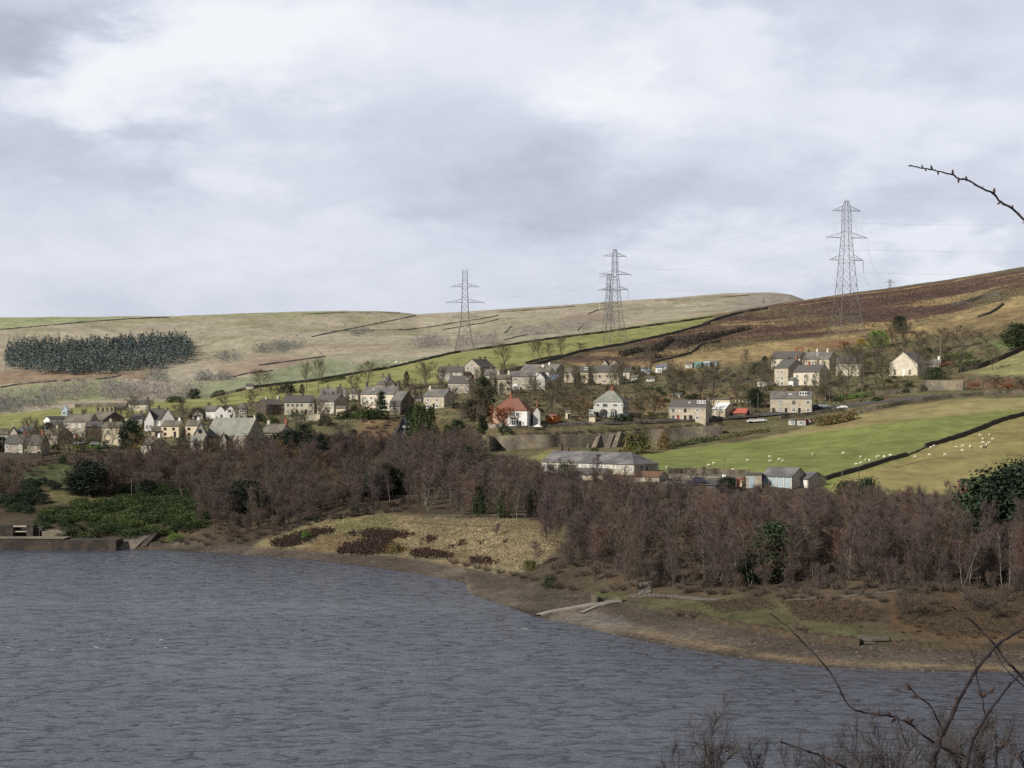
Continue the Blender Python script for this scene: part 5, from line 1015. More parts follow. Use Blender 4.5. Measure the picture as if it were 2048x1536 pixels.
H('terrace', 'cream stone terrace with three big dark chimneys right of the purple tree', 'house', 721, 787, 809, 820, 788, 773, 'stone_cream', 'slate', W=8.5).win(2.0, 4.7, 1.4, 1.1).win(5.0, 4.7, 1.4, 1.1).win(10.6, 4.8, 1.4, 1.2).win(2.0, 2.6, 1.4, 1.2).win(5.4, 2.7, 1.3, 1.5).win(11.3, 2.4, 1.2, 1.3).win(2.0, .6, 1.3, 1.1).win(5.0, .6, 1.3, 1.1).chim(.02, 1.7).chim(.56, 1.8).chim(.98, 2.2).skylight(.32)
H('house', 'grey hip roofed house behind the three big chimneys', 'house', 752, 788, 796, 782, 769, 752, 'stone_grey', 'slate', W=9, hip=4).win(3.0, 1.6, 1.1, 1.1).win(6.5, 1.6, 1.5, 1.1).chim(.28, 1.0).chim(.62, .8)
h = H('house', 'dark gabled house at the head of the steep lane', 'house', 782, 803, 829, 826, 801, 783, 'stone_dark', 'slate', W=9); h.win(3.0, 4.0, 1.6, .8).chim(.1, 1.0)
h.block(779, 800, 803, 824, 812, 803, 'stone_grey', 'slate_dark', W=5, dD=-6); h.win(2.0, 1.4, 2.0, 1.0)
H('house', 'square cream stone house with four white windows and a dark door above the tall hedge', 'house', 847, 888, 909, 817, 793, 779, 'stone_tan', 'slate', W=8).win(2.0, 3.5, 1.4, 1.3).win(6.2, 3.5, 1.4, 1.3).win(2.0, 1.0, 1.5, 1.2).win(6.2, 1.0, 1.4, 1.2).door(.5, 'door_dark').chim(.07, 1.1, 'stone_cream').chim(.98, .9)
H('garage', 'small dark flat garage left of the square cream house', 'garage', 828, 846, 849, 804, 796, 792, 'stone_dark', 'slate_dark', W=5).door(.5, 'frame_grey', 2.2, 1.7)
H('terrace', 'short terrace with white ground floor windows left of the big gabled house', 'house', 876, 926, 930, 761, 744, 733, 'stone_grey', 'slate_dark', W=8).grid(4, 2, 1.5, 1.6, m=.15).chim(.4, 1.1).chim(.75, 1.1)
H('house', 'big gable fronted stone house with two white windows high in the village centre', 'house', 925, 961, 991, 756, 734, 718, 'stone_grey', 'slate_dark', 'front', 13).win(2.9, 4.5, 1.6, 1.6, bars=2).win(6.6, 4.5, 1.6, 1.6, bars=2).win(5.8, .9, 1.0, 1.3, 'frame_brown').win(3.5, 3.6, 1.4, 1.4, side='right').win(7.0, 3.6, 1.4, 1.4, side='right').chim(.55, 1.1).chim(.9, 1.2)
H('terrace', 'dark roofed row with small windows below the short terrace', 'house', 896, 938, 948, 788, 766, 752, 'stone_grey', 'slate_dark', W=8).grid(3, 2, 1.2, 1.2).skylight(.85).skylight(.95).door(.2)
H('house', 'tan house with small dark windows and an evergreen column in front', 'house', 979, 1021, 1024, 788, 758, 749, 'stone_tan', 'slate_stone', W=7).win(8.0, 4.9, 1.3, .8, 'frame_brown').win(8.0, 2.2, 1.3, .8, 'frame_brown').chim(.38, 1.4, 'stone_cream').chim(.88, 1.3, 'stone_cream')
h = H('terrace', 'grey stone terrace with a white conservatory in front', 'house', 1021, 1069, 1071, 778, 753, 743, 'stone_tan', 'slate', W=7); h.win(2.6, 4.2, 1.5, 1.0).win(5.5, 4.2, 1.0, 1.0).win(8.8, 4.2, 1.7, 1.0).win(2.6, 2.0, 1.5, 1.1).win(5.5, 2.0, 1.0, 1.1).win(8.8, 2.0, 1.7, 1.1).door(.98)
b = MB(); T = h.T; b.add([T(-.8, -3, -1), T(4.2, -3, -1), T(4.2, -.02, -1), T(-.8, -.02, -1), T(-.8, -3, 1.0), T(4.2, -3, 1.0), T(4.2, -.02, 1.0), T(-.8, -.02, 1.0)], [(0, 1, 5, 4), (1, 2, 6, 5), (3, 0, 4, 7)]); o = b.obj('conservatory', M['glass_pale'], h.root)
MB().add([T(-.9, -3.1, 1.0), T(4.3, -3.1, 1.0), T(4.3, -.02, 1.0), T(-.9, -.02, 1.0), T(.8, -1.5, 2.2), T(2.6, -1.5, 2.2)], [(0, 1, 5, 4), (1, 2, 5), (2, 3, 4, 5), (3, 0, 4)]).obj('roof', M['roof_white'], o)
b = MB()
for k in range(7): b.bar(T(-.8 + 5 * k / 6, -3.03, -1), T(-.8 + 5 * k / 6, -3.03, 1.0), .07)
b.obj('frame', M['frame_white'], o)
H('house', 'pale rendered gable block at the right end of the conservatory terrace', 'house', 1069, 1090, 1100, 779, 757, 745, 'render_pale', 'slate_dark', 'front', 8).win(2.3, 2.2, 2.0, 1.2, bars=3)
H('house', 'grey roofed house stepping up behind the pale gable block', 'house', 1071, 1098, 1109, 764, 744, 734, 'render_pale', 'slate_stone', W=8).win(5.6, 3.2, .8, .9).chim(.35, .9, 'render_white', 1)
H('terrace', 'long plain slate roof behind the conservatory terrace', 'house', 1040, 1112, 1132, 752, 740, 729, 'stone_grey', 'slate', W=9).chim(.68, .8, 'render_white', 1)
H('house', 'slate roofed house with a blue tarpaulin below the long slate roof', 'house', 1094, 1112, 1124, 778, 763, 750, 'stone_grey', 'slate_blue', W=8)
MB().add([P(1103, 759, 755), P(1109, 759, 755), P(1114, 750, 758), P(1106, 750, 758), P(1112, 754, 756), P(1104, 754, 756.2)], [(0, 1, 4, 5), (5, 4, 2, 3)]).obj('tarpaulin', M['tarp'])
tag(bpy.data.objects['tarpaulin'], 'blue tarpaulin spread on the slate roof in the village centre', 'tarpaulin')
h = H('terrace', 'long row of tan cottages with a pale porch in the upper centre of the village', 'house', 1176, 1238, 1243, 768, 744, 731, 'stone_tan', 'slate_dark', W=8); h.grid(4, 1, 1.2, 1.2, 'frame_grey', zz=[3.6]).chim(.98, 1.0).win(2.4, 1.4, 1.4, 1.2).win(7.5, 1.2, 1.8, 1.2, bars=2)
h.block(1160, 1177, 1180, 768, 744, 733, 'render_cream', 'slate_dark', W=8, dD=-.7); h.win(1.9, 3.2, 1.1, 1.6, 'frame_brown').dormer(.7, 1.8, 1.2)
H('house', 'small tan house end showing through trees left of the pale porch', 'house', 1128, 1148, 1152, 765, 745, 737, 'stone_tan', 'slate_stone', W=6).win(1.5, 2.8, .9, 1.1, 'frame_brown')
for i, (a, c) in enumerate([(1203, 1215), (1220, 1236)]):
    H('cottage', ['small stone gable half hidden above the tan cottages, left of two', 'small stone gable above the tan cottages, right of two'][i], 'house', a, c, c + 5, 735, 728, 720, 'stone_grey', 'slate_stone', 'front', 6).win(1.2, .9, .8, .9, 'frame_brown')
H('house', 'low tan house with slate roof right of the big gable fronted house', 'house', 968, 1004, 1012, 764, 750, 739, 'stone_tan', 'slate', W=8).grid(3, 1, 1.2, 1.1).chim(.3, 1.1).chim(.9, 1.0)
H('cottage', 'stone cottage end with pale gable right of the tan cottages', 'house', 1246, 1259, 1268, 758, 744, 735, 'stone_cream', 'slate_dark', W=6).win(1.4, 2.0, 1.0, 1.1).chim(.9, .9)
H('cottage', 'small cream cottage behind the purple brown tree left of the chimneyed terrace', 'house', 699, 716, 722, 800, 787, 778, 'stone_cream', 'slate', W=7).win(1.6, 1.5, 1.1, 1.1).chim(.2, 1.0)
H('house', 'grey stone house tucked between the lone cream cottage and the white twin gables', 'house', 262, 284, 290, 850, 836, 827, 'stone_grey', 'slate_dark', W=7).grid(2, 1, 1.1, 1.1).chim(.8, 1.0)
# --- red roofed and hipped semis
h = H('house', 'white and pink house under a big red hipped roof with red chimneys', 'house', 986, 1054, 1068, 853, 821, 797, 'render_white', 'tile_red', W=10, hip=4.5); h.win(9.0, 4.6, 1.1, 1.3).bay(.63, 2.6, 1.0, 2.6, roof='tile_red').door(.8, 'door_dark').win(11.3, 1.2, .8, 1.3).chim(.42, 1.6, 'brick_red', 3)
MB().add([h.T(-.04, -.05, -2), h.T(h.L * .44, -.05, -2), h.T(h.L * .44, -.05, h.he - .1), h.T(-.04, -.05, h.he - .1), h.T(-.04, 2, -2), h.T(-.04, 2, h.he - .1)], [(0, 1, 2, 3), (4, 0, 3, 5)]).obj('wall', M['render_pink'], h.root)['label'] = 'pink brick left half of the front'
h.win(1.4, 4.6, 1.1, 1.3, 'frame_brown').win(3.4, 4.6, 1.3, 1.3, 'frame_brown').win(3.4, 1.3, 1.9, 1.5, 'frame_brown')
h.block(1066, 1080, 1083, 852, 824, 813, 'render_pale', 'tile_red', 'front', 8, dD=1.5); h.chim(.2, 1.8, 'brick_red')
h = H('house', 'grey white pair of houses under a big grey green hipped roof with bay windows', 'house', 1187, 1245, 1258, 835, 803, 781, 'render_pale', 'slate_green', W=10, hip=4.8); h.win(1.7, 4.6, 1.3, 1.2).win(4.5, 4.6, 1.9, 1.2, 'frame_grey', bars=2).win(8.4, 4.6, 1.9, 1.2, bars=2).win(11, 4.6, .9, 1.2).bay(.34, 2.5, .9, 2.6, 'frame_grey').bay(.68, 2.5, .9, 2.6).door(.12, 'door_dark').win(10.9, 1.2, 1.0, 1.7).chim(.52, 1.4, 'brick_red', 3)
H('porch', 'little white lean to against the left wall of the grey green hipped house', 'shed', 1178, 1187, 1188, 835, 822, 819, 'render_white', 'frame_white', W=3).win(.8, 1.1, 1.0, 1.2)
h = H('shed', 'bright orange garden shed with red roof', 'shed', 1091, 1109, 1122, 846, 833, 829, 'orange', 'tile_red', W=4.5, sink=1.0); h.win(2.4, 1.3, .5, .8, 'frame_brown')
H('outbuilding', 'small cream outbuilding between the orange shed and the hipped pair', 'shed', 1131, 1141, 1143, 838, 824, 820, 'render_cream', 'slate_stone', W=4).door(.7)
H('garage', 'pale cream garage block in front of the grey green hipped pair', 'garage', 1178, 1190, 1193, 845, 833, 829, 'render_cream', 'slate_stone', W=4)
# --- road side terraces on the right
h = H('terrace', 'brown stone roadside pair with white dormers and a white downpipe', 'house', 1337, 1411, 1424, 841, 815, 800, 'stone_tan', 'slate_dark', W=8); h.win(1.9, 3.9, 1.1, 1.5, 'frame_grey').win(6.6, 3.9, 1.1, 1.5, 'frame_brown').win(11.5, 4.0, 1.3, 1.4).win(1.9, 1.2, 1.1, 1.5, 'frame_grey').win(6.6, 1.2, 1.1, 1.5, 'frame_brown').win(11.4, 1.1, 1.4, 1.3).door(.26, 'door_red').door(.6, 'door_dark', 1.4).gutter(pipe=.325).skylight(.52, .55).dormer(.84, 3.4, 1.1, zf=.5).chim(.03, .8).chim(.98, 1.0)
H('outbuilding', 'beige walled yard building behind the white sheet roof', 'shed', 1414, 1459, 1462, 812, 799, 796, 'render_cream', 'slate_stone', W=5)
h = H('garage', 'stone garage with a slanting white sheet roof beside the roadside pair', 'garage', 1424, 1450, 1470, 833, 818, 806, 'stone_tan', 'roof_white', W=8)
h = H('shed', 'low open shed with bright red sheet roof beside the white sheet roof', 'shed', 1452, 1492, 1499, 832, 826, 817, 'stone_black', 'roof_red', W=7, sink=1.5)
b = MB(); q = [P(1471 + 7.2 * k, 806, 705) for k in range(5)]
for p in q: b.bar(p - Vector((0, 0, 1)), p + Vector((0, 0, 1.1)), .12)
b.bar(q[0], q[-1], .3); b.bar(q[0] + Vector((0, 0, -.6)), q[-1] + Vector((0, 0, -.6)), .2); tag(b.obj('balustrade', M['frame_white']), 'white balustrade on the terrace above the red sheet roof', 'balustrade')
b = MB(); b.add([q[0] + Vector((-.3, .4, -.4)), q[-1] + Vector((.3, .4, -.4)), q[-1] + Vector((.3, .4, -4)), q[0] + Vector((-.3, .4, -4)), q[0] + Vector((-.3, 5, -.4)), q[-1] + Vector((.3, 5, -.4))], [(0, 3, 2, 1), (0, 1, 5, 4)]); tag(b.obj('garden_wall', M['stone_tan']), 'stone terrace wall carrying the white balustrade', 'wall')
h = H('terrace', 'flat fronted brown stone row of three with a square white dormer', 'house', 1541, 1623, 1625, 826, 797, 783, 'stone_tan', 'slate', W=8); h.win(4.0, 4.1, 1.3, 1.8, 'frame_grey', 'glass_pale').win(9.0, 4.1, 1.5, 1.8, 'stone_cream').win(14.5, 4.2, 1.5, 1.5).win(4.0, 1.2, 1.3, 1.6, 'frame_grey', 'glass_pale').win(9.0, 1.2, 1.3, 1.6).win(14.6, 1.2, 1.3, 1.4).door(.07, 'frame_brown').door(.38, 'door_dark').door(.7, 'door_dark').skylight(.48, .5, 1.4, 1.2).dormer(.79, 3.0, 1.5, zf=.4).chim(.32, .8).chim(.65, .7).chim(.95, .8)
# --- upper right cluster
H('terrace', 'upper dark roofed row with two brick chimneys at the right', 'house', 1543, 1600, 1610, 742, 717, 703, 'stone_cream', 'slate_dark', W=9).win(1.9, 4.0, 1.4, 1.5).win(8.4, 4.2, 1.5, .9).win(1.9, 1.5, 1.4, 1.4).chim(.8, 1.7, 'brick_red').chim(.98, 2.0, 'brick_red')
H('terrace', 'grey roofed row with three small chimneys right of the brick chimney row', 'house', 1604, 1658, 1674, 742, 718, 704, 'stone_tan', 'slate', W=9).win(5.6, 3.6, 1.2, 2.2).win(11, 4.2, 1.3, .8).chim(.1, 1.2).chim(.42, 1.4, 'stone_cream').chim(.8, 1.4, 'stone_cream').skylight(.5)
H('house', 'tall gabled stone house with many white windows at the right, leftmost of the front pair', 'house', 1549, 1576, 1611, 771, 736, 719, 'stone_tan', 'slate_dark', W=11).win(1.8, 6.0, 1.0, 1.6).win(4.7, 6.0, 1.4, 1.6).win(1.8, 3.4, 1.0, 1.6).win(4.7, 3.4, 1.4, 1.6).win(1.8, .8, 1.0, 1.6).win(4.7, .9, 1.9, 1.5).win(5.5, 7.2, 1.5, 1.1, side='right').chim(.99, 1.4, 'brick_red')
H('shed', 'white painted lean to at the foot of the tall gabled stone house', 'shed', 1577, 1586, 1597, 774, 761, 755, 'render_white', 'slate', W=5)
H('house', 'stone pair with dark roof and bright bay fronts right of the tall gabled stone house', 'house', 1587, 1638, 1660, 771, 744, 730, 'stone_cream', 'slate_dark', W=10).win(2.0, 4.2, 1.3, 1.6).win(2.0, 1.4, 1.3, 1.6).win(5.8, 4.2, 1.2, 1.8).win(5.8, 1.2, 1.4, 1.8).win(10.0, 4.2, 1.4, 1.8).win(10.0, 1.2, 1.4, 2.2).chim(.4, 1.4, 'brick_red').chim(.97, 1.4)
H('house', 'stone house hidden behind two big bare trees at the upper right', 'house', 1672, 1721, 1730, 752, 726, 710, 'stone_tan', 'slate_dark', W=8).grid(4, 2, 1.1, 1.3).chim(.3, 1.2).chim(.9, 1.2)
H('chapel', 'tan gable fronted chapel with a white door at the upper right', 'chapel', 1779, 1834, 1858, 752, 727, 704, 'stone_cream', 'slate', 'front', 14).door(.52, 'door_white', 1.3, 3.0).win(2.8, 1.7, 1.2, 2.6, 'stone_cream').win(9.8, 1.7, 1.2, 2.6, 'stone_cream')
H('cottage', 'low slate roof with a white chimney behind the hedge right of the gabled chapel', 'house', 1856, 1878, 1888, 735, 729, 719, 'stone_grey', 'slate', W=7).chim(.75, 1.2, 'render_white')
H('shed', 'grey white garden shed left of the tall gabled stone house', 'shed', 1515, 1535, 1546, 773, 762, 758, 'render_pale', 'slate_dark', W=5, sink=1).win(1.2, 1.1, 1.4, .7, 'frame_grey')
for i, (a, c, g2, vb, ve, vr, w_, rf, lb) in enumerate([(1282, 1299, 1303, 748, 737, 734, 'sky_paint', 'slate', 'pale blue allotment hut, leftmost of the hillside huts'), (1311, 1324, 1327, 745, 735, 731, 'frame_white', 'slate_blue', 'small white glazed hut right of the pale blue allotment hut'), (1318, 1334, 1337, 740, 732, 728, 'render_pale', 'slate_blue', 'grey white hut on the hillside just behind the glazed hut'),
      (1371, 1384, 1388, 736, 728, 725, 'render_pale', 'slate_stone', 'pale pinkish hut left of the row of teal huts'), (1389, 1402, 1405, 735, 727, 724, 'teal', 'teal', 'teal hut, left one of the hillside row'), (1406, 1419, 1421, 734, 726, 723, 'sky_paint', 'sky_paint', 'pale blue hut in the middle of the hillside row'), (1421, 1434, 1437, 732, 725, 722, 'teal', 'slate_blue', 'teal hut at the right end of the hillside row'),
      (1262, 1275, 1278, 762, 754, 750, 'stone_grey', 'slate_stone', 'little stone hut below the pale blue allotment hut'), (1292, 1309, 1312, 763, 757, 753, 'render_pale', 'slate_dark', 'low pale shed with dark roof among the garden trees'), (1347, 1362, 1366, 795, 789, 786, 'wood_dark', 'slate_dark', 'black timber shed above the roadside pair'),
      (1577, 1590, 1594, 850, 840, 838, 'render_pale', 'slate_stone', 'pale allotment shed below the road, left of the red one'), (1594, 1611, 1613, 851, 840, 838, 'render_pale', 'tile_rust', 'grey allotment shed in the middle below the road'), (1612, 1621, 1624, 849, 838, 836, 'roof_red', 'slate_stone', 'red allotment shed below the road')]):
    H('shed', lb, 'shed', a, c, g2, vb, ve, vr, w_, rf, W=4, sink=1.0).win(1.4, 1.1, .8, .7, 'frame_grey').door(.75, 'frame_grey', .8, 1.6)
# --- long hipped building and garages by the field
h = H('long_building', 'long low stone building with a frosted slate hipped roof and a row of white windows', 'building', 1081, 1266, 1316, 947, 926, 904, 'stone_grey', 'slate_frost', W=11.5, hipr=5.5)
for u_, w_ in [(1088, 1.0), (1094.5, 1.0), (1112, 1.0)]: h.win((u_ - 1081) * h.L / 185, 1.6, w_, 1.8)
for k in range(13):
    h.win(h.L * (.345 + .042 * k), 2.2, .85, .85, pane='glass_pale' if k % 3 else 'glass')
h.win(h.L * .9, 1.7, .9, 1.6).win(h.L * .97, 1.7, .9, 1.6); h.win(3.6, 1.7, 1.3, 2.0, 'frame_grey', side='right').win(6.0, 1.7, 1.3, 2.0, 'frame_grey', side='right').chim(.08, 2.0, 'stone_black', 1).chim(.16, .8, 'stone_black', 1, .5)
H('annex', 'low dark roofed annex in front of the long hipped building', 'building', 1138, 1205, 1224, 961, 949, 936, 'stone_tan', 'slate_dark', W=6)
H('shed', 'rusty roofed shed at the right end of the long hipped building', 'shed', 1268, 1318, 1336, 963, 953, 943, 'stone_grey', 'tile_rust', W=6)
h = H('garage_block', 'stone garage block with pale blue doors under a grey roof beside the sheep field', 'garage', 1523, 1583, 1614, 974, 953, 935, 'stone_tan', 'slate_frost', W=8.5)
for k in range(4): h.door(.13 + .245 * k, 'door_blue', 1.7, 2.6)
b = MB()
for k in range(5): b.bar(h.T(h.L * (.01 + .245 * k), -.1, -.5), h.T(h.L * (.01 + .245 * k), -.1, 2.7), .14)
b.obj('door_post', M['frame_white'], h.root)
h.block(1492, 1523, 1524, 974, 949, 947, 'stone_grey', 'slate_dark', W=6, dD=-1.0); h.door(.36, 'door_blue', 1.6, 2.8)
h.block(1593, 1616, 1652, 974, 958, 944, 'stone_grey', 'slate_frost', W=7.5, dD=.5); h.door(.3, 'door_white', 1.2, 1.9).door(.75, 'door_white', 1.2, 1.9)
H('shed', 'white electrical kiosk left of the garage block', 'kiosk', 1445, 1450, 1452, 962, 953, 952, 'render_white', 'frame_white', W=1.2, sink=1, over=.05).door(.5, 'frame_grey', .5, 1.0)
H('shed', 'dark hut beside the white kiosk left of the garages', 'shed', 1451, 1458, 1460, 963, 955, 952, 'wood_dark', 'slate_dark', W=2.5, sink=1).door(.5, 'wood_grey', .7, 1.1)
H('shed', 'cream brick hut with red roof just left of the garage block', 'shed', 1472, 1483, 1491, 973, 959, 955, 'render_cream', 'tile_red', W=4, sink=1).door(.4, 'door_red')
H('shed', 'small dark brick hut in the wood top at the right', 'shed', 1916, 1933, 1937, 972, 962, 960, 'brick_red', 'slate_dark', W=3, sink=2, D=455).door(.5)
# ---------------------------------------------------------------- walls, hedges, roads draped on the land
def drape(path, step=5.0, far=False, dmin=200.0, clampk=True):
    out = []
    for (u0, v0), (u1, v1) in zip(path[:-1], path[1:]):
        n = max(1, int(math.hypot(u1 - u0, v1 - v0) / step))
        for k in range(n):
            t = k / n; out.append((u0 + (u1 - u0) * t, v0 + (v1 - v0) * t))
    out.append(path[-1]); R = []
    for u, v in out:
        p = far_ground(u, v) if far else ground(u, v, dmin, float(I(DK, u)) * 1.0 if clampk else 20000)
        R.append(p)
    # even out single-sample jumps in depth
    for _ in range(2):
        R = [R[0]] + [Vector((R[i].x, (R[i - 1].y + 2 * R[i].y + R[i + 1].y) / 4, R[i].z)) for i in range(1, len(R) - 1)] + [R[-1]]
    for p in R: p.z = height(p.x, p.y)
    return R
def wall(path, h, t, m, label, name='stone_wall', cat='wall', group=None, far=False, step=5.0, dmin=200.0, rough=.12, sink=.8):
    pts = drape(path, step, far, dmin); V = []; Fc = []; r = random.Random(len(path) + int(path[0][0]))
    for i, p in enumerate(pts):
        d = (pts[min(i + 1, len(pts) - 1)] - pts[max(i - 1, 0)]); d.z = 0; d.normalize(); s = Vector((-d.y, d.x, 0)); hh = h * (1 + r.uniform(-rough, rough))
        V += [p - s * t * .62 - Vector((0, 0, sink)), p + s * t * .62 - Vector((0, 0, sink)), p + s * t * .36 + Vector((0, 0, hh)), p - s * t * .36 + Vector((0, 0, hh))]
    for i in range(len(pts) - 1):
        a, b = 4 * i, 4 * i + 4; Fc += [(a, b, b + 3, a + 3), (a + 3, b + 3, b + 2, a + 2), (a + 2, b + 2, b + 1, a + 1)]
    n = len(V); Fc += [(0, 3, 2, 1), (n - 4, n - 3, n - 2, n - 1)]
    o = link(name, mesh(name, V, Fc, M[m])); tag(o, label, cat, group); return o, pts
def ribbon(name, path, w, m, lift=.06, step=5.0, dmin=200.0, kind='structure', label=None, cat=None, th=0.0):
    pts = drape(path, step, False, dmin); V = []; Fc = []
    for i, p in enumerate(pts):
        d = pts[min(i + 1, len(pts) - 1)] - pts[max(i - 1, 0)]; d.z = 0; d.normalize(); s = Vector((-d.y, d.x, 0)); ww = w if not hasattr(w, '__len__') else w[0] + (w[1] - w[0]) * i / (len(pts) - 1)
        for k in (-1, -.33, .33, 1):
            q = p + s * ww / 2 * k; V.append(Vector((q.x, q.y, max(height(q.x, q.y), p.z - .4) + lift)))
    for i in range(len(pts) - 1):
        for k in range(3): a = 4 * i + k; Fc.append((a, a + 1, a + 5, a + 4))
    if th:
        n = len(V); V += [v - Vector((0, 0, th)) for v in V]
        for i in range(len(pts) - 1): a = 4 * i; Fc += [(a, a + 4, n + a + 4, n + a), (a + 3, n + a + 3, n + a + 7, a + 7)]
    o = link(name, mesh(name, V, Fc, M[m], True)); tag(o, label, cat, None, kind); return o
def hedge(path, h, w, m, label, name='hedge', n=40, size=.24, dmin=200.0, group=None):
    pts = drape(path, 4.0, False, dmin); r = np.random.default_rng(int(path[0][0]) + 3); B = Bits(); L = sum((pts[i + 1] - pts[i]).length for i in range(len(pts) - 1)); cnt = int(L * n)
    for k in range(cnt):
        x = r.random() * (len(pts) - 1.001); i = int(x); p = pts[i] + (pts[i + 1] - pts[i]) * (x - i); q = r.random(); a = r.random() * 6.283; rad = w / 2 * math.sqrt(max(.05, 1 - (q * .95) ** 3)) * (.65 + .35 * r.random())
        lump = 1 + .18 * math.sin(x * 1.9) + .12 * math.sin(x * 4.3); B.leaf(np.array([p.x + math.cos(a) * rad, p.y + math.sin(a) * rad, p.z + q * h * lump]), size, r, .2)
    o = link(name, B.me(name, M[m])); tag(o, label, 'hedge', group); return o
wall([(420, 797), (450, 789), (510, 776), (560, 770), (620, 764), (690, 752), (780, 737), (860, 718), (912, 706), (1000, 694), (1100, 679), (1200, 667), (1290, 654), (1350, 646), (1425, 635)], 1.25, .9, 'wall_crest', 'long field wall along the crest of the green strip behind the village')
wall([(1000, 748), (1040, 738), (1100, 722), (1160, 704), (1240, 691), (1350, 667), (1420, 648)], 1.3, 1.0, 'wall_crest', 'field wall between the green strip and the brown moor')
wall([(1405, 650), (1445, 636), (1480, 627), (1535, 618)], 1.4, 1.1, 'wall_crest', 'short dark wall on the moor edge where the green strip ends')
wall([(1050, 728), (1080, 720), (1125, 712)], 1.1, .8, 'wall_mid', 'short low wall inside the green strip above the village')
for pts_, h_, w_, lb_ in [([(1310, 704), (1330, 690), (1345, 680)], 3.0, 3.5, 'dark gorse climbing beside the old quarry'), ([(1296, 720), (1312, 714), (1326, 710)], 7.0, 6.0, 'black overgrown mouth of the old quarry'), ([(1358, 696), (1390, 686), (1428, 676)], 4.5, 5.0, 'long dark gorse bank on the quarry edge'), ([(1240, 714), (1262, 707), (1284, 703)], 2.5, 4.0, 'dark gorse left of the old quarry'), ([(1430, 676), (1470, 664), (1500, 658)], 2.2, 4.0, 'thin dark gorse at the right end of the quarry')]:
    hedge(pts_, h_, w_, 'gorse', lb_, 'gorse_bank', 26, .4)
wall([(1300, 728), (1360, 713), (1385, 706), (1400, 690), (1440, 684)], 1.2, .9, 'wall_mid', 'low wall running up beside the straw moor')
wall([(1905, 612), (1935, 605), (1965, 596), (2000, 590)], 2.0, 1.6, 'wall_crest', 'dark broken wall high on the moor at the right')
wall([(1955, 636), (1975, 630), (1995, 620), (2006, 610)], 1.4, 1.2, 'wall_crest', 'short wall climbing the straw slope at the right edge')
wall([(1850, 896), (1856, 894), (1880, 887), (1920, 875), (1960, 860), (1988, 848), (2005, 842), (2060, 828)], 1.35, 1.0, 'wall_dark', 'dark field wall between the two sheep fields, right hand length', step=3)
wall([(1650, 960), (1680, 951), (1720, 940), (1760, 927), (1813, 912)], 1.2, 1.0, 'wall_dark', 'dark field wall between the two sheep fields, left hand length', step=3)
wall([(1813, 912), (1830, 905), (1850, 896)], .5, .8, 'wall_mid', 'tumbled gap in the wall between the two sheep fields')
wall([(1920, 745), (1960, 737), (2000, 721), (2060, 695)], 2.2, 1.0, 'wall_dark', 'stout dark wall climbing to the right edge above the road')
wall([(1560, 838), (1620, 830), (1690, 820), (1722, 827)], 1.2, .9, 'wall_mid', 'mossy wall along the lower side of the road right of the flat fronted row')
wall([(1722, 824), (1760, 818), (1810, 808), (1860, 801), (1900, 796), (1970, 790), (2060, 786)], 1.5, 1.0, 'wall_mid', 'tumbled stone wall between the road and the green field')
o, _ = wall([(1853, 780), (1890, 780), (1928, 780)], 4.0, 1.0, 'retaining', 'tall grey retaining wall beside the road at the upper right', 'retaining_wall', rough=.03)
wall([(1932, 777), (1990, 776), (2060, 776)], 4.2, 1.2, 'wall_brown', 'reddish brown overgrown wall at the right edge above the road', 'retaining_wall', rough=.15)
wall([(1650, 800), (1720, 792), (1800, 786), (1850, 783)], 1.6, 1.0, 'wall_mid', 'wall along the upper side of the road at the right')
# the great buttressed retaining wall
def retaining(path, label, top_px):
    pts = drape(path, 5, False, 480); V = []; Fc = []
    for i, p in enumerate(pts):
        u = MID + FOC * p.x / p.y; h = float(np.interp(u, [t[0] for t in top_px], [t[1] for t in top_px])) * p.y / FOC
        V += [p + Vector((0, -1.0, -1.5)), p + Vector((0, -.1, h)), p + Vector((0, 1.0, h + .05)), p + Vector((0, 6.0, h - .6))]
    for i in range(len(pts) - 1):
        for k in range(3): a = 4 * i + k; Fc.append((a, a + 4, a + 5, a + 1))
    return tag(link('retaining_wall', mesh('retaining_wall', V, Fc, M['retaining'])), label, 'wall'), pts
rw, rp = retaining([(978, 901), (1050, 897), (1120, 893), (1200, 894), (1260, 890), (1330, 882), (1445, 868)], 'huge grey buttressed retaining wall below the road', [(978, 28), (1060, 27), (1120, 23), (1200, 26), (1300, 26), (1380, 22), (1445, 18)])
for (u, vb, hp, wp, run) in [(1180, 893, 15, 12, 4.0), (1199, 894, 24, 10, 5.0), (1224, 893, 21, 12, 4.2), (1239, 892, 25, 11, 4.6), (1256, 890, 24, 10, 4.2), (1322, 884, 14, 10, 3.0), (1116, 893, 9, 4, 1.6)]:
    p = ground(u, vb, 480); s = p.y / FOC; w = wp * s; h = hp * s * 1.15; run *= .9; ox = -run * .62
    MB().add([p + Vector(q) for q in [(ox - w / 2, -run, -1), (ox + w / 2, -run, -1), (w / 2, 1.5, -1), (-w / 2, 1.5, -1), (-w * .35, .2, h), (w * .35, .2, h), (w * .35, 1.5, h), (-w * .35, 1.5, h)]], [(0, 1, 5, 4), (1, 2, 6, 5), (3, 0, 4, 7), (4, 5, 6, 7)]).obj('buttress', M['retaining'], rw)
wall([(1335, 947), (1400, 947), (1500, 950)], 1.5, .8, 'wall_mid', 'long low wall behind the parked blue van', dmin=440)
wall([(1340, 956), (1380, 955), (1480, 957)], .5, .7, 'concrete', 'pale kerb wall with steps beside the parked blue van', dmin=440)
o, pf = wall([(1359, 872), (1395, 870), (1432, 868)], 1.4, .2, 'sky_paint', 'pale blue sheet fence at the foot of the retaining wall', 'sheet_fence', 'fence', rough=.04)
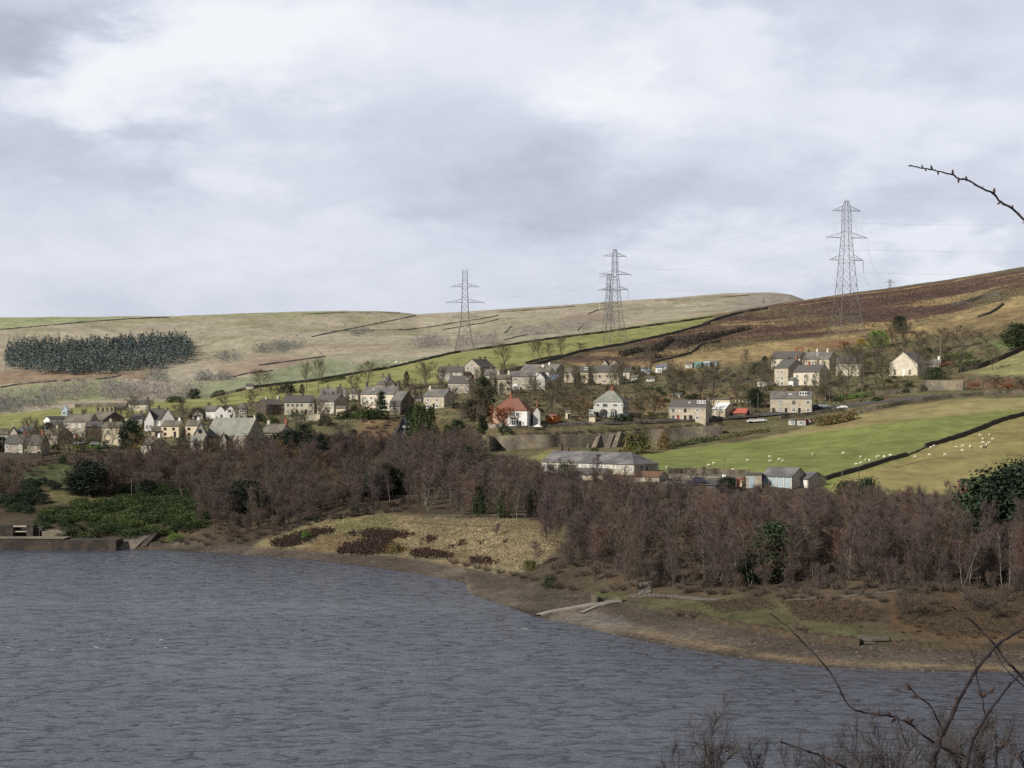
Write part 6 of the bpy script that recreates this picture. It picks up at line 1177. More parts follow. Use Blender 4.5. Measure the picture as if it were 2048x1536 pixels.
wall([(1268, 847), (1300, 845), (1326, 843)], .7, .7, 'concrete', 'pale stack of building stone beside the roadside pair', 'stone_stack', 'stones')
wall([(1010, 858), (1080, 856), (1180, 850), (1280, 848), (1400, 843), (1520, 834)], 1.0, .9, 'wall_mid', 'mossy parapet wall along the road above the buttresses')
wall([(786, 886), (797, 862), (803, 842)], 1.6, .9, 'wall_dark', 'dark wall on the left side of the steep lane')
wall([(150, 815), (200, 814), (255, 814)], 1.7, .9, 'wall_mid', 'long wall above the row of chimneys at the left')
wall([(0, 914), (40, 915), (85, 916)], 1.6, .9, 'wall_dark', 'dark garden wall under the lower left pair of houses')
wall([(150, 905), (205, 905), (280, 908)], 1.0, .9, 'wall_mid', 'low garden wall under the plain cream house')
wall([(612, 842), (640, 840)], 2.4, .8, 'stone_cream', 'cream retaining wall below the long terrace')
wall([(540, 846), (575, 842), (610, 842)], 1.6, .8, 'wall_mid', 'garden wall below the cream end of the long terrace')
wall([(968, 856), (985, 854), (1004, 853)], 1.2, .8, 'concrete', 'pale wall end left of the red roofed house')
wall([(820, 780), (860, 775), (930, 772)], 1.2, .8, 'wall_mid', 'garden wall below the short terrace')
wall([(1430, 768), (1480, 765), (1530, 763)], .9, .6, 'wall_mid', 'low wall by the parked cars in the upper village')
wall([(1620, 840), (1660, 836), (1690, 834)], .8, .6, 'wall_mid', 'low wall right of the red allotment shed')
FW = 'thin dark stone wall crossing the far hillside'; FG = 'walls of the far hillside'
def zz(pts, u0, v0, k): return [(u0 + x / k, v0 + y / k) for x, y in pts]
for pts in [zz([(0, 258), (150, 262), (300, 262), (420, 265), (500, 280), (560, 315), (620, 355), (660, 380)], 400, 560, 3.413), zz([(720, 245), (770, 265), (830, 300), (900, 355)], 400, 560, 3.413), zz([(760, 390), (900, 360), (1050, 330), (1200, 300), (1350, 270), (1470, 245)], 400, 560, 3.413),
            zz([(900, 352), (1200, 345), (1400, 342), (1560, 325), (1700, 300), (1900, 270), (2040, 245)], 400, 560, 3.413), zz([(1650, 342), (1800, 318), (1950, 292), (2035, 270)], 400, 560, 3.413), zz([(660, 385), (720, 420), (780, 470), (840, 515)], 400, 560, 3.413), zz([(400, 585), (550, 565), (700, 545), (860, 525)], 400, 560, 3.413),
            zz([(0, 362), (200, 372), (400, 378), (600, 395)], 400, 560, 3.413), zz([(860, 530), (960, 545), (1040, 570)], 400, 560, 3.413), zz([(910, 240), (950, 270), (990, 310)], 400, 560, 3.413), zz([(0, 292), (400, 258), (900, 212), (1300, 184), (1650, 172)], 0, 600, 4.876), zz([(0, 858), (150, 830), (400, 805), (700, 785), (1000, 772), (1180, 740)], 0, 600, 4.876),
            zz([(680, 935), (800, 905), (900, 885), (1100, 870), (1350, 860), (1550, 850)], 860, 480, 4.655), zz([(690, 870), (760, 800)], 860, 480, 4.655), zz([(1370, 850), (1430, 780)], 860, 480, 4.655), zz([(1470, 690), (1560, 655), (1650, 640)], 860, 480, 4.655), zz([(500, 287), (700, 291), (850, 290)], 1100, 540, 3.413), [(371, 760), (392, 761), (420, 759), (465, 755), (488, 749), (516, 745), (545, 742)], [(1000, 625), (1090, 618), (1150, 613)], [(600, 629), (690, 625.5), (800, 627)], [(1310, 602), (1400, 597), (1500, 591)]]:
    wall(pts, 1.15, 1.0, 'wall_far', FW, group=FG, far=True, step=4, rough=.25)
hedge([(1330, 897), (1370, 891), (1440, 880)], 2.0, 2.2, 'leaf_dark', 'dark hedge along the top of the sheep field', n=46)
hedge([(1440, 880), (1500, 868), (1540, 864)], 1.6, 2.0, 'leaf_olive', 'thin olive hedge right of the dark hedge above the sheep field', n=30)
hedge([(1632, 853), (1670, 848), (1712, 838)], 3.4, 3.6, 'leaf_olive', 'rounded olive hedge right of the allotment sheds', n=120)
hedge([(1680, 800), (1710, 797), (1738, 793)], 1.8, 2.2, 'leaf_bright', 'clipped bright green hedge under the two big bare trees', n=70)
hedge([(1885, 722), (1920, 720), (1945, 718)], 3.4, 3.0, 'leaf_green', 'green hedge in the garden right of the gabled chapel', n=90)
hedge([(1905, 735), (1940, 733), (1965, 728)], 2.6, 2.6, 'leaf_green', 'darker lower hedge in the garden right of the gabled chapel', n=80)
hedge([(150, 898), (200, 897), (240, 898)], 1.2, 2.0, 'leaf_bright', 'bright green garden hedge in front of the plain cream house', n=60)
hedge([(262, 900), (282, 899)], 1.2, 1.8, 'leaf_gold', 'yellow green clipped hedge left of the blue white cottage', n=60)
hedge([(640, 768), (655, 764), (690, 757)], 1.6, 2.0, 'leaf_dark', 'dark gorse line on the crest left of the hip roofed house', n=30)
hedge([(752, 742), (772, 738)], 1.8, 2.4, 'leaf_dark', 'short dark gorse clump on the crest above the three big chimneys', n=40)
# ---------------------------------------------------------------- roads and paths
ribbon('lane', [(790, 890), (800, 866), (812, 846), (822, 832), (834, 818)], 5.0, 'asphalt', .1, 4, 560)
ribbon('road', [(1000, 853), (1150, 848), (1300, 844), (1420, 838), (1540, 828.5), (1640, 819), (1760, 804), (1850, 794), (1950, 788), (2060, 782)], 6.0, 'asphalt', .12, 6, 560)
ribbon('path', [(1335, 1112), (1322, 1132), (1300, 1150), (1290, 1168), (1288, 1190)], (1.6, 2.6), 'gravel', .16, 3, 290)
ribbon('path', [(1255, 1193), (1290, 1192), (1340, 1193), (1400, 1199), (1440, 1200)], 1.5, 'gravel', .09, 4, 290)
ribbon('path', [(1570, 1201), (1620, 1198), (1680, 1194), (1740, 1187), (1810, 1181)], 1.2, 'gravel', .07, 4, 280)
ribbon('path', [(820, 1044), (900, 1050), (1000, 1053), (1110, 1062)], .9, 'grass_path', .05, 5, 400)
ribbon('yard', [(1345, 966), (1400, 966), (1470, 968)], 9, 'asphalt', .06, 6, 440)
ribbon('field_track', [(1792, 935), (1820, 928), (1850, 920), (1890, 917), (1930, 916)], .7, 'grass_path', .04, 5, 440)
ribbon('slipway', [(1076, 1232), (1100, 1225), (1140, 1218), (1185, 1210), (1237, 1202)], (1.6, 2.2), 'concrete', .28, 4, 260, None, 'pale stone slipway running down the shore to the water', 'slipway', .6)
ribbon('slipway', [(1163, 1227), (1180, 1219), (1195, 1213), (1232, 1205)], .9, 'concrete', .2, 4, 260, None, 'short stone branch of the slipway on its near side', 'slipway', .5)
b = MB(); p = ground(1189, 1208, 270); b.box(p.x - .55, p.x + .55, p.y - .4, p.y + 1.5, p.z - .5, p.z + 1.6); tag(b.obj('stone_block', M['wall_mid']), 'square stone abutment at the landward end of the slipway', 'abutment')
wall([(1190, 1205), (1215, 1203), (1245, 1203)], .9, .8, 'wall_mid', 'low mossy wall behind the slipway', dmin=270)
# concrete ruin on the right shore
p = ground(1750, 1284, 240) - Vector((0, 0, .12)); b = MB(); [b.add([(x * (1 - .05 * k) - .1 * k, y, z) for x, y, z in [(-2.4, -.2, .55), (-.6, -.5, .6), (2.3, .1, .5), (2.5, 2.6, .75), (-2.0, 3.0, .8), (-2.4, -.2, .3), (-.6, -.5, .32), (2.3, .1, .28), (2.5, 2.6, .4), (-2.0, 3.0, .5)]], [(0, 1, 2, 3, 4), (0, 5, 6, 1), (1, 6, 7, 2), (2, 7, 8, 3), (4, 9, 5, 0)]) for k in (0,)]; b.box(-2.1, -1.3, .4, 3, -.6, .4).box(1.2, 2.0, .5, 3, -.6, .38).box(-1.8, 1.8, 1.8, 3.0, -.6, .4)
o = b.obj('concrete_slab', M['concrete_dirty'], None, p); tag(o, 'broken concrete slab bridging the edge of the beach at the right', 'slab')
b = MB(); b.box(-1.6, .2, -1.4, -.6, -.1, .18); tag(b.obj('fallen_slab', M['concrete_dirty'], None, p + Vector((-.3, 0, .1))), 'fallen slab lying on the beach under the concrete slab', 'slab')
for k_, pt_ in enumerate([[(1335, 1224), (1400, 1236), (1450, 1247), (1500, 1258)], [(1500, 1258), (1560, 1271), (1620, 1280), (1690, 1288), (1722, 1290)], [(1785, 1294), (1850, 1296), (1950, 1298), (2070, 1300)]]):
    tag(wall(pt_, [.7, 1.1, .8][k_], 1.6, 'earth', None, 'earth_bank', None, None, False, 6, 200, .22)[0], None, None, None, 'structure')
# ---------------------------------------------------------------- the weir at the left
pz = lambda u, z, D: Vector(((u - MID) / FOC * D, D, z))
def boxu(b, u0, u1, D0, D1, z0, z1):
    x0, x1 = (u0 - MID) / FOC * D0, (u1 - MID) / FOC * D0; b.box(x0, x1, D0, D1, z0, z1); return b
w = empty('weir', pz(60, 0, 456), 'old stone weir with a gated opening at the left edge of the water', 'weir'); off = Vector(w.location)
def wp(name, b, m):
    b.v = [v - off for v in b.v]; return b.obj(name, M[m], w)
b = MB(); boxu(b, -200, 128, 455, 461, -1, 2.9); boxu(b, 128.3, 232, 453.5, 462, -1, 2.6); wp('quay_wall', b, 'masonry_wet')
b = MB(); boxu(b, -200, 129, 454.8, 461, 2.9, 3.1); wp('coping', b, 'retaining')
b = MB(); boxu(b, -200, 26, 463, 467, 2.5, 5.8); boxu(b, 53, 66, 463, 467, 2.5, 5.9); boxu(b, 66.2, 84, 464, 467, 2.5, 5.2); wp('gate_pier', b, 'masonry_wet')
b = MB(); boxu(b, 26, 53, 466, 467, 2.5, 5.4); wp('recess', b, 'wood_dark')
b = MB(); boxu(b, 26, 53, 463.4, 463.9, 4.0, 4.3); boxu(b, 24, 55, 463, 464, 5.4, 5.75); wp('sluice_beam', b, 'stone_grey')
b = MB(); boxu(b, 80, 132, 464, 470, 2.0, 4.2); wp('side_wall', b, 'retaining')
b = MB(); q = [pz(268, -.3, 457), pz(282, -.3, 456), pz(316, 3.4, 470), pz(304, 3.4, 470)]
b.add([v - off for v in q] + [v - off - Vector((0, 0, 2)) for v in q], [(0, 1, 2, 3), (0, 4, 5, 1), (1, 5, 6, 2), (3, 7, 4, 0)]); b.obj('spillway_wall', M['masonry_wet'], w)
b = MB(); q = [pz(216, .1, 456), pz(268, .1, 456.6), pz(304, 3.3, 470), pz(282, 3.5, 470), pz(240, 1.4, 462)]
b.add([v - off for v in q], [(0, 1, 2, 3, 4)]); b.obj('apron', M['retaining'], w)
# ---------------------------------------------------------------- poles, fences, tables
def pole(u, vb, vt, label, m='wood_grey', r=.11, arm=0, name='utility_pole', cat='pole', lamp=False, group=None, dmin=240):
    p = ground(u, vb, dmin); h = (vb - vt) * p.y / FOC; root = empty(name, p, label, cat, group); b = MB(); b.bar((0, 0, -.5), (0, 0, h), r, r * .7, 6); b.obj('post', M[m], root)
    if arm:
        c = MB(); c.bar((-arm, 0, h - .4), (arm, 0, h - .4), .06)
        for x in (-arm * .85, arm * .85, 0): c.bar((x, 0, h - .4), (x, 0, h - .1), .04)
        c.obj('cross_arm', M['wood_dark'], root)
    if lamp:
        c = MB(); c.bar((0, 0, h - .1), (-1.1, -.3, h + .1), .05); c.box(-1.6, -1.0, -.45, -.15, h, h + .18); c.obj('lamp_head', M['steel'], root)
    return root
pole(263, 990, 955, 'wooden pole with cross arm in the lower left wood', arm=.9)
pole(1003, 938, 903, 'pole with a white box left of the long hipped building', arm=0, lamp=False)
pole(1449, 966, 916, 'tall slim pole beside the white kiosk', arm=.5); pole(1058, 861, 820, 'pale pole in front of the red roofed house', arm=.5); pole(1081, 857, 822, 'thin pole right of the red roofed house')
pole(1516, 829, 786, 'pale telegraph pole between the red sheet roof and the flat fronted row', arm=.6); pole(1501, 834, 800, 'thin lamp post beside the red sheet roof', 'steel', .08, lamp=True, name='street_lamp', cat='street lamp'); pole(1659, 816, 774, 'telegraph pole right of the flat fronted row', arm=.6)
pole(1922, 748, 728, 'lamp post at the foot of the stout dark wall', 'steel', .08, lamp=True, name='street_lamp', cat='street lamp'); pole(1840, 801, 783, 'lamp post beside the road at the upper right', 'steel', .08, lamp=True, name='street_lamp', cat='street lamp')
pole(1960, 968, 925, 'pole at the lower edge of the right hand sheep field', arm=0); pole(1684, 972, 938, 'pale pole at the foot of the wall between the sheep fields'); pole(1718, 968, 928, 'dark pole near the foot of the sheep field wall', 'wood_dark'); pole(1367, 966, 936, 'slim pole right of the rusty roofed shed'); pole(1881, 740, 672, 'bleached dead stem standing behind the gabled chapel garden', 'bark_pale', .14, name='dead_tree', cat='tree')
def posts(path, gap, h, m, label, rails=2, name='rail_fence', dmin=240, t=.07):
    pts = drape(path, 2.0, False, dmin); root = empty(name, pts[0], label, 'fence'); acc = 0; use = [pts[0]]
    for a, c in zip(pts[:-1], pts[1:]):
        acc += (c - a).length
        if acc >= gap: use.append(c); acc = 0
    for p in use: MB().bar(p - pts[0] - Vector((0, 0, .3)), p - pts[0] + Vector((0, 0, h)), t).obj('post', M[m], root)
    if rails:
        b = MB()
        for a, c in zip(use[:-1], use[1:]):
            for k in range(rails): z = h * (.9 - .45 * k); b.bar(a - pts[0] + Vector((0, 0, z)), c - pts[0] + Vector((0, 0, z)), t * .6)
        b.obj('rail', M[m], root)
    return root
posts([(1284, 1198), (1300, 1197), (1334, 1199)], 1.15, 1.15, 'wood_dark', 'rustic rail fence on the grass above the slipway')
posts([(860, 1036), (920, 1038), (1000, 1036), (1060, 1037)], 3.0, 1.0, 'wood_grey', 'low post fence along the back of the straw bank', 1)
posts([(1545, 692), (1600, 687), (1660, 679)], 5, 1.4, 'wood_grey', 'row of fence posts on the moor under the nearest pylon', 0, t=.12)
posts([(1440, 766), (1500, 762), (1520, 761)], 3, 1.2, 'wood_grey', 'post fence along the upper village parking', 2)
for i, (u, vb) in enumerate([(755, 1016), (767, 1016), (776, 1015), (793, 1014)]):
    p = ground(u, vb, 430); r = empty('picnic_table', p, 'dark wooden picnic table in the clearing above the straw bank', 'table', 'picnic tables in the clearing', .2 * i); r.scale = (1, 1, 1)
    MB().box(-.9, .9, -.4, .4, .72, .79).obj('table_top', M['wood_dark'], r)
    for s in (-1, 1):
        MB().box(-.9, .9, s * .72 - .14, s * .72 + .14, .42, .48).obj('bench', M['wood_dark'], r); b = MB(); b.bar((s * .6, -.75, 0), (s * .6, -.25, .72), .05).bar((s * .6, .75, 0), (s * .6, .25, .72), .05).bar((s * .6, -.8, .42), (s * .6, .8, .42), .05).obj('leg', M['wood_dark'], r)
# ---------------------------------------------------------------- cars
def car_me():
    prof = [(-2.1, .35), (-2.12, .75), (-1.95, .95), (-1.75, 1.0), (-1.35, 1.42), (.35, 1.46), (1.05, 1.0), (1.85, .86), (2.1, .68), (2.12, .35)]; V = []; Fc = []; n = len(prof)
    for s in (-1, 1):
        for x, z in prof: V.append((x, s * (.84 if z < 1.1 else .66), z))
    Fc = [tuple(range(n))[::-1], tuple(range(n, 2 * n))] + [(k, (k + 1) % n, n + (k + 1) % n, n + k) for k in range(n)]
    body = mesh('body', V, Fc, M['paint_white'])
    g = MB()
    for s in (-1, 1):
        y = lambda z: s * ((.84 - (z - .95) / .5 * .18) + .012); q = [(-1.6, 1.0), (-1.28, 1.36), (-.35, 1.40), (-.35, 1.0)], [(-.25, 1.0), (-.25, 1.40), (.32, 1.40), (.9, 1.0)]
        for a in q: g.add([(x, y(z), z) for x, z in a], [(0, 1, 2, 3)])
    g.add([(1.08, -.7, 1.02), (1.08, .7, 1.02), (.42, .6, 1.44), (.42, -.6, 1.44)], [(0, 1, 2, 3)]).add([(-1.78, -.7, 1.02), (-1.78, .7, 1.02), (-1.40, .6, 1.40), (-1.40, -.6, 1.40)], [(3, 2, 1, 0)])
    win = g.me('window', M['glass']); t = MB().bar((0, -.1, 0), (0, .1, 0), .31, .31, 12).me('wheel', M['rubber']); l = MB().ball((0, 0, 0), .1, .5, 1.4, .9, 6).me('headlight', M['lamp'])
    return body, win, t, l
CAR = car_me(); CARB = {}
def car(u, vb, rz, paint, label, scale=1.0, tall=1.0, dmin=300, group=None, name='parked_car', D=None):
    p = ground(u, vb, dmin) if D is None else P(u, vb, D); r = empty(name, p, label, 'car', group, rz); r.scale = (scale, scale, scale * tall)
    if paint not in CARB: CARB[paint] = CAR[0].copy(); CARB[paint].materials[0] = M[paint]
    link('body', CARB[paint], r); link('window', CAR[1], r)
    for x in (-1.3, 1.3):
        for y in (-.78, .78): link('wheel', CAR[2], r, (x, y, .31))
    for y in (-.6, .6): link('headlight', CAR[3], r, (2.08, y, .7))
    return r
car(1397, 967, .1, 'paint_blue', 'dark blue people carrier parked left of the garage block', 1.0, 1.25, 420); car(1356, 970, .2, 'paint_silver', 'silver car parked left of the dark blue people carrier', 1, 1, 420)
car(1685, 818, 2.9, 'paint_white', 'white car on the road left of the long tumbled wall', 1, 1, 560); car(1506, 845, .2, 'paint_white', 'white car behind the road wall below the telegraph pole', 1.0, 1, 560); car(1522, 844, .2, 'paint_white', 'second white car just right of the one below the telegraph pole', 1.0, 1, 560)
car(1452, 763, .1, 'paint_dark', 'dark car in the upper village parking', 1, 1, 560); car(1492, 762, .1, 'paint_dark', 'dark car at the right end of the upper village parking', 1, 1, 560); car(1648, 815, .1, 'paint_silver', 'silver car beside the telegraph pole right of the flat fronted row', 1, 1, 560); car(1632, 818, .1, 'paint_dark', 'dark car at the right end of the flat fronted row', 1, 1.1, 560)
car(812, 858, -1.2, 'paint_silver', 'silver car parked low on the steep lane', 1, 1, 560); car(816, 848, -1.2, 'paint_silver', 'silver car parked higher on the steep lane', 1, 1, 560) ; car(833, 801, .2, 'paint_silver', 'silver car by the little flat garage above the lane', 1, 1, 560); car(885, 876, 1.2, 'paint_red', 'red car among the garden trees below the square cream house', 1, 1.1, 560)
car(192, 891, .3, 'paint_silver', 'silver blue car beside the plain cream house', 1, 1, 560)
for i, u in enumerate([152, 160, 168]): car(u, 890 - i * .7, 1.3, 'paint_white', 'white car in the little car park left of the plain cream house', .9, 1, 560, 'cars in the left car park')
# boats, canopy, hut by the red roofed house
def hull(u, vb, L, label, m='frame_white'):
    p = ground(u, vb, 500); st = [(-1, .25, .5), (-.6, .55, .35), (0, .65, .3), (.6, .45, .4), (1, .03, .7)]; V = []; Fc = []
    for x, w, z in st: V += [(x * L / 2, -w, .75 + z * .2), (x * L / 2, 0, .05 + z * .3), (x * L / 2, w, .75 + z * .2)]
    for i in range(4):
        a = 3 * i; Fc += [(a, a + 3, a + 4, a + 1), (a + 1, a + 4, a + 5, a + 2), (a, a + 2, a + 5, a + 3)]
    Fc.append((0, 1, 2)); return tag(link('boat', mesh('boat', V, Fc, M[m]), None, p), label, 'boat')
hull(1013, 864, 3.4, 'upturned white boat below the red roofed house'); hull(1165, 892, 1.9, 'small white boat at the foot of the retaining wall left of the buttresses')
p = ground(1075, 860, 500); r = empty('canopy', p, 'white garden canopy beside the road below the red roofed house', 'canopy'); MB().add([(-1.7, -1.2, 1.2), (1.7, -1.2, 1.2), (1.7, 1.2, 1.2), (-1.7, 1.2, 1.2), (0, 0, 2.1)], [(0, 1, 4), (1, 2, 4), (2, 3, 4), (3, 0, 4)]).obj('cover', M['frame_white'], r)
for x in (-1.6, 1.6):
    for y in (-1.1, 1.1): MB().bar((x, y, -.2), (x, y, 1.2), .05).obj('leg', M['steel'], r)
# ---------------------------------------------------------------- sheep
def sheep_me(seed, pose):
    """one continuous remeshed body: barrel, neck, head, ears and four jointed legs"""
    b = MB(); r = random.Random(seed)
    b.ball((0, 0, .66), .34, 1.55, .95, .92, 12); b.ball((-.28, 0, .68), .31, 1, .98, .95, 10); b.ball((.26, 0, .64), .32, 1, .95, .98, 10)
    head = {'graze': (.80, 0, .24), 'stand': (.78, 0, .98), 'walk': (.84, 0, .70)}[pose]; hv = Vector(head); nk = Vector((.44, 0, .72))
    b.tube([nk - Vector((.1, 0, .02)), nk.lerp(hv, .55), hv], [.20, .13, .10], 8); dr = (Vector((.14, 0, -.16)) if pose == 'graze' else Vector((.2, 0, -.07)))
    b.tube([hv - dr * .25, hv + dr * .45, hv + dr], [.10, .085, .05], 8)
    for s in (-1, 1): b.tube([hv + Vector((-.02, s * .07, .05)), hv + Vector((-.05, s * .2, .03))], [.04, .02], 6)
    for x, s in ((.40, 1), (.38, -1), (-.40, 1), (-.42, -1)):
        k = r.uniform(-.06, .06); hind = x < 0
        b.tube([(x, s * .17, .55), (x + (-.05 if hind else .02) + k * .3, s * .17, .3), (x + (.0 if hind else 0) + k, s * .17, .02)], [.095 if hind else .08, .05, .045], 7)
    b.tube([(-.55, 0, .72), (-.66, 0, .55), (-.66, 0, .42)], [.07, .06, .04], 6)
    o = b.obj('tmp', M['wool']); md = o.modifiers.new('r', 'REMESH'); md.mode = 'VOXEL'; md.voxel_size = .045; md.use_smooth_shade = True
    dg = bpy.context.evaluated_depsgraph_get(); me = bpy.data.meshes.new_from_object(o.evaluated_get(dg)); me.name = 'sheep'; bpy.data.objects.remove(o)
    return me
SHEEP = {k: sheep_me(i, k) for i, k in enumerate(('graze', 'stand', 'walk'))}
def sheep(u, v, pose, rz, label, group=None, s=1.0, far=False, dark=False, dmin=400):
    p = far_ground(u, v) if far else ground(u, v, dmin); me = SHEEP[pose]
    if dark: me = me.copy(); me.materials[0] = M['wool_dark']
    o = link('sheep', me, None, p); o.rotation_euler.z = rz; o.scale = (s * .82, s * .82, s * .82); return tag(o, label, 'sheep', group)
jz = lambda x, y: (1340 + x / 5.12, 780 + y / 5.12 + 1.6); kz = lambda x, y: (1648 + x / 5.12, 780 + y / 5.12 + 1.6)
for (x, y, ps, rz, lb) in [(400, 775, 'graze', 3.4, 'sheep grazing farthest left but one on the green field, nearer the van'), (448, 757, 'walk', .3, 'sheep just uphill of the one grazing nearer the van'), (640, 824, 'stand', .1, 'lone sheep near the lower edge of the field left of the garages'), (796, 726, 'graze', .2, 'single sheep on the green field left of the four above the garages'),
                           (1023, 688, 'graze', .1, 'uppermost of the four sheep above the garages'), (1027, 733, 'walk', 3.3, 'lower left of the four sheep above the garages'), (1120, 715, 'graze', .3, 'third of the four sheep above the garages, beside the rightmost'), (1158, 733, 'walk', .6, 'rightmost of the four sheep above the garages'),
                           (1463, 662, 'walk', .9, 'lone sheep high on the green field right of the four'), (1775, 652, 'graze', .1, 'lone sheep highest on the green field, left of the wall group'), (1952, 690, 'stand', 1.2, 'sheep standing highest in the group beside the left hand field wall')]:
    u, v = jz(x, y); sheep(u, v, ps, rz, lb)
u, v = 1020 + 1603 / 5.12, 820 + 600 / 5.12; sheep(u, v, 'stand', 1.0, 'leftmost sheep, alone near the end of the long hipped building')
for i, (x, y) in enumerate([(332, 766), (380, 754), (430, 722), (540, 690), (560, 685), (618, 688), (680, 675)]):
    u, v = kz(x, y); sheep(u, v, ('walk', 'stand', 'graze')[i % 3], .4 * i, 'sheep gathered on the green side of the left hand field wall', 'sheep along the green side of the wall')
u, v = kz(466, 735); sheep(u, v, 'stand', 1.3, 'largest sheep of the group beside the left hand field wall', s=1.35)
for (x, y, lb) in [(932, 690, 'leftmost sheep of the three in line on the olive field'), (1080, 670, 'middle sheep of the three in line on the olive field'), (1240, 668, 'rightmost sheep of the three in line on the olive field')]:
    u, v = kz(x, y); sheep(u, v, 'graze', random.choice((0, 3.1)), lb)
for x, y in [(1097, 594), (1128, 579)]: u, v = kz(x, y); sheep(u, v, 'walk', .3, 'sheep in the pair at the broken end of the right hand field wall', 'pair at the wall end')
for i, (x, y) in enumerate([(1357, 590), (1423, 577), (1418, 626)]): u, v = kz(x, y); sheep(u, v, 'graze', 3.0 * (i % 2), 'sheep in the loose trio in the middle of the olive field', 'trio on the olive field')
u, v = kz(1497, 590); sheep(u, v, 'stand', 1.5, 'large sheep right of the trio in the middle of the olive field', s=1.3)
for i, (x, y) in enumerate([(1600, 467), (1697, 462), (1625, 505), (1727, 507), (1630, 543), (1692, 545), (1665, 562), (1607, 588)]): u, v = kz(x, y); sheep(u, v, ('graze', 'walk', 'stand')[i % 3], .7 * i, 'pale sheep in the flock at the right of the olive field', 'flock on the right of the olive field')
u, v = kz(1645, 590); sheep(u, v, 'graze', .1, 'dark sheep at the bottom of the flock on the olive field', dark=True)
for i in range(16):
    sheep(random.uniform(765, 815), random.uniform(721, 727), 'graze', random.random() * 6, 'tiny white sheep on the far green field behind the crest', 'far flock', 1.5, True)
# ---------------------------------------------------------------- pylons and lines
def pylon(u, vb, D, H, prof, arms, label, rz=0.0, ins=True, thick=1.0):
    p = P(u, vb, D); p.z = height(p.x, p.y); root = empty('pylon', p, label, 'pylon', None, rz); b = MB(); hw = lambda z: float(np.interp(z, [q[0] for q in prof], [q[1] for q in prof])) * H
    zs = [0.0]; z = 0.0
    while z < prof[-1][0] - .02: z = min(prof[-1][0], z + max(.028, hw(z) / H * 1.55)); zs.append(z)
    cs = [(-1, -1), (1, -1), (1, 1), (-1, 1)]; C = lambda k, z: Vector((cs[k % 4][0] * hw(z), cs[k % 4][1] * hw(z), z * H))
    for i, (z0, z1) in enumerate(zip(zs[:-1], zs[1:])):
        for k in range(4):
            thick_ = thick * 1.2; w = (.17 - .08 * z0) * thick_; b.bar(C(k, z0) - (Vector((0, 0, 3)) if i == 0 else Vector()), C(k, z1), w); wb = (.085 - .03 * z0) * thick
            b.bar(C(k, z0), C(k + 1, z1), wb); b.bar(C(k + 1, z0), C(k, z1), wb)
            if i % 2 == 0: b.bar(C(k, z1), C(k + 1, z1), wb)
    b.obj('tower_body', M['steel'], root); tips = []
    for za, ha in arms:
        for s in (-1, 1):
            c = MB(); w0 = hw(za); tip = Vector((s * ha * H, 0, za * H)); up = za + .038
            for y in (-1, 1):
                c.bar((s * w0, y * w0, za * H), tip, .12 * thick); c.bar((s * hw(up), y * hw(up), up * H), tip, .10 * thick)
                for t in (.3, .6):
                    lo = Vector((s * w0, y * w0, za * H)).lerp(tip, t); hi = Vector((s * hw(up), y * hw(up), up * H)).lerp(tip, t); c.bar(lo, hi, .06 * thick)
            for t in (.3, .6): c.bar(Vector((s * w0, -w0, za * H)).lerp(tip, t), Vector((s * w0, w0, za * H)).lerp(tip, t), .06 * thick)
            a = c.obj('cross_arm', M['steel'], root); il = .085 * H if ins else .02 * H
            d = MB(); d.bar(tip, tip - Vector((0, 0, il)), .13 * thick, .13 * thick, 6)
            for k in range(9): d.bar(tip - Vector((0, 0, il * (k + .4) / 9)), tip - Vector((0, 0, il * (k + .75) / 9)), .2 * thick, .2 * thick, 6)
            d.obj('insulator', M['insulator'], a); q = tip - Vector((0, 0, il)); cr, sr = math.cos(rz), math.sin(rz); tips.append(p + Vector((q.x * cr - q.y * sr, q.x * sr + q.y * cr, q.z)))
    tips.append(p + Vector((0, 0, H * prof[-1][0]))); return tips
STD = [(0, .100), (.05, .092), (.2, .073), (.317, .059), (.556, .041), (.717, .030), (.76, .026), (.9, .025), (.94, .019), (1.0, .008)]
TEN = [(0, .125), (.26, .062), (.4, .045), (.587, .036), (.8, .031), (1.0, .024)]
def base_D(u, v): return ground(u, v, 560, float(I(DK, u))).y
d1 = base_D(1693, 676); d2 = base_D(1230, 685); d3 = float(I(DK, 930)) - 6
T1 = pylon(1693, 676, d1, (676 - 396) * d1 / FOC, STD, [(.556, .130), (.717, .163), (.908, .110)], 'tallest steel pylon nearest the viewer on the right hand moor', .25)
T2 = pylon(1230, 684, d2, (684 - 494) * d2 / FOC, STD, [(.556, .150), (.717, .182), (.908, .127)], 'steel pylon on the green strip in the middle of the picture', .3)
T3 = pylon(930, 708, d3, (708 - 541) * d3 / FOC, TEN, [(.413, .165), (.587, .236), (.775, .170)], 'flat topped steel pylon farthest left on the crest', .1, False)
T4 = pylon(1217, 690, d2 + 260, (690 - 556) * (d2 + 260) / FOC, STD, [(.55, .150), (.75, .182), (.95, .13)], 'faint pylon standing just behind the middle pylon', .35, True, .9)
def top_h(u, vt, D): return EYE - (vt - LEV) / FOC * D - height((u - MID) / FOC * D, D)
T5 = pylon(1780, 640, 1600, top_h(1780, 557, 1600), STD, [(.556, .165), (.717, .215), (.908, .15)], 'tiny distant pylon top above the moor skyline at the right', .5, True, .8)
T6 = pylon(1527, 622, 2300, top_h(1527, 594, 2300), STD, [(.556, .165), (.717, .215), (.908, .15)], 'faint tiny pylon in front of the rounded far hilltop', .2, True, .8)
def cable(a, b, sag, label, group, r=.035):
    r *= .6
    n = 22; pts = [a.lerp(b, k / n) - Vector((0, 0, 4 * sag * (k / n) * (1 - k / n))) for k in range(n + 1)]; o = MB().tube(pts, r, 3).obj('power_line', M['cable']); tag(o, label, 'power line', group)
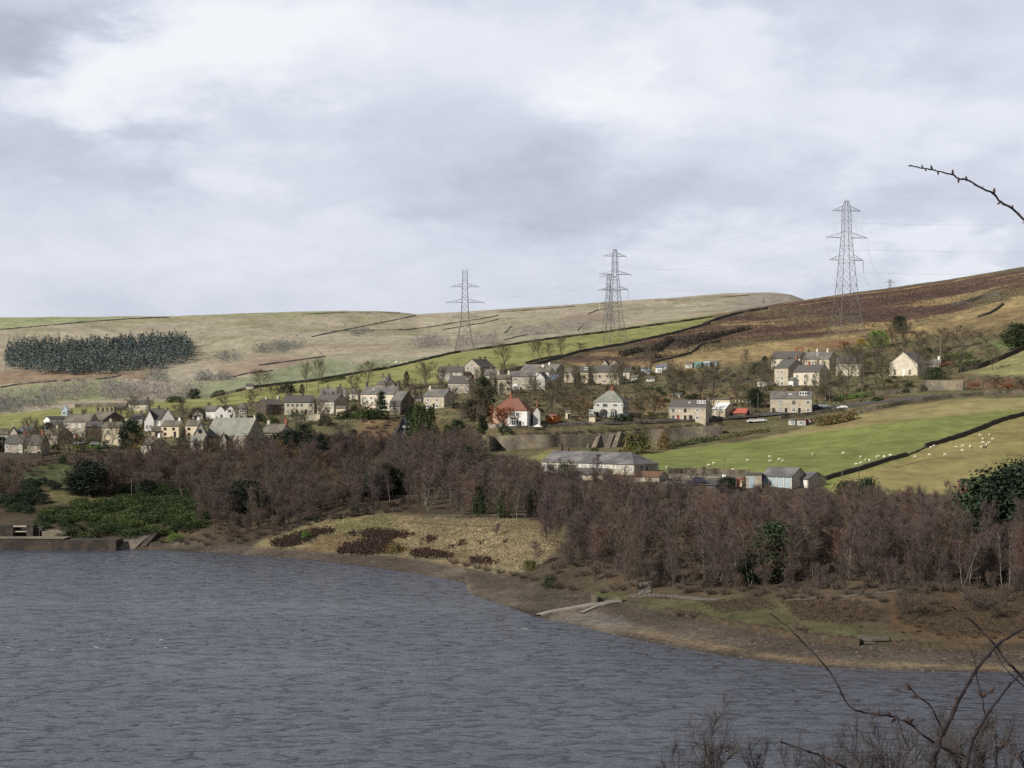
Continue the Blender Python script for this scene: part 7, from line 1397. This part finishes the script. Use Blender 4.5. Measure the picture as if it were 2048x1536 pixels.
for k in range(7):
    cable(T1[k], T2[k], 12 if k < 6 else 9, 'thin power line between the tallest pylon and the middle pylon', 'lines between the two nearer pylons'); cable(T2[k], T3[k], 11, 'thin power line between the middle pylon and the flat topped pylon', 'lines between the middle and left pylons', .04)
    cable(T1[k], T5[k], 14, 'thin power line from the tallest pylon over the moor to the right', 'lines over the moor', .045)
    q = T1[k] + Vector((330, -40, 16)); cable(T1[k], q, 8, 'thin power line leaving the picture at the right', 'lines leaving at the right', .03)
# ---------------------------------------------------------------- village trees
def clear(x, y, r=4.5):
    return True
VT = [('broad', 613, 782, 732, 30, 'tall bare tree, left of the pair behind the long terrace'), ('broad', 636, 783, 727, 36, 'tallest bare tree, right of the pair behind the long terrace'), ('broad', 522, 782, 745, 54, 'wide bare tree beside the lone little field barn'), ('broad', 735, 772, 730, 48, 'bent bare tree on the crest above the three chimneyed terrace'), ('village', 706, 808, 752, 34, 'purple brown tree left of the three chimneyed terrace'),
      ('broad', 850, 772, 730, 56, 'round bare tree left of the short terrace'), ('broad', 1010, 738, 694, 50, 'round bare tree above the tan house, beside the crest'), ('broad', 1066, 722, 686, 22, 'slim bare tree on the green strip, left of a row'), ('broad', 1080, 722, 684, 28, 'forked bare tree on the green strip, second of a row'), ('broad', 1100, 720, 688, 26, 'pale bare tree on the green strip, third of a row'), ('broad', 1123, 716, 680, 38, 'broad bare tree on the green strip, right end of the row'), ('broad', 1160, 704, 688, 40, 'low bare tree under the middle pylon'),
      ('broad', 955, 842, 778, 60, 'big bare tree between the square cream house and the red roof'), ('village', 925, 848, 800, 46, 'bare garden tree right of the square cream house'), ('village', 935, 872, 818, 50, 'bare tree below the square cream house, right of the tall hedge'), ('rust', 1003, 853, 815, 36, 'dark red leafless tree in front of the pink half of the red roofed house'), ('broad', 1102, 826, 770, 76, 'wide bare tree between the red roofed house and the hipped pair'), ('village', 1065, 800, 766, 44, 'bare tree behind the red hipped roof'), ('village', 1135, 822, 772, 50, 'bare garden tree left of the grey green hipped roof'),
      ('grey', 1150, 770, 733, 24, 'thin bare tree left of the pale porch'), ('village', 1185, 775, 735, 30, 'bare tree in front of the tan cottages'), ('broad', 1248, 800, 733, 40, 'tall bare tree at the right end of the tan cottages'), ('gold', 1165, 838, 795, 44, 'golden bare tree left of the grey green hipped pair'), ('village', 1285, 835, 772, 52, 'dense bare tree right of the grey green hipped pair'), ('village', 1270, 840, 795, 40, 'darker bare tree against the right side of the hipped pair'), ('village', 1310, 832, 790, 40, 'bare tree left of the roadside pair'),
      ('broad', 1345, 806, 742, 56, 'tall bare tree behind the roadside pair, leftmost of four'), ('broad', 1366, 806, 748, 46, 'tall bare tree behind the roadside pair, second of four'), ('broad', 1400, 802, 738, 56, 'tall bare tree behind the roadside pair, third of four'), ('broad', 1425, 800, 735, 46, 'tall bare tree behind the roadside pair, rightmost of four'), ('broad', 1694, 784, 706, 66, 'big spreading bare tree, left of the two right of the upper cluster'), ('broad', 1725, 786, 708, 66, 'big spreading bare tree, right of the two right of the upper cluster'), ('village', 1662, 796, 742, 48, 'bare tree hiding the shaded end of the stone pair'),
      ('village', 1645, 805, 780, 40, 'pale bare shrubby tree above the flat fronted row'), ('broad', 1838, 756, 700, 54, 'bare tree leaning over the right side of the gabled chapel'), ('village', 1765, 770, 718, 50, 'bare tree left of the gabled chapel'), ('broad', 1750, 728, 680, 54, 'bare tree above the stone house hidden by trees'), ('village', 1810, 712, 650, 50, 'bare tree directly behind the gabled chapel'), ('pine', 1800, 668, 633, 26, 'dark pine on the slope high above the gabled chapel'), ('village', 1785, 690, 652, 46, 'brown bare tree up the slope left of the chapel gable'),
      ('village', 1850, 708, 664, 56, 'bare tree up the slope right of the chapel gable'), ('village', 1890, 700, 660, 56, 'bare tree on the slope above the green hedges, left'), ('village', 1925, 698, 655, 60, 'bare tree on the slope above the green hedges, middle'), ('village', 1962, 700, 662, 54, 'bare tree on the slope above the green hedges, right'), ('village', 1985, 740, 698, 40, 'bare tree on the bank by the stout dark wall'), ('village', 1990, 776, 752, 46, 'bare tree against the reddish overgrown wall'), ('village', 2040, 778, 755, 40, 'bare tree at the right edge by the reddish overgrown wall'),
      ('village', 112, 912, 850, 46, 'bare tree right of the lower left pair of houses'), ('village', 132, 915, 862, 50, 'dense bare tree hiding the low brown cottage'), ('village', 90, 905, 872, 34, 'bare tree overlapping the red chimneyed house of the lower left pair'), ('village', 160, 912, 866, 40, 'bare tree in front of the brown stone terrace'), ('gold', 272, 910, 868, 30, 'reddish gold bare tree beside the big dark conifer'), ('village', 384, 905, 872, 36, 'bare tree left of the chapel porch block'), ('village', 430, 905, 880, 30, 'bare tree in front of the chapel arches'), ('village', 465, 908, 882, 34, 'bare tree in front of the chapel, right half'),
      ('gold', 500, 915, 868, 34, 'golden bare tree at the right end of the chapel'), ('village', 365, 838, 808, 40, 'bare tree behind the garage wing house'), ('village', 445, 806, 785, 40, 'bare tree behind the bright white house'), ('village', 505, 806, 778, 44, 'bare tree above the dark fronted house'), ('village', 545, 798, 772, 36, 'bare tree left of the dark hedge block'), ('village', 265, 830, 795, 34, 'bare tree right of the lone cream cottage') , ('village', 600, 850, 826, 30, 'reddish shrubby tree below the long terrace'), ('village', 1232, 770, 730, 30, 'bare tree over the roof of the tan cottages'),
      ('pine', 262, 897, 842, 40, 'big dark conifer right of the plain cream house'), ('cypress_dark', 247, 896, 852, 16, 'narrow dark conifer touching the plain cream house'), ('spruce', 284, 898, 868, 12, 'small dark spire conifer beside the big dark conifer'), ('spruce', 763, 838, 783, 28, 'spire shaped spruce in front of the three chimneyed terrace'), ('cypress_dark', 604, 787, 769, 9, 'dark columnar conifer right of the dark hedge block'), ('cypress_dark', 813, 773, 744, 11, 'dark columnar conifer on the grass above the three chimneyed terrace'), ('cypress_dark', 991, 788, 757, 9, 'dark columnar conifer in front of the tan house'),
      ('cypress', 822, 878, 815, 22, 'tall clipped green conifer, leftmost of the tall hedge by the lane'), ('cypress', 836, 880, 812, 22, 'tall clipped green conifer, second of the tall hedge by the lane'), ('cypress', 848, 880, 814, 20, 'tall clipped green conifer, third of the tall hedge by the lane'), ('cypress', 861, 872, 815, 18, 'tall clipped green conifer, rightmost of the tall hedge by the lane'), ('cypress', 872, 880, 852, 13, 'short green conifer beside the red car'), ('cypress', 893, 880, 850, 14, 'short dark green conifer right of the red car'), ('pine', 968, 835, 758, 36, 'dark evergreen left of the tan house'), ('pine', 945, 842, 800, 34, 'dark evergreen in the big bare trees left of the red roof'),
      ('pine', 915, 880, 842, 30, 'evergreen below the square cream house'), ('spruce', 965, 870, 830, 26, 'dark evergreen left of the pink half house'), ('cypress_dark', 1157, 782, 748, 14, 'dark conifer between the tan house end and the pale porch'), ('bush_gold', 1108, 776, 764, 14, 'yellow bush below the blue tarpaulin'), ('bush_dark', 1240, 845, 828, 24, 'dark bush at the right foot of the hipped pair'), ('bush_olive', 1272, 908, 866, 56, 'big round olive bush below the buttresses'), ('bush_olive', 1327, 900, 866, 22, 'olive bush right of the last buttress'), ('bush_bright', 1015, 888, 868, 16, 'bright green bush on top of the left end of the retaining wall'),
      ('cypress_dark', 1529, 746, 714, 14, 'dark spire conifer left of the upper brick chimney row'), ('bush_dark', 1513, 748, 725, 28, 'dark bush beside the spire conifer'), ('village', 1540, 768, 738, 26, 'bare tree left of the tall gabled stone house'), ('bush_bright', 1757, 695, 660, 44, 'bright green round tree up the slope at the right'), ('bush_gold', 1722, 692, 677, 20, 'yellow green round bush left of the bright green tree'), ('rust', 1690, 697, 684, 22, 'rusty bush left of the yellow green bush'), ('bush_dark', 1870, 758, 734, 44, 'dark evergreen right of the gabled chapel'), ('pine', 2035, 700, 650, 54, 'dark evergreen at the right edge above the stout wall'),
      ('rust', 1893, 737, 724, 26, 'orange brown bush below the green hedge'), ('rust', 1950, 780, 766, 22, 'orange bush against the reddish wall, left'), ('rust', 2018, 782, 768, 22, 'orange bush against the reddish wall, right'), ('rust', 1318, 812, 798, 18, 'red leaved shrub behind the roadside pair'), ('pine', 1510, 815, 778, 28, 'dark trees behind the telegraph pole at the red sheet roof'), ('village', 1530, 815, 785, 30, 'bare tree left of the flat fronted row'), ('bush_dark', 890, 812, 800, 22, 'dark shrub right of the square cream house'), ('bush_dark', 690, 838, 822, 40, 'dark garden bush below the flat pale garage'), ('bush', 725, 838, 818, 34, 'green garden bush below the three chimneyed terrace'),
      ('bush', 745, 838, 820, 24, 'green bush left of the spire shaped spruce'), ('bush_gold', 692, 834, 826, 16, 'yellow green bush below the three chimneyed terrace'), ('bush_dark', 650, 850, 832, 26, 'dark bush below the grey end of the long terrace'), ('bush', 545, 858, 834, 30, 'ivy bush left of the bay windowed house'), ('bush_dark', 520, 842, 826, 20, 'dark ivy bush below the tan gable'), ('rust', 735, 832, 812, 30, 'rusty shrub in front of the three chimneyed terrace'), ('bush', 1010, 865, 852, 26, 'green bush below the pink half of the red roofed house'), ('bush', 1190, 905, 895, 16, 'small green bush at the foot of the buttresses'), ('pine', 95, 872, 846, 20, 'dark ivy tree against the white gable end'),
      ('pine', 0, 905, 875, 34, 'dark evergreen cut by the left edge beside the lower left pair'), ('bush', 395, 835, 815, 30, 'dark green hedge behind the small gabled garage'), ('bush_dark', 388, 798, 778, 26, 'dark bush on the crest left of the bright white house'), ('bush_dark', 440, 792, 780, 24, 'round dark bush on the crest below the field barn'), ('bush', 350, 805, 793, 36, 'green hedge on the field behind the twin gabled house'), ('bush_dark', 575, 785, 768, 36, 'dark clipped hedge block behind the dark fronted house')]
for k, u, vb, vt, w, lb in VT: plant_px(k, u, vb, vt, lb, w, dmin=430, name={'bare': 'garden_tree', 'grey': 'garden_tree'}.get(k))
V1 = [(0, 925), (90, 930), (280, 915), (400, 910), (560, 890), (700, 850), (860, 850), (960, 870), (1000, 850), (1000, 745), (900, 770), (700, 800), (520, 815), (300, 835), (60, 860), (0, 870)]
V2 = [(1000, 852), (1250, 845), (1420, 838), (1540, 826), (1700, 812), (1850, 785), (1930, 770), (1930, 700), (1780, 690), (1550, 745), (1400, 735), (1240, 740), (1100, 745), (1000, 760)]
lbv = {'shrub': 'low bare brown shrub in the gardens between the village houses', 'bush': 'small green evergreen bush in the gardens between the village houses', 'bush_olive': 'olive coloured bush in the gardens between the village houses', 'bush_dark': 'small dark evergreen bush in the gardens between the village houses', 'village': 'small bare tree in the gardens between the village houses', 'grey': 'small bare tree in the gardens between the village houses'}
gpv = {'shrub': 'bare garden shrubs of the village', 'bush': 'green garden bushes of the village', 'bush_olive': 'olive garden bushes of the village', 'bush_dark': 'dark garden bushes of the village', 'village': 'small bare garden trees of the village', 'grey': 'small bare garden trees of the village'}
HS = {'shrub': 2.4, 'bush': 1.7, 'bush_olive': 1.8, 'bush_dark': 1.9, 'bare': 6.6, 'grey': 6.6, 'village': 7.6}
def free_scatter(kinds, polyv, n, mind, dmin, dmax):
    us = [p[0] for p in polyv]; done = []; tries = 0
    while len(done) < n and tries < n * 80:
        tries += 1; u = random.uniform(min(us), max(us)); D = math.sqrt(random.uniform(dmin ** 2, dmax ** 2)); z = float(np.interp(D, DS, column(u))); v = LEV + FOC * (EYE - z) / D
        if not inpoly(np.array([u]), np.array([v]), polyv)[0]: continue
        x = (u - MID) / FOC * D
        if inpoly(np.array([u]), np.array([v]), LANE)[0] or any((x - a) ** 2 + (D - b) ** 2 < r * r for a, b, r in FOOT) or any((x - a) ** 2 + (D - b) ** 2 < mind ** 2 for a, b in done): continue
        done.append((x, D)); k = random.choice(kinds); plant(k, (x, D, z - .1), HS[k] * random.uniform(.65, 1.3), None, lbv[k], gpv[k], 'garden_tree' if k in ('bare', 'grey', 'village') else 'garden_bush')
for i in range(26):
    u_ = 985 + i * 18 + random.uniform(-6, 6)
    plant_px('shrub', u_, float(I([(985, 874), (1100, 869), (1200, 866), (1445, 850)], u_)) + random.uniform(-2, 3), float(I([(985, 874), (1100, 869), (1200, 866), (1445, 850)], u_)) - random.uniform(6, 12), 'brown scrub growing along the top of the buttressed retaining wall', random.uniform(14, 24), 'scrub along the buttressed wall', name='garden_bush', dmin=560)
free_scatter(['shrub', 'bush_olive', 'bush_dark', 'bush', 'village', 'grey', 'village'], V1, 180, 3, 570, 860)
free_scatter(['shrub', 'bush_olive', 'bush_dark', 'bush', 'village', 'village', 'village'], V2, 290, 3, 600, 900)
# rough grass and brush on the ground between
tufts('rough_grass', [V1, V2], 4200, .5, .45, 'bracken', 570, 900, label='rough brown grass between the village gardens', cat='grass', blades=3)
tufts('moor_heather', [[(1425, 640), (1610, 606), (1850, 575), (2060, 545), (2060, 590), (1800, 650), (1550, 685), (1430, 700), (1260, 735), (1180, 735), (1240, 695)]], 9000, .35, .4, 'moor_tuft', 820, 1400, label='dark heather covering the upper moor', cat='heather', blades=4)
# ---------------------------------------------------------------- the near bank: trees whose tops show, and the thorn stems before the lens
for (k, u, vt, D, w, lb) in [('nearbirch', 1437, 1434, 95, 3.6, 'dark leafless birch top rising from the bottom edge, standing alone'), ('near', 1390, 1492, 95, 3.0, 'low twiggy tree top left of the lone birch top'), ('nearbirch', 1535, 1498, 98, 2.8, 'small faint tree top right of the lone birch top'), ('near', 1622, 1488, 92, 3.8, 'thorn bush top at the bottom, left of the big twiggy bush'), ('near', 1672, 1500, 90, 3.4, 'thorn bush top at the bottom, second from the left'),
                             ('near', 1742, 1480, 88, 3.8, 'twiggy bush top at the bottom, left shoulder of the big bush'), ('near', 1862, 1432, 86, 5.0, 'big twiggy bush top at the bottom right behind the thorn stems'), ('near', 1915, 1436, 90, 4.2, 'twiggy bush top right of the big bush centre'), ('near', 1800, 1455, 90, 4.2, 'twiggy bush top left of the big bush centre'), ('near', 1985, 1470, 88, 4.2, 'twiggy bush top near the bottom right corner'), ('near', 2045, 1466, 86, 4.0, 'twiggy bush top cut by the bottom right corner')]:
    p = P(u, vt, D); zg = height(p.x, p.y); plant(k, (p.x, D, zg - .1), p.z - zg, w, lb, name=None)
M['thorn'] = mat('thorn bark', (.030, .0225, .0235), rough=.75, spec=.1, scale=60, var=.3); M['bud'] = mat('bud scale', (.055, .034, .03), rough=.6, scale=80, var=.3)
def stem(path, D, w0, w1, buds, label, zoom=None, dD=0.0):
    """a woody stem before the lens; widths in millimetres"""
    if zoom: path = [(zoom[0] + x / zoom[2], zoom[1] + y / zoom[2]) for x, y in path]; buds = [(zoom[0] + q[0] / zoom[2], zoom[1] + q[1] / zoom[2]) + tuple(q[2:]) for q in buds]
    n = len(path); pts = []
    for i in range(n - 1):
        p0 = path[max(i - 1, 0)]; p1 = path[i]; p2 = path[i + 1]; p3 = path[min(i + 2, n - 1)]
        for k in range(4):
            t = k / 4; f = lambda a, b, c, d: .5 * (2 * b + (c - a) * t + (2 * a - 5 * b + 4 * c - d) * t * t + (3 * b - a - 3 * c + d) * t ** 3); pts.append((f(p0[0], p1[0], p2[0], p3[0]), f(p0[1], p1[1], p2[1], p3[1])))
    pts.append(path[-1]); N = len(pts); r = random.Random(int(path[0][0])); Q = [P(u + r.uniform(-.9, .9), v + r.uniform(-.9, .9), D + .012 * math.sin(i * .8)) for i, (u, v) in enumerate(pts)]
    root = Q[-1]; b = MB(); rs = []
    for i in range(N): t = i / (N - 1); rs.append((w0 + (w1 - w0) * t) / 2650 * (1.2 if i % 5 == 2 else 1.0) * r.uniform(.93, 1.07))
    b = MB().tube([q - root for q in Q], rs, 7); px = D / FOC
    for i in range(4, N - 2, 5):
        t = (Q[i + 1] - Q[i]).normalized(); sd = Vector((-t.z, 0, t.x)) * (1 if (i // 5) % 2 else -1); c = Q[i] - root; L_ = (4 + 5 * r.random()) * px * min(1.0, rs[i] / (3 * px)); b.bar(c, c + (sd - t * .35) * (L_ + rs[i]), rs[i] * .6, .0002, 5)
    o = b.obj('bramble', M['thorn'], None, root, True); tag(o, label, 'bramble')
    for q in buds:
        u, v = q[0], q[1]; a = q[2] if len(q) > 2 else -1.6; s = (q[3] if len(q) > 3 else 11) / FOC * D; i = min(range(N), key=lambda k: (pts[k][0] - u) ** 2 + (pts[k][1] - v) ** 2); c = Q[i]; d = Vector((math.cos(a), 0, -math.sin(a)))
        MB().tube([c - root, c - root + d * s * .35, c - root + d * s * .75, c - root + d * s], [s * .16, s * .24, s * .17, s * .03], 6).obj('bud', M['bud'], o, None, True)
Z1 = (1448, 300, 3.413); Z2 = (1328, 1200, 2.844)
stem([(1285, 110), (1360, 125), (1420, 135), (1500, 155), (1560, 168), (1600, 195), (1660, 205), (1740, 250), (1840, 300), (1890, 355), (1970, 405), (2060, 490), (2300, 760)], 2.6, 2.2, 5.0, [(1285, 112, 3.1, 8), (1360, 125, -1.9, 8), (1380, 130, 1.2, 7), (1425, 135, -1.9, 10), (1455, 145, 1.4, 8), (1558, 166, -1.6, 11), (1595, 192, 1.6, 10), (1655, 205, -1.9, 9), (1848, 303, -1.5, 13), (1885, 350, 2.6, 10), (1970, 405, -1.7, 9)], 'single dark budded branch reaching in from the right against the sky', Z1)
stem([(600, 75), (700, 150), (780, 230), (850, 300), (920, 380), (970, 450), (1010, 530), (1060, 610), (1120, 635), (1200, 650), (1290, 660), (1340, 680), (1400, 705), (1450, 750), (1520, 800), (1560, 825), (1640, 870), (1770, 930), (1900, 1000)], 2.8, 2.4, 6.0, [(920, 380, 1.6, 8), (970, 450, -.8, 7), (1200, 650, 2.4, 11), (1222, 652, -1.5, 12), (1295, 660, -2.1, 14), (1320, 672, 2.2, 14), (1390, 700, -1.6, 16), (1400, 705, -1.0, 14)], 'long thin thorn stem curving down across the water to the right', Z2)
stem([(1332, 680), (1350, 730), (1370, 800), (1400, 850)], 2.8, 2.0, 2.6, [(1368, 790, .5, 9)], 'short side shoot hanging from the long curving thorn stem', Z2)
stem([(2090, 130), (1980, 200), (1900, 250), (1850, 310), (1780, 390), (1730, 480), (1680, 560), (1640, 650), (1590, 750), (1560, 830), (1540, 900), (1525, 1000)], 2.5, 5.0, 9.0, [(1665, 590, -2.0, 16), (1780, 385, -2.2, 9), (1650, 640, .4, 8)], 'thickest purple thorn stem leaning from the bottom up to the right edge', Z2)
stem([(1400, 500), (1440, 545), (1480, 570), (1520, 610), (1550, 670), (1590, 745)], 2.55, 2.4, 4.0, [(1402, 502, -2.3, 16), (1410, 510, -3.0, 14), (1440, 548, 3.0, 16), (1525, 620, 2.0, 10)], 'forked budded twig growing left from the thickest thorn stem', Z2)
stem([(1635, 35), (1690, 75), (1760, 130), (1830, 200), (1890, 260), (1940, 340), (2000, 400), (2090, 510)], 2.9, 2.4, 6.5, [(1665, 50, -2.4, 8), (1940, 335, 2.2, 9)], 'dark thorn stem running down to the right edge across the beach', Z2)
stem([(1878, 285), (1930, 370), (1990, 440), (2090, 530)], 3.0, 2.0, 3.0, [], 'thin twig beside the dark thorn stem on the right', Z2)
stem([(2090, 380), (2010, 440), (1960, 490), (1900, 570), (1840, 650), (1800, 720), (1760, 790), (1730, 900), (1715, 1000)], 2.7, 3.2, 7.0, [(1965, 480, -2.4, 10), (1830, 655, -1.7, 10), (1800, 715, 2.8, 14)], 'red brown thorn stem right of the thickest one', Z2)
stem([(1745, 280), (1775, 380), (1780, 440), (1810, 550), (1820, 620), (1830, 655)], 2.75, 1.6, 2.8, [(1765, 330, -.7, 9), (1812, 550, -2.2, 18), (1815, 560, -.8, 14)], 'thin upright twig with paired buds on the right', Z2)
stem([(1810, 560), (1845, 535), (1860, 520)], 2.74, 1.8, 1.4, [(1858, 522, -.9, 14), (1850, 530, -.2, 10)], 'tiny side twig with two buds near the right edge', Z2)
stem([(1885, 770), (1887, 800), (1892, 870), (1890, 1000)], 2.4, 3.0, 4.0, [(1885, 790, -1.6, 16), (1892, 850, -.5, 14)], 'short upright thorn stem with red bud at the bottom right', Z2)
stem([(1945, 825), (1915, 850), (1892, 872)], 2.4, 1.8, 2.6, [(1940, 830, -.7, 11)], 'side twig of the short upright thorn stem at the bottom right', Z2)
stem([(660, 808), (760, 840), (850, 870), (950, 910), (1020, 950), (1100, 1000)], 1.9, 2.2, 4.0, [(690, 815, 3.6, 10)], 'low brown thorn stem entering along the bottom edge', Z2)
stem([(1560, 835), (1640, 850), (1720, 900), (1800, 960)], 2.9, 3.5, 4.5, [], 'olive thorn stem low behind the thickest one', Z2)
stem([(2090, 850), (2030, 870), (2040, 920), (2060, 1000)], 2.4, 4.0, 4.0, [(2035, 880, 2.6, 15)], 'knotted thorn stem end in the bottom right corner', Z2)
